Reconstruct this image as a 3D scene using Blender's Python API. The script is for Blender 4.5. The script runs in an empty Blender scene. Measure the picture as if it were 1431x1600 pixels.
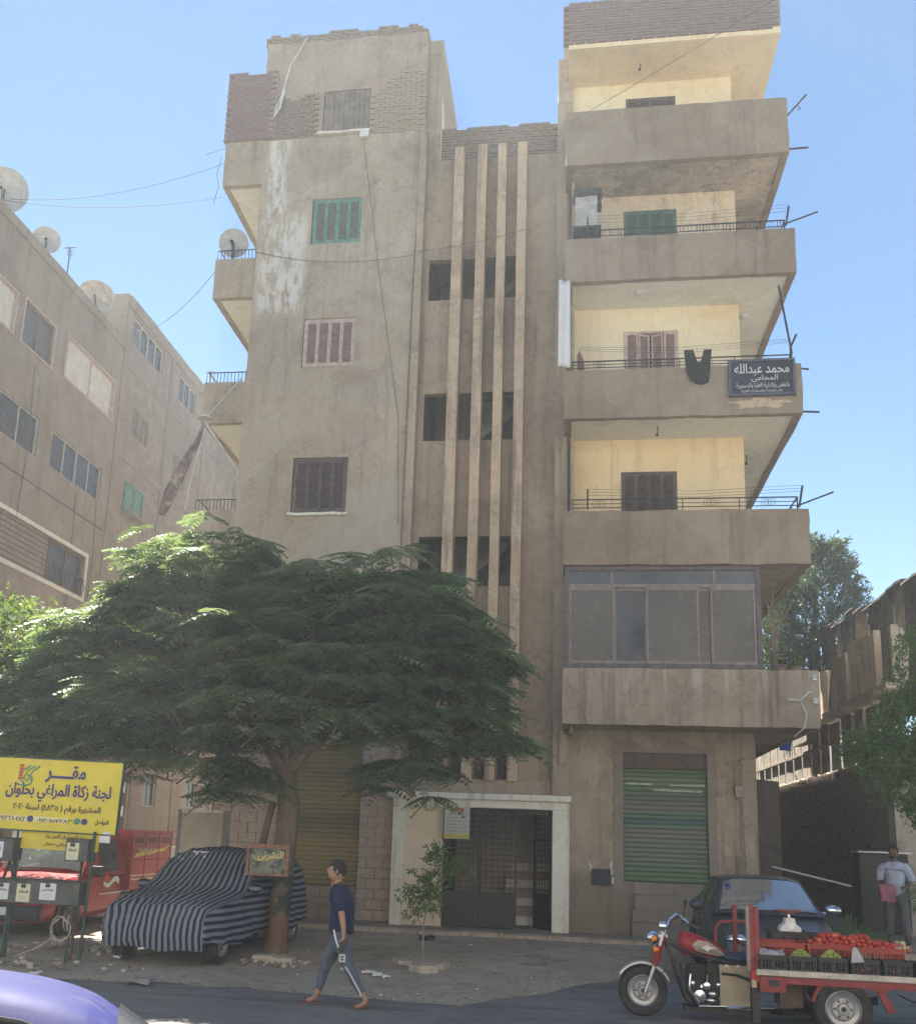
import bpy, math, random
from mathutils import Vector, Matrix, noise
random.seed(7)
R = math.radians
S = bpy.context.scene
COL = S.collection
# ------------------------------------------------------------------ camera
cam_d = bpy.data.cameras.new('camera'); cam = bpy.data.objects.new('camera', cam_d); COL.objects.link(cam); S.camera = cam
PIT, YAW, ROL, HC = .214268, .151761, .0370144, 1.9
_f = Vector((-math.sin(YAW)*math.cos(PIT), math.cos(YAW)*math.cos(PIT), math.sin(PIT)))
_r = Vector((math.cos(YAW), math.sin(YAW), 0)); _u = _r.cross(_f)
_R = _r*math.cos(ROL)+_u*math.sin(ROL); _U = -_r*math.sin(ROL)+_u*math.cos(ROL)
cam.matrix_world = Matrix(((_R.x,_U.x,-_f.x,0),(_R.y,_U.y,-_f.y,0),(_R.z,_U.z,-_f.z,HC),(0,0,0,1)))
cam_d.sensor_fit = 'HORIZONTAL'; cam_d.sensor_width = 36; cam_d.lens = 1529.88/1431*36
cam_d.shift_x = (715.5-662.28)/1431; cam_d.shift_y = (974.6-800)/1431
cam_d.clip_start = .1; cam_d.clip_end = 2000
# ------------------------------------------------------------------ sky, sun, exposure
SUN_EL, SUN_AZ = R(55), R(-25)           # azimuth measured from +Y (behind the building), negative = to the left
W = bpy.data.worlds.new('World'); S.world = W; W.use_nodes = True
wn = W.node_tree; bg = wn.nodes['Background']
sky = wn.nodes.new('ShaderNodeTexSky'); sky.sky_type = 'NISHITA'; sky.sun_disc = False
sky.sun_elevation = SUN_EL; sky.sun_rotation = SUN_AZ
sky.air_density = .8; sky.dust_density = .0; sky.ozone_density = 1.6; sky.altitude = 50
tint = wn.nodes.new('ShaderNodeMix'); tint.data_type = 'RGBA'; tint.blend_type = 'MULTIPLY'; tint.inputs[0].default_value = 1; tint.inputs[7].default_value = (.87,1.0,.97,1)
wn.links.new(sky.outputs[0], tint.inputs[6]); wn.links.new(tint.outputs[2], bg.inputs[0]); bg.inputs[1].default_value = .05
sl = bpy.data.lights.new('sun', 'SUN'); sl.energy = 5; sl.angle = R(.5); sl.color = (1, .95, .86)
so = bpy.data.objects.new('sun', sl); COL.objects.link(so)
sd = Vector((math.sin(SUN_AZ)*math.cos(SUN_EL), math.cos(SUN_AZ)*math.cos(SUN_EL), math.sin(SUN_EL)))
so.rotation_euler = (-sd).to_track_quat('-Z', 'Y').to_euler()
S.view_settings.view_transform = 'Standard'; S.view_settings.look = 'None'
S.view_settings.gamma = 1; S.view_settings.use_curve_mapping = False; S.view_settings.exposure = 2.05
S.render.engine = 'CYCLES'; S.cycles.max_bounces = 6; S.cycles.diffuse_bounces = 4; S.cycles.transparent_max_bounces = 12

# ------------------------------------------------------------------ node helpers
class NT:
    def __init__(s, name):
        s.m = bpy.data.materials.new(name); s.m.use_nodes = True; s.t = s.m.node_tree; s.n = s.t.nodes; s.l = s.t.links
        s.b = s.n['Principled BSDF']; s.out = s.n['Material Output']
        s.tc = s.n.new('ShaderNodeTexCoord'); s.co = s.tc.outputs['Object']
    def put(s, inp, v):
        if isinstance(v, bpy.types.NodeSocket): s.l.new(v, inp)
        elif isinstance(v, tuple) and len(v) == 3 and inp.type == 'RGBA': inp.default_value = (*v, 1)
        else: inp.default_value = v
    def map(s, scale=(1,1,1), loc=(0,0,0), rot=(0,0,0), co=None):
        n = s.n.new('ShaderNodeMapping'); s.put(n.inputs[0], co or s.co)
        n.inputs['Scale'].default_value = scale; n.inputs['Location'].default_value = loc; n.inputs['Rotation'].default_value = rot
        return n.outputs[0]
    def noise(s, sc, det=4, rough=.55, co=None, dist=0):
        n = s.n.new('ShaderNodeTexNoise'); s.put(n.inputs['Vector'], co or s.co)
        n.inputs['Scale'].default_value = sc; n.inputs['Detail'].default_value = det; n.inputs['Roughness'].default_value = rough
        n.inputs['Distortion'].default_value = dist
        return n.outputs[0]
    def warp(s, amt):
        n = s.n.new('ShaderNodeTexNoise'); s.put(n.inputs['Vector'], s.co); n.inputs['Scale'].default_value = 2.2; n.inputs['Detail'].default_value = 6
        a = s.n.new('ShaderNodeVectorMath'); a.operation = 'SCALE'; s.l.new(n.outputs['Color'], a.inputs[0]); a.inputs['Scale'].default_value = amt
        b = s.n.new('ShaderNodeVectorMath'); b.operation = 'ADD'; s.put(b.inputs[0], s.co); s.l.new(a.outputs[0], b.inputs[1]); return b.outputs[0]
    def vor(s, sc, co=None):
        n = s.n.new('ShaderNodeTexVoronoi'); s.put(n.inputs['Vector'], co or s.co); n.inputs['Scale'].default_value = sc; return n.outputs[0]
    def math(s, op, a, b=0, c=0, clamp=False):
        n = s.n.new('ShaderNodeMath'); n.operation = op; n.use_clamp = clamp
        s.put(n.inputs[0], a); s.put(n.inputs[1], b); s.put(n.inputs[2], c); return n.outputs[0]
    def rng(s, v, a, b, lo=0, hi=1):
        n = s.n.new('ShaderNodeMapRange'); s.put(n.inputs[0], v); n.interpolation_type = 'SMOOTHSTEP'
        for i, q in enumerate((a, b, lo, hi)): n.inputs[i+1].default_value = q
        return n.outputs[0]
    def mix(s, f, a, b, mode='MIX'):
        n = s.n.new('ShaderNodeMix'); n.data_type = 'RGBA'; n.blend_type = mode
        s.put(n.inputs[0], f); s.put(n.inputs[6], a); s.put(n.inputs[7], b); return n.outputs[2]
    def xyz(s, co=None):
        n = s.n.new('ShaderNodeSeparateXYZ'); s.put(n.inputs[0], co or s.co); return n.outputs
    def band(s, v, c, w, soft):
        d = s.math('ABSOLUTE', s.math('SUBTRACT', v, c)); return s.rng(d, w, w+soft, 1, 0)
    def bump(s, h, st=.3, dist=.02):
        n = s.n.new('ShaderNodeBump'); n.inputs['Strength'].default_value = st; n.inputs['Distance'].default_value = dist
        s.put(n.inputs['Height'], h); s.l.new(n.outputs[0], s.b.inputs['Normal'])
    def rand(s):
        n = s.n.new('ShaderNodeObjectInfo'); return n.outputs['Random']
    def fin(s, col, rough=.85, metal=0, spec=None):
        s.put(s.b.inputs['Base Color'], col); s.put(s.b.inputs['Roughness'], rough); s.b.inputs['Metallic'].default_value = metal
        if spec is not None: s.b.inputs['Specular IOR Level'].default_value = spec
        return s.m

MC = {}
def sol(name, col, rough=.6, metal=0, var=.25, sc=6, bump=.1, dirt=None):
    if name in MC: return MC[name]
    t = NT(name); n1 = t.noise(sc, 6, .65); n2 = t.noise(sc*7, 3)
    c = t.mix(t.rng(n1, .3, .7), tuple(v*(1-var) for v in col), tuple(min(1, v*(1+var*.6)) for v in col))
    if dirt: c = t.mix(t.rng(t.noise(sc*1.7, 8, .7), .48, .72, 0, .8), c, dirt)
    r = t.math('ADD', rough-.08, t.math('MULTIPLY', n1, .16))
    if bump: t.bump(n2, bump, .004)
    MC[name] = t.fin(c, r, metal); return MC[name]

def plaster(name, a, b, dark=(.1,.08,.065), light=(.42,.38,.33), streak=.35, patch=.66, bump=.35, dirt=.45, extra=None, fine=1):
    if name in MC: return MC[name]
    g = lambda q, k=1.55: tuple(min(.8, v*k*h) for v, h in zip(q, (1.02,.975,.935)))
    a, b, light = g(a), g(b), g(light, 1.12)
    if max(a) < .25*1.35 or True: dark = g(dark, 1.3)
    t = NT(name)
    big = t.noise(.35, 5, .6); med = t.noise(1.6, 6, .65, dist=.4); fn = t.noise(14*fine, 8, .7); gr = t.noise(70, 3)
    c = t.mix(t.rng(big, .35, .65), a, b)
    c = t.mix(t.rng(med, .38, .7, 0, .42), c, light)
    c = t.mix(t.rng(t.noise(.8, 8, .72, dist=.8), .48, .66, 0, .30), c, dark)
    c = t.mix(t.rng(t.noise(4.5, 9, .75, dist=.5), .54, .68, 0, .28), c, light)
    st = t.noise(1.0, 7, .68, t.map((4.5,4.5,.28)))
    c = t.mix(t.rng(st, .50, .72, 0, min(1,streak*1.5)), c, dark)
    st2 = t.noise(1.0, 6, .7, t.map((7,7,.5), (3,9,4)))
    c = t.mix(t.rng(st2, .60, .76, 0, min(1,streak*1.3)), c, light)
    p = t.noise(2.3, 9, .72, dist=.6)
    c = t.mix(t.rng(p, patch-.03, patch+.02, 0, .7), c, light)
    c = t.mix(t.rng(t.noise(1.9, 9, .75, t.map((1,1,1),(7,3,5)), .9), .62, .66, 0, .35), c, dark)
    if streak: c = t.mix(t.math('MULTIPLY', t.band(t.noise(1.1, 9, .62, t.map((1,1,1),(2,8,1)), .5), .5, .0012, .003), .55), c, dark)
    c = t.mix(t.rng(fn, .5, .75, 0, dirt), c, dark)
    c = t.mix(t.rng(gr, .3, .7, 0, .18), c, dark)
    vn = t.n.new('ShaderNodeTexVoronoi'); vn.inputs['Scale'].default_value = .62; t.put(vn.inputs['Vector'], t.warp(.5))
    vr = t.xyz(vn.outputs['Color'])[0]
    c = t.mix(t.rng(vr, .70, .74, 0, .13), c, light); c = t.mix(t.rng(vr, .23, .27, .12, 0), c, dark)
    ps = t.vor(5.5, t.map((1,1,1), co=None))
    c = t.mix(t.math('MULTIPLY', t.rng(ps, .07, .1, 1, 0), t.rng(t.noise(1.1, 3), .5, .62)), c, light)
    if extra: c = extra(t, c)
    h = t.math('ADD', t.math('MULTIPLY', fn, .6), t.math('ADD', t.math('MULTIPLY', gr, .35), t.math('MULTIPLY', med, 1.2)))
    t.bump(h, bump, .02)
    MC[name] = t.fin(c, .92, 0, .15); return MC[name]

def brickmat(name, cols, rough=.92):
    t = NT(name); r = t.math('FRACT', t.math('ADD', t.rand(), t.math('MULTIPLY', t.noise(5, 1), 6))); c = cols[0]; dk = name.startswith('dark')
    for i, q in enumerate(cols[1:]): c = t.mix(t.rng(r, (i+.5)/len(cols), (i+1.2)/len(cols)), c, q)
    c = t.mix(t.rng(t.noise(9, 7, .7), .45, .75, 0, .55), c, (.09,.08,.07) if dk else (.2,.18,.15)); t.bump(t.noise(45, 5, .7), .5, .006)
    MC[name] = t.fin(c, rough, 0, .1); return MC[name]

def emptyleaf(name, c1, c2, c3, tr=.45):
    t = NT(name)
    n = t.noise(1.3, 4); n2 = t.noise(9, 2)
    c = t.mix(t.rng(n, .35, .65), c1, c2); c = t.mix(t.rng(n2, .45, .75, 0, .7), c, c3)
    t.put(t.b.inputs['Base Color'], c); t.b.inputs['Roughness'].default_value = .55; t.b.inputs['Specular IOR Level'].default_value = .35
    tn = t.n.new('ShaderNodeBsdfTranslucent'); t.put(tn.inputs[0], t.mix(.5, c, (.35,.45,.04)))
    mx = t.n.new('ShaderNodeMixShader'); mx.inputs[0].default_value = tr
    t.l.new(t.b.outputs[0], mx.inputs[1]); t.l.new(tn.outputs[0], mx.inputs[2]); t.l.new(mx.outputs[0], t.out.inputs[0])
    MC[name] = t.m; return t.m

def glassy(name, col=(.022,.024,.028), rough=.16, var=.3, spec=.25):
    if name in MC: return MC[name]
    t = NT(name); n = t.noise(1.2, 5, .6); d = t.noise(6, 8, .7)
    c = t.mix(t.rng(n, .3, .7), col, tuple(v*(1+var) for v in col)); c = t.mix(t.rng(d, .45, .8, 0, .32), c, (.2,.18,.16))
    if 'glass' in name and 'car' not in name: c = t.mix(t.rng(t.rand(), .62, .66, 0, .75), c, (.13,.12,.10))
    r = t.math('ADD', rough, t.math('MULTIPLY', t.rng(d, .4, .8), .15)); t.bump(t.noise(2.5, 2), .03, .02)
    MC[name] = t.fin(c, r, 0, spec); return MC[name]

# ------------------------------------------------------------------ mesh builder
class MB:
    def __init__(s, M=None): s.v = []; s.f = []; s.m = []; s.M = M; s.uv = None; s.mi = 0
    def add(s, vs, fs, m=None):
        o = len(s.v)
        if s.M is not None: s.v += [tuple(s.M @ Vector(p)) for p in vs]
        else: s.v += [tuple(p) for p in vs]
        s.f += [tuple(i+o for i in f) for f in fs]; s.m += [s.mi if m is None else m]*len(fs); return s
    def quad(s, a, b, c, d, m=None): return s.add([a,b,c,d], [(0,1,2,3)], m)
    def box(s, x0, x1, y0, y1, z0, z1, m=None):
        if x0 > x1: x0, x1 = x1, x0
        if y0 > y1: y0, y1 = y1, y0
        if z0 > z1: z0, z1 = z1, z0
        return s.add([(x0,y0,z0),(x1,y0,z0),(x1,y1,z0),(x0,y1,z0),(x0,y0,z1),(x1,y0,z1),(x1,y1,z1),(x0,y1,z1)],
              [(0,3,2,1),(4,5,6,7),(0,1,5,4),(1,2,6,5),(2,3,7,6),(3,0,4,7)], m)
    def rbox(s, x0, x1, y0, y1, z0, z1, step=.35, m=None):
        """box with subdivided faces (so jitter() can make its edges uneven)"""
        def ax(a, b): n = max(1, int(round((b-a)/step))); return [a+(b-a)*i/n for i in range(n+1)]
        X, Y, Z = ax(x0,x1), ax(y0,y1), ax(z0,z1)
        def sheet(A, B, fn, flip):
            vs = [fn(a,b) for a in A for b in B]; n = len(B); fs = []
            for i in range(len(A)-1):
                for j in range(n-1):
                    q = (i*n+j, (i+1)*n+j, (i+1)*n+j+1, i*n+j+1); fs.append(q[::-1] if flip else q)
            s.add(vs, fs, m)
        sheet(X, Z, lambda a,b: (a,y0,b), False); sheet(X, Z, lambda a,b: (a,y1,b), True)
        sheet(Y, Z, lambda a,b: (x0,a,b), True); sheet(Y, Z, lambda a,b: (x1,a,b), False)
        sheet(X, Y, lambda a,b: (a,b,z0), True); sheet(X, Y, lambda a,b: (a,b,z1), False)
        return s
    def jitter(s, amp=.012, sc=1.7, a2=0, sc2=6):
        o = []
        for p in s.v:
            v = Vector(p); d = noise.noise_vector(v*sc)*amp
            if a2: d = d+noise.noise_vector(v*sc2)*a2
            o.append(tuple(v+d))
        s.v = o; return s
    def tube(s, pts, r, n=6, m=None, cap=True):
        P = [Vector(p) for p in pts]; rs = r if isinstance(r, (list, tuple)) else [r]*len(P); vs = []; fs = []
        up = None
        for i, p in enumerate(P):
            d = (P[min(i+1, len(P)-1)]-P[max(i-1, 0)]).normalized()
            if up is None: up = Vector((0,0,1)) if abs(d.z) < .9 else Vector((1,0,0))
            a = d.cross(up)
            if a.length < 1e-4: a = d.cross(Vector((1,0,0)))
            a.normalize(); b = a.cross(d); up = b if False else up
            for k in range(n): t = 2*math.pi*k/n; vs.append(p+(a*math.cos(t)+b*math.sin(t))*rs[i])
        for i in range(len(P)-1):
            for k in range(n): fs.append((i*n+k, (i+1)*n+k, (i+1)*n+(k+1)%n, i*n+(k+1)%n))
        if cap: fs.append(tuple(range(n))); fs.append(tuple(range((len(P)-1)*n, len(P)*n))[::-1])
        return s.add(vs, fs, m)
    def lathe(s, prof, axis='Z', c=(0,0,0), n=24, m=None):
        vs = []; fs = []; c = Vector(c)
        for (r, h) in prof:
            for k in range(n):
                t = 2*math.pi*k/n; a, b = r*math.cos(t), r*math.sin(t)
                vs.append(c+Vector({'Z': (a,b,h), 'Y': (a,h,b), 'X': (h,a,b)}[axis]))
        for i in range(len(prof)-1):
            for k in range(n): fs.append((i*n+k, i*n+(k+1)%n, (i+1)*n+(k+1)%n, (i+1)*n+k))
        return s.add(vs, fs, m)
    def ball(s, c, r, n=8, k=6, m=None, nz=0):
        rx, ry, rz = r if isinstance(r, tuple) else (r, r, r); vs = [(c[0],c[1],c[2]+rz)]; fs = []
        for i in range(1, k):
            a = math.pi*i/k
            for j in range(n):
                t = 2*math.pi*j/n; q = 1+nz*random.uniform(-1,1); vs.append((c[0]+rx*math.sin(a)*math.cos(t)*q, c[1]+ry*math.sin(a)*math.sin(t)*q, c[2]+rz*math.cos(a)*q))
        vs.append((c[0],c[1],c[2]-rz)); L = len(vs)-1
        for j in range(n): fs.append((0, 1+j, 1+(j+1)%n)); fs.append((L, 1+(k-2)*n+(j+1)%n, 1+(k-2)*n+j))
        for i in range(k-2):
            for j in range(n): fs.append((1+i*n+j, 1+(i+1)*n+j, 1+(i+1)*n+(j+1)%n, 1+i*n+(j+1)%n))
        return s.add(vs, fs, m)
    def prism(s, poly, axis, a, b, m=None):
        """poly in the other two axes, extruded along axis from a to b"""
        def P(u, v, w): return {'Y': (u,w,v), 'X': (w,u,v), 'Z': (u,v,w)}[axis]
        n = len(poly); vs = [P(u,v,a) for u,v in poly]+[P(u,v,b) for u,v in poly]
        fs = [tuple(range(n)), tuple(range(n,2*n))[::-1]]+[(i, i+n, (i+1)%n+n, (i+1)%n) for i in range(n)]
        return s.add(vs, fs, m)
    def weld(s, e=1e-4):
        d = {}; mp = []; nv = []
        for p in s.v:
            k = (round(p[0]/e), round(p[1]/e), round(p[2]/e))
            if k not in d: d[k] = len(nv); nv.append(p)
            mp.append(d[k])
        F = []; Q = []
        for f, q in zip(s.f, s.m):
            g = []
            for i in f:
                if mp[i] not in g: g.append(mp[i])
            if len(g) > 2: F.append(tuple(g)); Q.append(q)
        s.v, s.f, s.m = nv, F, Q; return s
    def mesh(s, name, mats, smooth=False):
        me = bpy.data.meshes.new(name); me.from_pydata(s.v, [], s.f); me.polygons.foreach_set('material_index', s.m)
        for q in (mats if isinstance(mats, (list, tuple)) else [mats]): me.materials.append(q)
        if smooth:
            me.polygons.foreach_set('use_smooth', [True]*len(s.f))
            if smooth != 2:
                try: me.set_sharp_from_angle(angle=R(38))
                except Exception: pass
        me.update(); return me
    def build(s, name, mats, parent=None, smooth=False, world=True, bevel=0, label=None, kind=None):
        o = bpy.data.objects.new(name, s.mesh(name, mats, smooth)); COL.objects.link(o)
        if parent is not None: att(o, parent, world)
        if bevel:
            b = o.modifiers.new('bevel', 'BEVEL'); b.width = bevel; b.segments = 2; b.limit_method = 'ANGLE'
        if label: o['label'] = label
        if kind: o['kind'] = kind
        return o

def wm(o):
    M = Matrix.LocRotScale(o.location, o.rotation_euler, o.scale)
    return wm(o.parent) @ o.matrix_parent_inverse @ M if o.parent else M
LOCAL = set()
def att(o, parent, world=True):
    if parent.name in LOCAL: world = False
    o.parent = parent
    if not world: LOCAL.add(o.name)
    if world: o.matrix_parent_inverse = wm(parent).inverted()
def thing(name, label, cat, loc=(0,0,0), rz=0, group=None):
    o = bpy.data.objects.new(name, None); COL.objects.link(o); o.location = loc; o.rotation_euler = (0,0,rz)
    o.empty_display_size = .2; return tag(o, label, cat, group)
def tag(o, label=None, cat=None, group=None, kind=None):
    if label: o['label'] = label
    if cat: o['category'] = cat
    if group: o['group'] = group
    if kind: o['kind'] = kind
    return o
def dup(o, parent=None, **kw):
    c = o.copy(); COL.objects.link(c); c.parent = parent
    for ch in list(o.children): dup(ch, c)
    return c
def shared(name, me, parent, loc, rot=(0,0,0), scale=(1,1,1), world=True):
    o = bpy.data.objects.new(name, me); COL.objects.link(o); o.location = loc; o.rotation_euler = rot; o.scale = scale
    if parent is not None: att(o, parent, world)
    return o
def walls(mb, x0, x1, z0, z1, y0, y1, holes, m=None, axis='Y', step=None):
    xs = sorted({x0, x1, *[h[0] for h in holes], *[h[1] for h in holes]}); zs = sorted({z0, z1, *[h[2] for h in holes], *[h[3] for h in holes]})
    for i in range(len(xs)-1):
        run = None
        for j in range(len(zs)-1):
            cx, cz = (xs[i]+xs[i+1])/2, (zs[j]+zs[j+1])/2
            if any(h[0] < cx < h[1] and h[2] < cz < h[3] for h in holes): 
                if run: _wb(mb, xs[i], xs[i+1], run[0], run[1], y0, y1, m, axis, step); run = None
            else: run = (run[0] if run else zs[j], zs[j+1])
        if run: _wb(mb, xs[i], xs[i+1], run[0], run[1], y0, y1, m, axis, step)
def _wb(mb, a, b, z0, z1, y0, y1, m, axis, step):
    f = mb.box if not step else (lambda *q: mb.rbox(*q[:6], step, q[6]))
    if axis == 'Y': f(a, b, y0, y1, z0, z1, m)
    else: f(y0, y1, a, b, z0, z1, m)

# ------------------------------------------------------------------ lettering (Arabic shaped into presentation forms)
_AR = {'ا':(0xFE8D,0xFE8E,0,0),'ب':(0xFE8F,0xFE90,0xFE91,0xFE92),'ة':(0xFE93,0xFE94,0,0),'ت':(0xFE95,0xFE96,0xFE97,0xFE98),'ث':(0xFE99,0xFE9A,0xFE9B,0xFE9C),
 'ج':(0xFE9D,0xFE9E,0xFE9F,0xFEA0),'ح':(0xFEA1,0xFEA2,0xFEA3,0xFEA4),'خ':(0xFEA5,0xFEA6,0xFEA7,0xFEA8),'د':(0xFEA9,0xFEAA,0,0),'ذ':(0xFEAB,0xFEAC,0,0),
 'ر':(0xFEAD,0xFEAE,0,0),'ز':(0xFEAF,0xFEB0,0,0),'س':(0xFEB1,0xFEB2,0xFEB3,0xFEB4),'ش':(0xFEB5,0xFEB6,0xFEB7,0xFEB8),'ص':(0xFEB9,0xFEBA,0xFEBB,0xFEBC),
 'ض':(0xFEBD,0xFEBE,0xFEBF,0xFEC0),'ط':(0xFEC1,0xFEC2,0xFEC3,0xFEC4),'ع':(0xFEC9,0xFECA,0xFECB,0xFECC),'غ':(0xFECD,0xFECE,0xFECF,0xFED0),
 'ف':(0xFED1,0xFED2,0xFED3,0xFED4),'ق':(0xFED5,0xFED6,0xFED7,0xFED8),'ك':(0xFED9,0xFEDA,0xFEDB,0xFEDC),'ل':(0xFEDD,0xFEDE,0xFEDF,0xFEE0),
 'م':(0xFEE1,0xFEE2,0xFEE3,0xFEE4),'ن':(0xFEE5,0xFEE6,0xFEE7,0xFEE8),'ه':(0xFEE9,0xFEEA,0xFEEB,0xFEEC),'و':(0xFEED,0xFEEE,0,0),
 'ى':(0xFEEF,0xFEF0,0,0),'ي':(0xFEF1,0xFEF2,0xFEF3,0xFEF4),'ـ':(0x640,0x640,0x640,0x640)}
def shape(t):
    out = []; i = 0; prev = False
    while i < len(t):
        ch = t[i]
        if ch not in _AR: out.append(ch); prev = False; i += 1; continue
        if ch == 'ل' and i+1 < len(t) and t[i+1] == 'ا':
            out.append(chr(0xFEFC if prev else 0xFEFB)); prev = False; i += 2; continue
        nx = i+1 < len(t) and t[i+1] in _AR; dual = _AR[ch][2] != 0; k = (3 if prev else 2) if (nx and dual) else (1 if prev else 0)
        out.append(chr(_AR[ch][k])); prev = nx and dual; i += 1
    s = ''.join(out)[::-1]; res = ''; num = ''
    for c in s:                                  # digits keep their own order
        if '٠' <= c <= '٩': num = c+num
        else: res += num+({'(':')',')':'('}.get(c, c)); num = ''
    return res+num
def text(s, x, z, y, h, mat, parent, width=None, name='lettering', rz=0, thick=.002, bold=0, raw=False, M=None, align=.5):
    c = bpy.data.curves.new('t', 'FONT'); c.body = s if raw else shape(s); c.extrude = .3; c.offset = bold; c.resolution_u = 3
    o = bpy.data.objects.new('t', c); COL.objects.link(o)
    me = bpy.data.meshes.new_from_object(o.evaluated_get(bpy.context.evaluated_depsgraph_get())); bpy.data.objects.remove(o)
    xs = [v.co.x for v in me.vertices]; ys = [v.co.y for v in me.vertices]
    if not xs: return None
    w0, h0 = max(xs)-min(xs), max(ys)-min(ys); sy = h/h0; sx = (width/w0) if width else sy
    cx = min(xs)+w0*align; cy = (max(ys)+min(ys))/2
    for v in me.vertices:
        p = Vector(((v.co.x-cx)*sx, -v.co.z/.3*thick, (v.co.y-cy)*sy))
        p = Matrix.Rotation(rz, 3, 'Z') @ p; p = p+Vector((x, y, z)); v.co = M @ p if M is not None else p
    me.materials.clear(); me.materials.append(mat); me.update()
    o = bpy.data.objects.new(name, me); COL.objects.link(o)
    if parent is not None: att(o, parent)
    return o
# ================================================================== materials
def _tower(t, c):
    x, y, z = t.xyz()
    nn = t.noise(2.2, 8, .7, t.map((1,1,.35)))
    cx = t.math('ADD', x, t.math('MULTIPLY', nn, .5))
    m1 = t.math('MULTIPLY', t.band(cx, -6.78, .13, .22), t.band(z, 16.1, 2.1, .5))
    m2 = t.math('MULTIPLY', t.band(cx, -6.5, .4, .3), t.band(z, 15.0, 1.0, .5))
    mm = t.math('MULTIPLY', t.math('MAXIMUM', m1, m2), t.rng(t.noise(3.2, 9, .75, t.map((1.6,1.6,.6))), .42, .55))
    c = t.mix(t.math('MULTIPLY', mm, .85), c, (.62,.59,.54))
    # repaired lighter plaster low on the right half
    d = t.math('ADD', z, t.math('MULTIPLY', x, -.35)); d = t.math('ADD', d, t.math('MULTIPLY', t.noise(.9, 4), .8))
    c = t.mix(t.math('MULTIPLY', t.rng(d, 11.2, 11.7, .55, 0), t.rng(x, -6.2, -4.9)), c, (.42,.38,.31))
    return c
TW = plaster('tower_plaster', (.30,.262,.205), (.25,.215,.165), streak=.3, patch=.66, extra=_tower)
PL = plaster('facade_plaster', (.285,.238,.18), (.24,.20,.15), streak=.35, patch=.69, light=(.40,.35,.29))
PARA = plaster('parapet_plaster', (.215,.175,.13), (.175,.142,.105), dark=(.12,.09,.07), light=(.36,.31,.25), streak=.4, patch=.66, bump=.5, fine=.7)
FIN = plaster('fin_plaster', (.37,.285,.20), (.30,.235,.165), light=(.56,.49,.40), streak=.5, patch=.62)
def _low(t, c):
    x, y, z = t.xyz()
    nn = t.noise(1.4, 8, .7); m = t.math('MULTIPLY', t.band(t.math('ADD', x, t.math('MULTIPLY', nn, .4)), .63, .12, .3), t.rng(z, 4.2, 1.2, 1, .35))
    c = t.mix(t.math('MULTIPLY', m, t.rng(t.noise(2.6, 9, .75, t.map((1,1,.5))), .44, .58)), c, (.42,.38,.30))
    return t.mix(t.rng(t.math('ADD', z, t.math('MULTIPLY', nn, .4)), 1.4, 1.65, .5, 0), c, (.13,.11,.09))
LOW = plaster('ground_floor_plaster', (.28,.24,.19), (.22,.185,.145), dark=(.08,.065,.052), light=(.40,.35,.28), streak=.5, patch=.62, bump=.6, extra=_low)
MORT = plaster('mortar_render', (.19,.175,.155), (.16,.145,.13), light=(.24,.22,.20), streak=.2, patch=.75)
YEL = plaster('yellow_wall_paint', (.56,.44,.27), (.52,.40,.235), dark=(.36,.27,.15), light=(.70,.59,.42), streak=.4, patch=.68, bump=.15, dirt=.2)
CRM = plaster('cream_wall_paint', (.56,.48,.345), (.53,.44,.31), dark=(.40,.30,.18), light=(.68,.60,.47), streak=.3, patch=.70, bump=.12, dirt=.15)
WHT = plaster('white_ceiling_paint', (.66,.60,.51), (.60,.54,.45), dark=(.30,.26,.2), light=(.74,.70,.62), streak=.15, patch=.76, bump=.15, dirt=.15)
MLD = plaster('mouldy_ceiling', (.34,.30,.25), (.24,.21,.17), dark=(.05,.045,.04), light=(.52,.47,.40), streak=.5, patch=.56, bump=.5, dirt=.75)
FLK = plaster('flaking_wall', (.50,.42,.30), (.42,.33,.22), dark=(.2,.15,.1), light=(.62,.56,.46), streak=.7, patch=.5, bump=.4, dirt=.4)
PORT = plaster('portal_paint', (.68,.62,.52), (.62,.56,.46), dark=(.28,.22,.15), light=(.75,.70,.62), streak=.45, patch=.7, bump=.15, dirt=.25)
INT = plaster('stair_interior', (.42,.40,.37), (.36,.34,.31), light=(.5,.48,.45), streak=.2, patch=.75)
SIDE = plaster('neighbour_plaster', (.235,.205,.17), (.19,.165,.138), light=(.31,.27,.23), streak=.35, patch=.67)
CONC = plaster('concrete', (.34,.31,.26), (.28,.25,.21), streak=.4, patch=.68, bump=.5)
BRG = brickmat('grey_brick', [(.20,.165,.135), (.25,.20,.155), (.17,.14,.12), (.28,.225,.17)])
BRR = brickmat('red_brick', [(.22,.14,.125), (.19,.125,.115), (.24,.165,.14), (.20,.14,.13)])
BRY = brickmat('tan_brick', [(.33,.28,.20), (.36,.30,.215), (.30,.25,.185), (.34,.28,.2)])
BRP = brickmat('purple_brick', [(.24,.175,.165), (.21,.16,.15), (.26,.19,.17), (.20,.15,.15)])
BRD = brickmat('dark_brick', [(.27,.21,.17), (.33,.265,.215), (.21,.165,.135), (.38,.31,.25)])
STN = brickmat('pink_stone', [(.42,.33,.28), (.46,.37,.32), (.39,.30,.26), (.44,.36,.29)])
IRON = sol('dark_iron', (.05,.05,.055), .55, .6, .3, 12, dirt=(.10,.06,.04))
RUST = sol('rusty_iron', (.16,.085,.05), .8, .2, .5, 14, .3, dirt=(.07,.045,.035))
DKW = sol('dark_brown_paint', (.10,.075,.065), .7, 0, .35, 7, .2, dirt=(.17,.14,.12))
GRN = sol('green_paint', (.10,.26,.20), .7, 0, .35, 8, .2, dirt=(.30,.30,.24))
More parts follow.
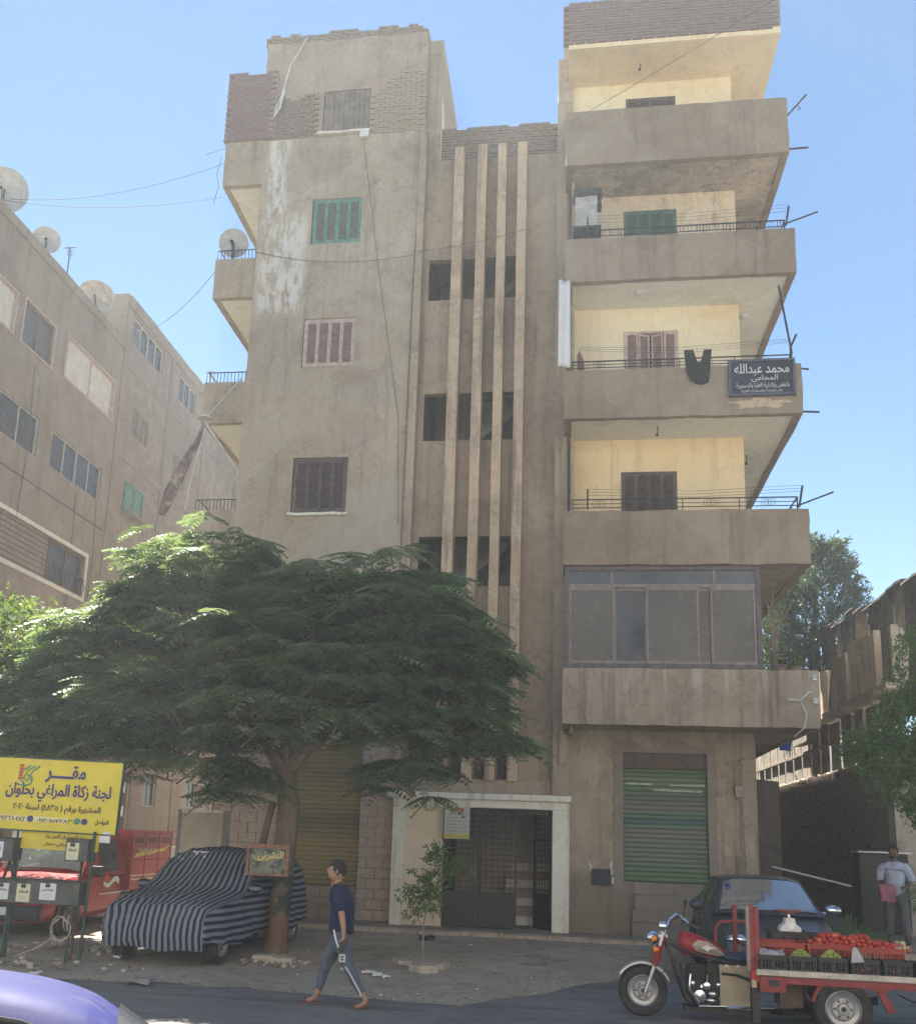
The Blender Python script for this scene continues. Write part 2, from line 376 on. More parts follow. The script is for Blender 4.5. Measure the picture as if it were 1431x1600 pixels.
GRN2 = sol('dark_green_paint', (.045,.12,.08), .65, 0, .3, 8, .2)
PNK = sol('pink_cream_paint', (.50,.38,.33), .7, 0, .2, 8, .15, dirt=(.34,.24,.2))
PNKL = sol('pink_louvre', (.33,.22,.20), .75, 0, .2, 9, .15)
BLK = sol('black_void', (.012,.012,.014), .9, 0, .2, 3, 0)
GLS = glassy('window_glass')
GLS2 = glassy('dusty_glass', (.10,.09,.082), .22)
WHP = sol('white_plastic', (.62,.62,.60), .45, 0, .1, 5, .05, dirt=(.45,.42,.36))
ALU = sol('aluminium', (.45,.45,.46), .4, .7, .2, 8, .05)
CBL = sol('cable', (.12,.11,.10), .8)

# ================================================================== ground
def asphalt():
    t = NT('asphalt'); a = t.noise(.5, 6, .6); b = t.noise(5, 8, .75); g = t.noise(140, 2)
    c = t.mix(t.rng(a, .3, .7), (.155,.153,.152), (.195,.188,.178)); c = t.mix(t.rng(b, .5, .75, 0, .5), c, (.12,.11,.095))
    c = t.mix(t.rng(g, .55, .7, 0, .5), c, (.16,.15,.14))
    cr = t.noise(.9, 10, .8, t.map((1,2.4,1)))
    c = t.mix(t.rng(t.noise(.9, 7, .7, t.map((.5,2.2,1),(4,4,0)), .6), .52, .6, 0, .45), c, (.07,.068,.066)); c = t.mix(t.rng(t.noise(.35, 5, .6, t.map((.6,1.5,1),(9,2,0))), .55, .7, 0, .5), c, (.21,.19,.165))
    c = t.mix(t.math('MULTIPLY', t.band(cr, .5, .002, .007), .7), c, (.03,.028,.026))
    t.bump(t.math('ADD', t.math('MULTIPLY', g, .5), b), .35, .01); return t.fin(c, .88, 0, .3)
def dirt():
    t = NT('dusty_ground'); a = t.noise(.45, 6, .65); b = t.noise(2.6, 9, .75); g = t.noise(45, 4, .7)
    c = t.mix(t.rng(a, .35, .65), (.33,.285,.235), (.40,.345,.28)); c = t.mix(t.rng(b, .48, .7, 0, .7), c, (.17,.14,.115))
    c = t.mix(t.rng(g, .55, .72, 0, .6), c, (.32,.28,.22))
    t.bump(t.math('ADD', t.math('MULTIPLY', g, .5), t.math('MULTIPLY', b, 1.5)), .7, .03); return t.fin(c, .95, 0, .1)
ASP, DRT = asphalt(), dirt()
PAVE = plaster('pavement_cement', (.20,.185,.165), (.16,.145,.125), dark=(.08,.07,.06), light=(.27,.25,.22), streak=0, patch=.66, bump=.5)
mb = MB(); mb.add([(-600,-400,-.06),(600,-400,-.06),(600,900,-.06),(-600,900,-.06)], [(0,1,2,3)])
tag(mb.build('ground', DRT), kind='structure')
mb = MB(); nx, ny = 120, 26
def edge(x): return 12.15-.05*x*.3+.35*noise.noise(Vector((x*.5,3,0)))+.12*noise.noise(Vector((x*2.3,5,0)))
vs = []
for i in range(nx+1):
    x = -40+80*i/nx
    for j in range(ny+1):
        y = -30+(edge(x)+30)*j/ny if x < 0 else -30+(19.2+30)*j/ny
        vs.append((x, y, 0))
mb.add([(-120,-30,0),(120,-30,0),(120,18.92,0),(-120,18.92,0)], [(0,1,2,3)])
tag(mb.build('road', ASP), kind='structure')
# dusty verge laid over the asphalt between road edge and the houses
mb = MB(); nx, ny = 260, 60; vs = []; fs = []
def vx_edge(x):
    e = 12.0+.30*noise.noise(Vector((x*.35,3,0)))+.16*noise.noise(Vector((x*1.9,5,0)))-.03*x
    if x > -1.2: e += (x+1.2)*1.6+.4*noise.noise(Vector((x*1.2,9,0)))
    return min(e, 18.2)
for i in range(nx+1):
    x = -32+32*i/nx*1.05 if i < nx else 2.1
    e = vx_edge(x)
    for j in range(ny+1):
        f = (j/ny)**1.4; y = e+(19.0-e)*f
        h = min(.11, .035*(y-e))+.004
        h += .028*noise.noise(Vector((x*.9,y*.9,0)))*min(1, (y-e)/.8)+.014*noise.noise(Vector((x*4,y*4,1)))*min(1, (y-e)/.4)
        if x < -5.5 and y < 15: h += .06*max(0, noise.noise(Vector((x*1.1,y*1.4,4)))+.1)*min(1, (y-e)/.6)
        vs.append((x, y, max(.003, h)))
for i in range(nx):
    for j in range(ny): a = i*(ny+1)+j; fs.append((a, a+ny+1, a+ny+2, a+1))
mb.add(vs, fs); tag(mb.build('dirt_verge', DRT, smooth=2), kind='structure')
mb = MB(); mb.rbox(-15, -7.6, 18.95, 60, -.05, .055, 1.2).jitter(.02, 1); tag(mb.build('side_street', DRT), kind='structure')
# pavement with kerb stones
pv = MB(); pv.rbox(-7.6, 6.2, 19.18, 20.02, -.05, .195, .4).jitter(.012, 2.3)
pav = pv.build('pavement', PAVE); tag(pav, kind='structure')
for i in range(17):
    if i in (1, 2): pass
    x = -7.6+i*.8; k = MB(); k.rbox(x+.008, x+.79, 18.98, 19.175, -.05, .19+random.uniform(-.015,.012), .2).jitter(.012, 3)
    k.build('kerb_stone', CONC, pav)
alley = MB(); alley.rbox(3.2, 12, 19.0, 60, -.05, .15, 1.2).jitter(.04, .8); tag(alley.build('alley_ground', DRT), kind='structure')
# paving slabs seen in front of the gate (worn, sunk in the dirt)
for i in range(3):
    for j in range(4):
        if random.random() < .2: continue
        k = MB(); x = -1.55+i*.42; y = 15.2+j*.75
        k.rbox(x, x+.40, y, y+.72, .0, .098+random.uniform(-.01,.012), .2).jitter(.012, 3); 
        k.build('paving_slab', PAVE, pav)

# ================================================================== main building
BL = thing('apartment_building', 'six storey grey-brown apartment block with cream striped stairwell fins and balconies on the right', 'building', (-1.9,20,0))
# --- left tower
mb = MB()
H = [(-6.11,-4.91,15.46,16.66), (-6.13,-4.9,12.3,13.52), (-6.15,-4.9,8.8,10.1), (-6.02,-4.86,18.47,19.69), (-5.78,-4.24,.2,3.72)]
walls(mb, -7.42, -3.46, 3.72, 18.36, 20.0, 20.3, H[:3], step=.5)
mb.box(-7.415, -3.47, 20.3, 38, .0, 18.3)
mb.jitter(.01, 1.3)
mb.build('tower_wall', TW, BL)
mb = MB(); mb.rbox(-7.41, -5.785, 20.02, 20.3, .0, 3.72, .4); mb.rbox(-4.24, -3.47, 20.02, 20.3, 0, 3.72, .4); mb.box(-5.785, -4.24, 20.02, 20.3, 0, .86)
mb.build('ground_floor_wall', LOW, BL)
# plaster part of the penthouse
mb = MB()
walls(mb, -7.56, -3.48, 18.36, 21.2, 20.06, 20.3, [H[3]], step=.4)
mb.box(-7.55, -3.5, 20.3, 24.5, 18.3, 21.35)
mb.build('penthouse_wall', BRGW := plaster('penthouse_render', (.25,.205,.165), (.21,.175,.14), streak=.25, patch=.68, bump=.8), BL)
mb = MB(); mb.rbox(-3.5, -3.15, 20.32, 24.6, 17.6, 21.15, .6); mb.build('penthouse_side_wall', TW, BL); mb = MB(); mb.prism([(20.4,17.7),(21.6,17.7),(21.4,18.4),(20.4,19.6)], 'X', -3.149, -3.13); mb.build('whitewash_patch', PORT, BL)
NB = [0]
bstuff = {}
def brick_field(parent, x0, x1, z0, z1, y, mat, out=.035, keep=None, bw=.25, bh=.078, ragged=0, depth=.11):
    me = [MB().rbox(-bw/2+.007, bw/2-.007, 0, depth, -bh/2+.006, bh/2-.006, 1).jitter(.006, 9).mesh('brick', mat) for _ in range(1)][0]
    rows = int((z1-z0)/bh)
    for r in range(rows+ragged):
        n = int((x1-x0)/bw)+1
        for i in range(n+1):
            x = x0+bw*i+(bw/2 if r % 2 else 0); z = z0+bh*(r+.5)
            if x+bw/2 > x1+.02 or x-bw/2 < x0-.14: continue
            if r >= rows and random.random() < .45: continue
            if keep and not keep(x, z): continue
            yy = y-out+random.uniform(-.006,.006)
            if NB[0] < 300: NB[0] += 1; shared('brick', me, parent, (x, yy, z), (0, random.uniform(-.008,.008), 0))
            else:
                q = bstuff.setdefault(mat.name, (MB(), mat))[0]
                q.box(x-bw/2+.008, x+bw/2-.008, yy, yy+depth, z-bh/2+.006+random.uniform(0,.004), z+bh/2-.006)
def keepR(x, z): return not (-6.10 < x < -4.78 and 18.4 < z < 19.78) and (z < 19.15+.9*max(0,x+5.2)*.9 or x > -3.9)
brick_field(BL, -4.86, -3.48, 18.38, 20.1, 20.05, BRY, .03, keepR)
brick_field(BL, -7.25, -6.1, 18.38, 19.75, 20.05, BRG, .03, lambda x,z: z < 19.6+.3*noise.noise(Vector((x*2,z*2,0))))
# red brick box over the corner balcony
mb = MB(); mb.rbox(-8.36, -7.2, 20.0, 22.8, 18.4, 20.3, .4).jitter(.01); mb.build('brick_box_core', plaster('brick_mortar', (.2,.15,.13), (.17,.13,.11)), BL)
brick_field(BL, -8.36, -7.2, 18.4, 20.34, 20.0, BRR, .03, None, ragged=1)
brick_field(BL, -7.5, -3.5, 21.15, 21.46, 20.06, BRG, .0, None, ragged=1, depth=.22)
# stairwell roof parapet of brick
mb = MB(); mb.rbox(-3.15, -.3, 20.5, 20.75, 17.7, 18.7, .4).jitter(.015); mb.build('parapet_core', MORT, BL)
brick_field(BL, -3.15, -.28, 17.72, 18.72, 20.5, BRG, .03, None, ragged=1)
# --- stairwell
mb = MB(); OP = [(-3.28,-1.22,13.99,15.03), (-3.28,-1.22,10.53,11.67), (-3.28,-1.22,7.18,8.3), (-3.28,-1.22,4.3,5.3)]
walls(mb, -3.42, -.3, 3.04, 17.68, 20.24, 20.42, OP, step=.5)
mb.jitter(.008, 1.5); mb.build('stairwell_wall', PL, BL)
mb = MB()
for (z0, z1) in ((17.6,17.72), (16.2,16.35), (12.9,13.05), (9.6,9.75), (6.3,6.45), (2.95,3.06)): mb.box(-3.45, -.3, 20.43, 23.3, z0, z1)
mb.box(-3.45, -.3, 23.3, 23.5, 0, 17.7); mb.box(-1.2, -.3, 20.43, 23.3, 3.1, 17.55)
for z in (14.7, 11.3, 8.0, 5.0):
    mb.prism([(-3.4,z-1.0),(-3.4,z-.8),(-1.2,z+.9),(-1.2,z+.7)], 'Y', 21.9, 23.2)
mb.build('stairwell_interior', INT, BL)
for (x, w) in ((-2.60,.115), (-2.065,.105), (-1.60,.10), (-1.14,.105)):
    mb = MB(); mb.rbox(x-w, x+w, 19.86, 20.24, 3.05, 17.73+random.uniform(-.02,.03), .3).jitter(.008, 2); mb.build('fin', FIN, BL)
mb = MB(); mb.rbox(-3.56, -3.40, 19.9, 20.24, 3.05, 18.3, .5).jitter(.006, 2); mb.build('pilaster', PL, BL)
mb = MB(); mb.rbox(-.34, -.01, 19.82, 20.3, 2.8, 18.66, .5).jitter(.006, 2); mb.rbox(-.2, -.06, 19.72, 19.82, 3.4, 18.0, .5); mb.build('pilaster', PL, BL)
mb = MB(); mb.rbox(-3.56, -.34, 20.0, 20.24, 2.8, 3.08, .4).jitter(.01, 2); mb.build('lintel_band', PL, BL)
# --- entrance portal
mb = MB()
mb.box(-3.5, -3.27, 19.72, 20.1, .19, 2.5); mb.box(-.33, -.0, 19.72, 20.1, .19, 2.5); mb.box(-3.5, -.0, 19.72, 20.1, 2.5, 2.66)
mb.box(-3.62, .04, 19.62, 20.1, 2.66, 2.78)
o = mb.build('entrance_portal', PORT, BL, bevel=.012)
mb = MB(); mb.box(-3.27, -2.49, 19.84, 20.2, .19, 2.5); mb.build('portal_side_panel', plaster('portal_cream', (.52,.46,.35), (.49,.43,.32), dark=(.3,.25,.18), light=(.58,.53,.43), streak=.3, patch=.7, bump=.12, dirt=.15), BL)
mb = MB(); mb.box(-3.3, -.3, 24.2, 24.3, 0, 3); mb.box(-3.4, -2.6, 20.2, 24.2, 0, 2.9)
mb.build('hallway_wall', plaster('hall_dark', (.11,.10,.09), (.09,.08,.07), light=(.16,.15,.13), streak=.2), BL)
mb = MB(); mb.box(-2.6, -.3, 20.1, 24.2, .0, .2); mb.build('hallway_floor', PAVE, BL)
for i in range(7):
    mb = MB(); mb.box(-1.35, -.4, 20.9+i*.28, 21.2+i*.28+.0, .2, .38+.17*i); mb.build('step', STN if i%2 else PORT, BL, bevel=.01)
GT = thing('entrance_gate', 'black iron grille gate with its right leaf standing open in the cream portal', 'gate', (-1.4,19.95,.2))
def leaf(x0, x1, M=None, n=5):
    fr = MB(M); y = 19.93
    for a in (x0, x1-.04): fr.box(a, a+.04, y-.02, y+.02, .21, 2.48)
    for z in (.21, .84, 1.9, 2.44): fr.box(x0+.04, x1-.04, y-.018, y+.018, z, z+.04)
    o = fr.build('gate_leaf', IRON, GT)
    gr = MB(M)
    for i in range(1, n+1): x = x0+(x1-x0)*i/(n+1); gr.box(x-.006, x+.006, y-.006, y+.006, .88, 2.44)
    for i in range(14): z = .95+i*.107; gr.box(x0+.04, x1-.04, y+.007, y+.017, z, z+.012)
    gr.build('grille', IRON, o)
    p = MB(M); p.box(x0+.04, x1-.04, y-.006, y+.006, .25, .84); p.build('kick_plate', IRON, o)
leaf(-2.49, -1.76); leaf(-1.75, -1.02)
Mo = Matrix.Translation((-.36,19.93,0)) @ Matrix.Rotation(R(-62), 4, 'Z') @ Matrix.Translation((.36,-19.93,0)) @ Matrix.Translation((-.0,0,0))
leaf(-1.08, -.36, Mo)
tr = MB(); tr.box(-2.49, -.33, 19.96, 20.0, 2.4, 2.49); tr.build('gate_header', IRON, GT)
# --- right block
mb = MB()
mb.box(-.33, 3.58, 20.3, 30, 0, 20.3); mb.box(-.33, 3.57, 30, 58, 0, 17.3)  # unseen rear wing, its depth and height set to shade the alley wall
mb.build('body', LOW, BL)
WN = [(1.15,2.31,14.3,15.86), (1.13,2.29,11.3,12.87), (1.05,2.21,8.2,9.62), (1.22,2.34,17.4,18.8)]
for k, (z0, z1, mat) in enumerate(((3.9,7.26,LOW), (7.26,10.42,YEL), (10.42,13.52,CRM), (13.52,16.3,FLK), (16.3,19.3,CRM))):
    mb = MB(); walls(mb, .0, 3.58, z0, z1, 20.0, 20.3, [w for w in WN if z0 < w[2] < z1], step=.6); mb.build('painted_wall', mat, BL)
mb = MB(); walls(mb, -.01, 3.6, .0, 3.98, 20.0, 20.3, [(1.05,2.67,1.19,3.69)], step=.35); mb.jitter(.012, 1.6); mb.build('ground_floor_wall', LOW, BL)
# uneven grey cement surround of the shutter, proud of the wall
def blob_frame(x0, x1, z0, z1, ix0, ix1, iz0, iz1):
    m = MB(); n = 16; vs = []; pts_o = []; pts_i = []
    def J(a): return a+random.uniform(-.035,.035)
    for t in range(n): pts_o.append((J(x0), z0+(z1-z0)*t/n)); pts_i.append((ix0, iz0+(iz1-iz0)*t/n))
    for t in range(n): pts_o.append((x0+(x1-x0)*t/n, J(z1)+.08*math.sin(t*.8))); pts_i.append((ix0+(ix1-ix0)*t/n, iz1))
    for t in range(n+1): pts_o.append((J(x1), z1-(z1-z0)*t/n)); pts_i.append((ix1, iz1-(iz1-iz0)*t/n))
    for (a, b), (c, d) in zip(pts_o, pts_i): vs += [(a,19.995,b), (a*.98+c*.02,19.972,b), (c,19.972,d), (c,20.06,d)]
    fs = []
    for i in range(len(pts_o)-1):
        for q in range(3): a = i*4+q; fs.append((a, a+4, a+5, a+1))
    return m.add(vs, fs)
blob_frame(.86, 2.86, 1.0, 3.86, 1.05, 2.67, 1.0, 3.69).build('cement_surround', MORT, BL)
# balconies: (label?, z bottom, z top, x0, x1, parapet mat, ceiling mat)
BX0, BX1, BY = -.14, 4.53, 18.8
def balcony(z0, z1, pm, cm, x1=BX1, drop=0):
    mb = MB()
    mb.rbox(BX0, x1, BY, BY+.14, z0, z1, .13); mb.rbox(x1-.14, x1, BY+.14, 36, z0, z1, .8); mb.rbox(BX0, BX0+.14, BY+.14, 20.0, z0, z1, .4)
    mb.jitter(.018, 1.9, .011, 7)
    o = mb.build('balcony', pm, BL)
    c = MB(); c.rbox(BX0+.14, x1-.14, BY+.14, 20.0, z0+.02, z0+.16, .5); c.rbox(3.6, x1-.14, 20.0, 36, z0+.02, z0+.16, .8); c.jitter(.008, 1.5); c.build('ceiling', cm, o)
    return o
def _drip(t, c):
    x, y, z = t.xyz(); n = t.noise(1, 7, .7, t.map((3.2,3.2,.22))); h = t.rng(t.math('ADD', z, t.math('MULTIPLY', t.noise(2.5, 4), .5)), 4.75, 5.25)
    c = t.mix(t.math('MULTIPLY', t.rng(n, .52, .62), t.math('ADD', t.math('MULTIPLY', h, .4), .12)), c, (.50,.46,.38))
    return t.mix(t.math('MULTIPLY', t.rng(t.noise(1, 6, .7, t.map((5,5,.3),(3,1,2))), .56, .66), .4), c, (.11,.09,.07))
PAR0 = plaster('stained_parapet', (.27,.225,.18), (.22,.185,.145), dark=(.10,.08,.065), light=(.36,.32,.26), streak=.5, patch=.66, bump=.6, fine=.7, extra=_drip)
B0 = balcony(4.10, 5.18, PAR0, LOW, 4.56); B1 = balcony(7.24, 8.35, PARA, LOW); B2 = balcony(10.33, 11.39, PARA, WHT)
B3 = balcony(13.42, 14.43, PARA, WHT); B4 = balcony(16.22, 17.56, PARA, MLD, 4.50)
mb = MB(); mb.rbox(BX0+.05, 4.45, BY+.02, 28, 19.2, 19.36, .5); rf = mb.build('roof_slab', CRM, BL)
mb = MB(); mb.rbox(BX0+.05, 4.45, BY, BY+.2, 19.36, 20.36, .4).jitter(.01); mb.rbox(4.27, 4.45, BY+.2, 28, 19.36, 20.36, .8); mb.build('roof_parapet', MORT, BL)
brick_field(BL, BX0+.05, 4.45, 19.3, 20.36, BY, BRP, .025, None, ragged=1)
for nm, (q, mt) in bstuff.items(): q.build('brickwork', mt, BL, kind='stuff')
mb = MB(); mb.rbox(-.33, .0, 19.8, 20.3, 18.66, 19.8, .5).jitter(.02,2); mb.rbox(-.2, 0, 20.0, 20.3, 19.7, 20.4, .5); mb.build('chimney_stub', PL, BL)
# pinkish return wall left of each balcony niche
mb = MB()
for z in (3.98, 8.3, 11.3, 14.4): mb.rbox(-.005, .06, 19.4, 20.0, z, z+1.9, .5)
mb.build('niche_return', PL, BL)
# --- corner balconies on the left side wall
def lbal(z0, z1, y1=25.4):
    mb = MB(); mb.rbox(-8.42, -7.42, 20.02, 20.16, z0, z1, .3); mb.rbox(-8.42, -8.28, 20.16, y1, z0, z1, .6); mb.jitter(.012, 2)
    o = mb.build('balcony', PL, BL); c = MB(); c.rbox(-8.28, -7.43, 20.16, y1, z0+.02, z0+.14, .6); c.build('ceiling', WHT, o)
lbal(17.19, 18.4); lbal(14.18, 15.2); lbal(11.0, 12.02); lbal(7.9, 8.9)
# --- shuttered windows
LV = {}
def shutter(parent, x0, x1, z0, z1, y, fm, lm, n=4, openw=None, name='window_shutter', rec=.04, label=None):
    f = MB(); t = .045; y0 = y+rec
    f.box(x0, x1, y0-.02, y0+.05, z1-t, z1); f.box(x0, x1, y0-.02, y0+.05, z0, z0+t); f.box(x0, x0+t, y0-.02, y0+.05, z0+t, z1-t); f.box(x1-t, x1, y0-.02, y0+.05, z0+t, z1-t)
    fo = f.build(name, fm, parent, label=label)
    dk = MB(); dk.box(x0+.005, x1-.005, y+.2, y+.22, z0+.005, z1-.005); dk.build('window_void', BLK, fo)
    w = (x1-x0-2*t)/n
    for i in range(n):
        a = x0+t+i*w; b = a+w; M = None
        if openw and i in openw: ang, hx = openw[i]; hx = a if hx == 0 else b; M = Matrix.Translation((hx,y0,0)) @ Matrix.Rotation(R(ang), 4, 'Z') @ Matrix.Translation((-hx,-y0,0))
        p = MB(M); s = .04
        for (q, r) in ((a+.003, a+s), (b-s, b-.003)): p.box(q, r, y0-.02, y0+.02, z0+t, z1-t)
        for z in (z0+t, z1-t-.05): p.box(a+s, b-s, y0-.017, y0+.017, z, z+.05)
        p.mi = 1; k = int((z1-z0-2*t)/.042); p.box(a+s, b-s, y0+.013, y0+.016, z0+t, z1-t)
        for j in range(k):
            z = z0+t+.02+j*.042
            p.add([(a+s,y0-.016,z),(b-s,y0-.016,z),(b-s,y0+.012,z+.03),(a+s,y0+.012,z+.03),(a+s,y0-.016,z+.008),(b-s,y0-.016,z+.008),(b-s,y0+.012,z+.038),(a+s,y0+.012,z+.038)],
                  [(0,1,2,3),(7,6,5,4),(0,4,5,1),(2,6,7,3)])
        p.build('shutter_panel', [fm, lm], fo)
    return fo
shutter(BL, -6.08, -4.90, 15.47, 16.65, 20.0, GRN, sol('faded_louvre', (.20,.22,.20), .8), label='green louvred shutter')
shutter(BL, -6.11, -4.90, 12.32, 13.51, 20.0, PNK, PNKL, label='pale pink louvred shutter')
shutter(BL, -6.13, -4.91, 8.82, 10.08, 20.0, DKW, DKW, label='dark brown louvred shutter')
f = MB(); f.box(-6.0, -4.87, 20.1, 20.14, 18.5, 19.67)
for i in range(9): x = -6.0+i*.126; f.box(x+.004, x+.12, 20.06+random.uniform(0,.015), 20.10, 18.5, 19.67)
f.build('boarded_window', sol('weathered_wood', (.20,.165,.14), .9, 0, .35, 5, .3), BL)
sill = MB()
for (x0, x1, z) in ((-6.2,-4.84,8.76), (-6.12,-4.82,18.43)): sill.rbox(x0, x1, 19.92, 20.1, z-.03, z+.03, .15)
sill.jitter(.02, 5); sill.build('sill', PORT, BL)
shutter(BL, 1.15, 2.31, 14.3, 15.85, 20.0, GRN2, GRN2, rec=.02, label='dark green shutter behind the balcony')
shutter(BL, 1.13, 2.29, 11.3, 12.87, 20.0, PNK, PNKL, rec=.0, openw={1: (24,0), 2: (-24,1), 0: (-10,0), 3: (10,1)}, label='pink shutter standing ajar')
shutter(BL, 1.05, 2.21, 8.2, 9.62, 20.0, DKW, DKW, rec=.02, label='dark brown shutter behind the balcony')
shutter(BL, 1.22, 2.34, 17.4, 18.8, 20.0, DKW, DKW, rec=.02)
# --- roller shutters
def roller(x0, x1, z0, z1, y, mat, n, name, label):
    b = MB(); b.box(x0, x1, y+.031, y+.04, z0, z1); o = b.build(name, IRON, BL, label=label); h = (z1-z0)/n
    for a in (x0-.04, x1): b = MB(); b.box(a, a+.04, y-.03, y+.05, z0, z1); b.build('guide_rail', IRON, o)
    for i in range(n):
        z = z0+h*i; m = MB(); pr = [(y+.008,z+.003),(y-.003,z+h*.2),(y-.008,z+h*.5),(y-.003,z+h*.8),(y+.008,z+h-.002),(y+.03,z+h-.002),(y+.03,z+.004)]
        m.prism(pr, 'X', x0, x1); m.build('slat', mat, o)
    return o
def rollmat(name, z0, z1, stops, dirt):
    t = NT(name); x, y, z = t.xyz(); zz = t.math('ADD', z, t.math('MULTIPLY', t.math('SUBTRACT', t.noise(1.2, 5), .5), .12))
    r = t.n.new('ShaderNodeValToRGB'); r.color_ramp.interpolation = 'LINEAR'; t.put(r.inputs[0], t.math('DIVIDE', t.math('SUBTRACT', zz, z0), z1-z0))
    e = r.color_ramp.elements
    for i, (p, c) in enumerate(stops):
        q = e[i] if i < 2 else e.new(p); q.position = p; q.color = (*c, 1)
    c = r.outputs[0]; c = t.mix(t.rng(t.noise(1, 8, .7, t.map((1.5,1.5,9))), .5, .72, 0, .6), c, dirt)
    c = t.mix(t.rng(t.noise(22, 6, .7), .55, .8, 0, .5), c, (.10,.09,.08)); t.bump(t.noise(30, 4), .2, .004)
    return t.fin(c, .6, .15)
G1, G2 = (.10,.18,.09), (.125,.175,.125)
RG = rollmat('green_grey_rolling_steel', 1.19, 3.5, [(0,G1),(.08,G1),(.12,G2),(.42,(.16,.165,.15)),(.47,G1),(.5,(.07,.11,.13)),(.56,G1),(.60,(.17,.17,.15)),(.70,(.13,.15,.12)),(.76,G1),(.86,(.16,.20,.12)),(.9,(.09,.15,.07)),(1,(.11,.16,.09))], (.19,.19,.17))
RY = rollmat('yellow_rolling_steel', .88, 3.7, [(0,(.27,.21,.095)),(.3,(.29,.225,.10)),(.45,(.16,.135,.08)),(.6,(.30,.235,.095)),(.8,(.22,.18,.095)),(1,(.32,.245,.10))], (.13,.115,.08))
roller(1.06, 2.66, 1.20, 3.40, 20.1, RG, 24, 'roller_shutter', 'green and grey rolled steel shutter')
roller(-5.76, -4.26, .87, 3.70, 20.12, RY, 30, 'roller_shutter', 'dull yellow rolled steel shutter')
mb = MB(); mb.box(1.05, 2.67, 20.03, 20.12, 3.40, 3.69); mb.box(1.06, 2.66, 20.02, 20.05, 3.385, 3.41); mb.build('shutter_box', sol('brown_steel', (.11,.08,.065), .7, .1, .4, 6, .2), BL)
mb = MB()
for zz, w, xo in ((3.08,.52,1.1), (3.07,.68,1.95), (2.96,.65,1.92), (2.97,.3,1.65)): mb.rbox(xo, xo+w, 20.072, 20.082, zz-.02, zz+.02, .05)
mb.jitter(.012, 8); mb.build('torn_paint_strip', sol('pale_strip', (.42,.45,.36), .8), BL)
# --- masonry under shutters, pink stone blocks
def block_field(x0, x1, z0, z1, y, mat, bw, bh, out=.03, name='stone_block', gap=.007, skip=0):
    rows = int(round((z1-z0)/bh)); bh = (z1-z0)/rows
    for r in range(rows):
        x = x0-(bw/2 if r % 2 else 0)
        while x < x1-.02:
            a, b = max(x, x0), min(x+bw, x1); x += bw
            if b-a < .04 or random.random() < skip: continue
            m = MB(); d = random.uniform(-.008,.01); m.rbox(a+gap, b-gap, y-out+d, y+.05, z0+bh*r+gap, z0+bh*(r+1)-gap, .4).jitter(.006, 7)
            m.build(name, mat, BL)
block_field(-4.24, -3.52, .22, 3.70, 20.02, STN, .36, .20)
block_field(-7.35, -5.82, .22, 3.70, 20.02, STN, .38, .21)
block_field(-5.78, -4.26, .22, .86, 20.02, MORT, .4, .2, name='concrete_block')
for i, (a, b, z0, z1, yo) in enumerate(((1.18,2.72,.19,.45,.36),(1.2,2.7,.45,.70,.26),(1.24,2.66,.70,.96,.2),(1.24,2.66,.96,1.19,.06))):
    mb = MB(); mb.rbox(a, b, 20-yo, 20.1, z0+.003, z1, .3).jitter(.014, 3); mb.build('doorstep', MORT, BL)
# --- stairwell lower niches
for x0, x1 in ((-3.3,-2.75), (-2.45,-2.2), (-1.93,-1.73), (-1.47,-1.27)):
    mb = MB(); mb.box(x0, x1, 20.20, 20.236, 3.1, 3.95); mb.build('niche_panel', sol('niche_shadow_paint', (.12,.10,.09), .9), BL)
# --- glazed balcony
GZ = MB(); y = 18.92; fr = DKW
X0, X1, Z0, Z1 = -.11, 3.60, 5.19, 7.235
GZ.box(X0, X1, y-.04, y+.04, Z1-.09, Z1); GZ.box(X0, X1, y-.04, y+.04, Z0, Z0+.1); GZ.box(X0, X0+.09, y-.04, y+.04, Z0+.1, Z1-.09); GZ.box(X1-.09, X1, y-.04, y+.04, Z0+.1, Z1-.09)
gz = GZ.build('glazed_enclosure', sol('purple_brown_paint', (.105,.085,.09), .6, 0, .3, 6, .15, dirt=(.2,.17,.15)), BL)
FRM = sol('dusty_bronze_frame', (.20,.17,.155), .55, .2, .25, 6, .1, dirt=(.3,.27,.24))
fm = MB(); fm.box(X0+.09, X1-.09, y-.03, y+.03, 6.80, 6.87)
for x in (.78, 2.72): fm.box(x, x+.05, y-.025, y+.025, 6.87, Z1-.09)
fm.build('transom', FRM, gz)
for i, (a, b, yo) in enumerate(((-.02,.86,0), (.84,1.47,.05), (1.45,2.45,0), (2.4,2.72,.05), (2.66,3.50,0))):
    m = MB(); yy = y+yo-.01; m.box(a, a+.045, yy-.02, yy+.02, Z0+.1, 6.8); m.box(b-.045, b, yy-.02, yy+.02, Z0+.1, 6.8); m.box(a+.045, b-.045, yy-.02, yy+.02, Z0+.1, Z0+.16); m.box(a+.045, b-.045, yy-.02, yy+.02, 6.74, 6.8)
    s = m.build('window_sash', FRM, gz); g = MB(); g.box(a+.045, b-.045, yy-.004, yy+.004, Z0+.16, 6.74); g.build('pane', GLS2 if i != 1 else glassy('clear_dark_glass', (.045,.055,.07), .05), s)
g = MB(); g.box(X0+.09, .78, y-.004, y+.004, 6.87, Z1-.09); g.box(.83, 2.72, y-.004, y+.004, 6.87, Z1-.09); g.box(2.77, X1-.09, y-.004, y+.004, 6.87, Z1-.09); g.build('transom_pane', glassy('blue_dusty_glass', (.075,.085,.10), .12), gz)
g = MB(); g.box(X1-.05, X1, y+.05, 20.0, Z0, Z1); g.box(X0, X1-.05, 19.5, 19.52, Z0, Z1, 0); g.build('enclosure_curtain', sol('dull_curtain', (.16,.14,.13), .9, 0, .3, 3), gz)
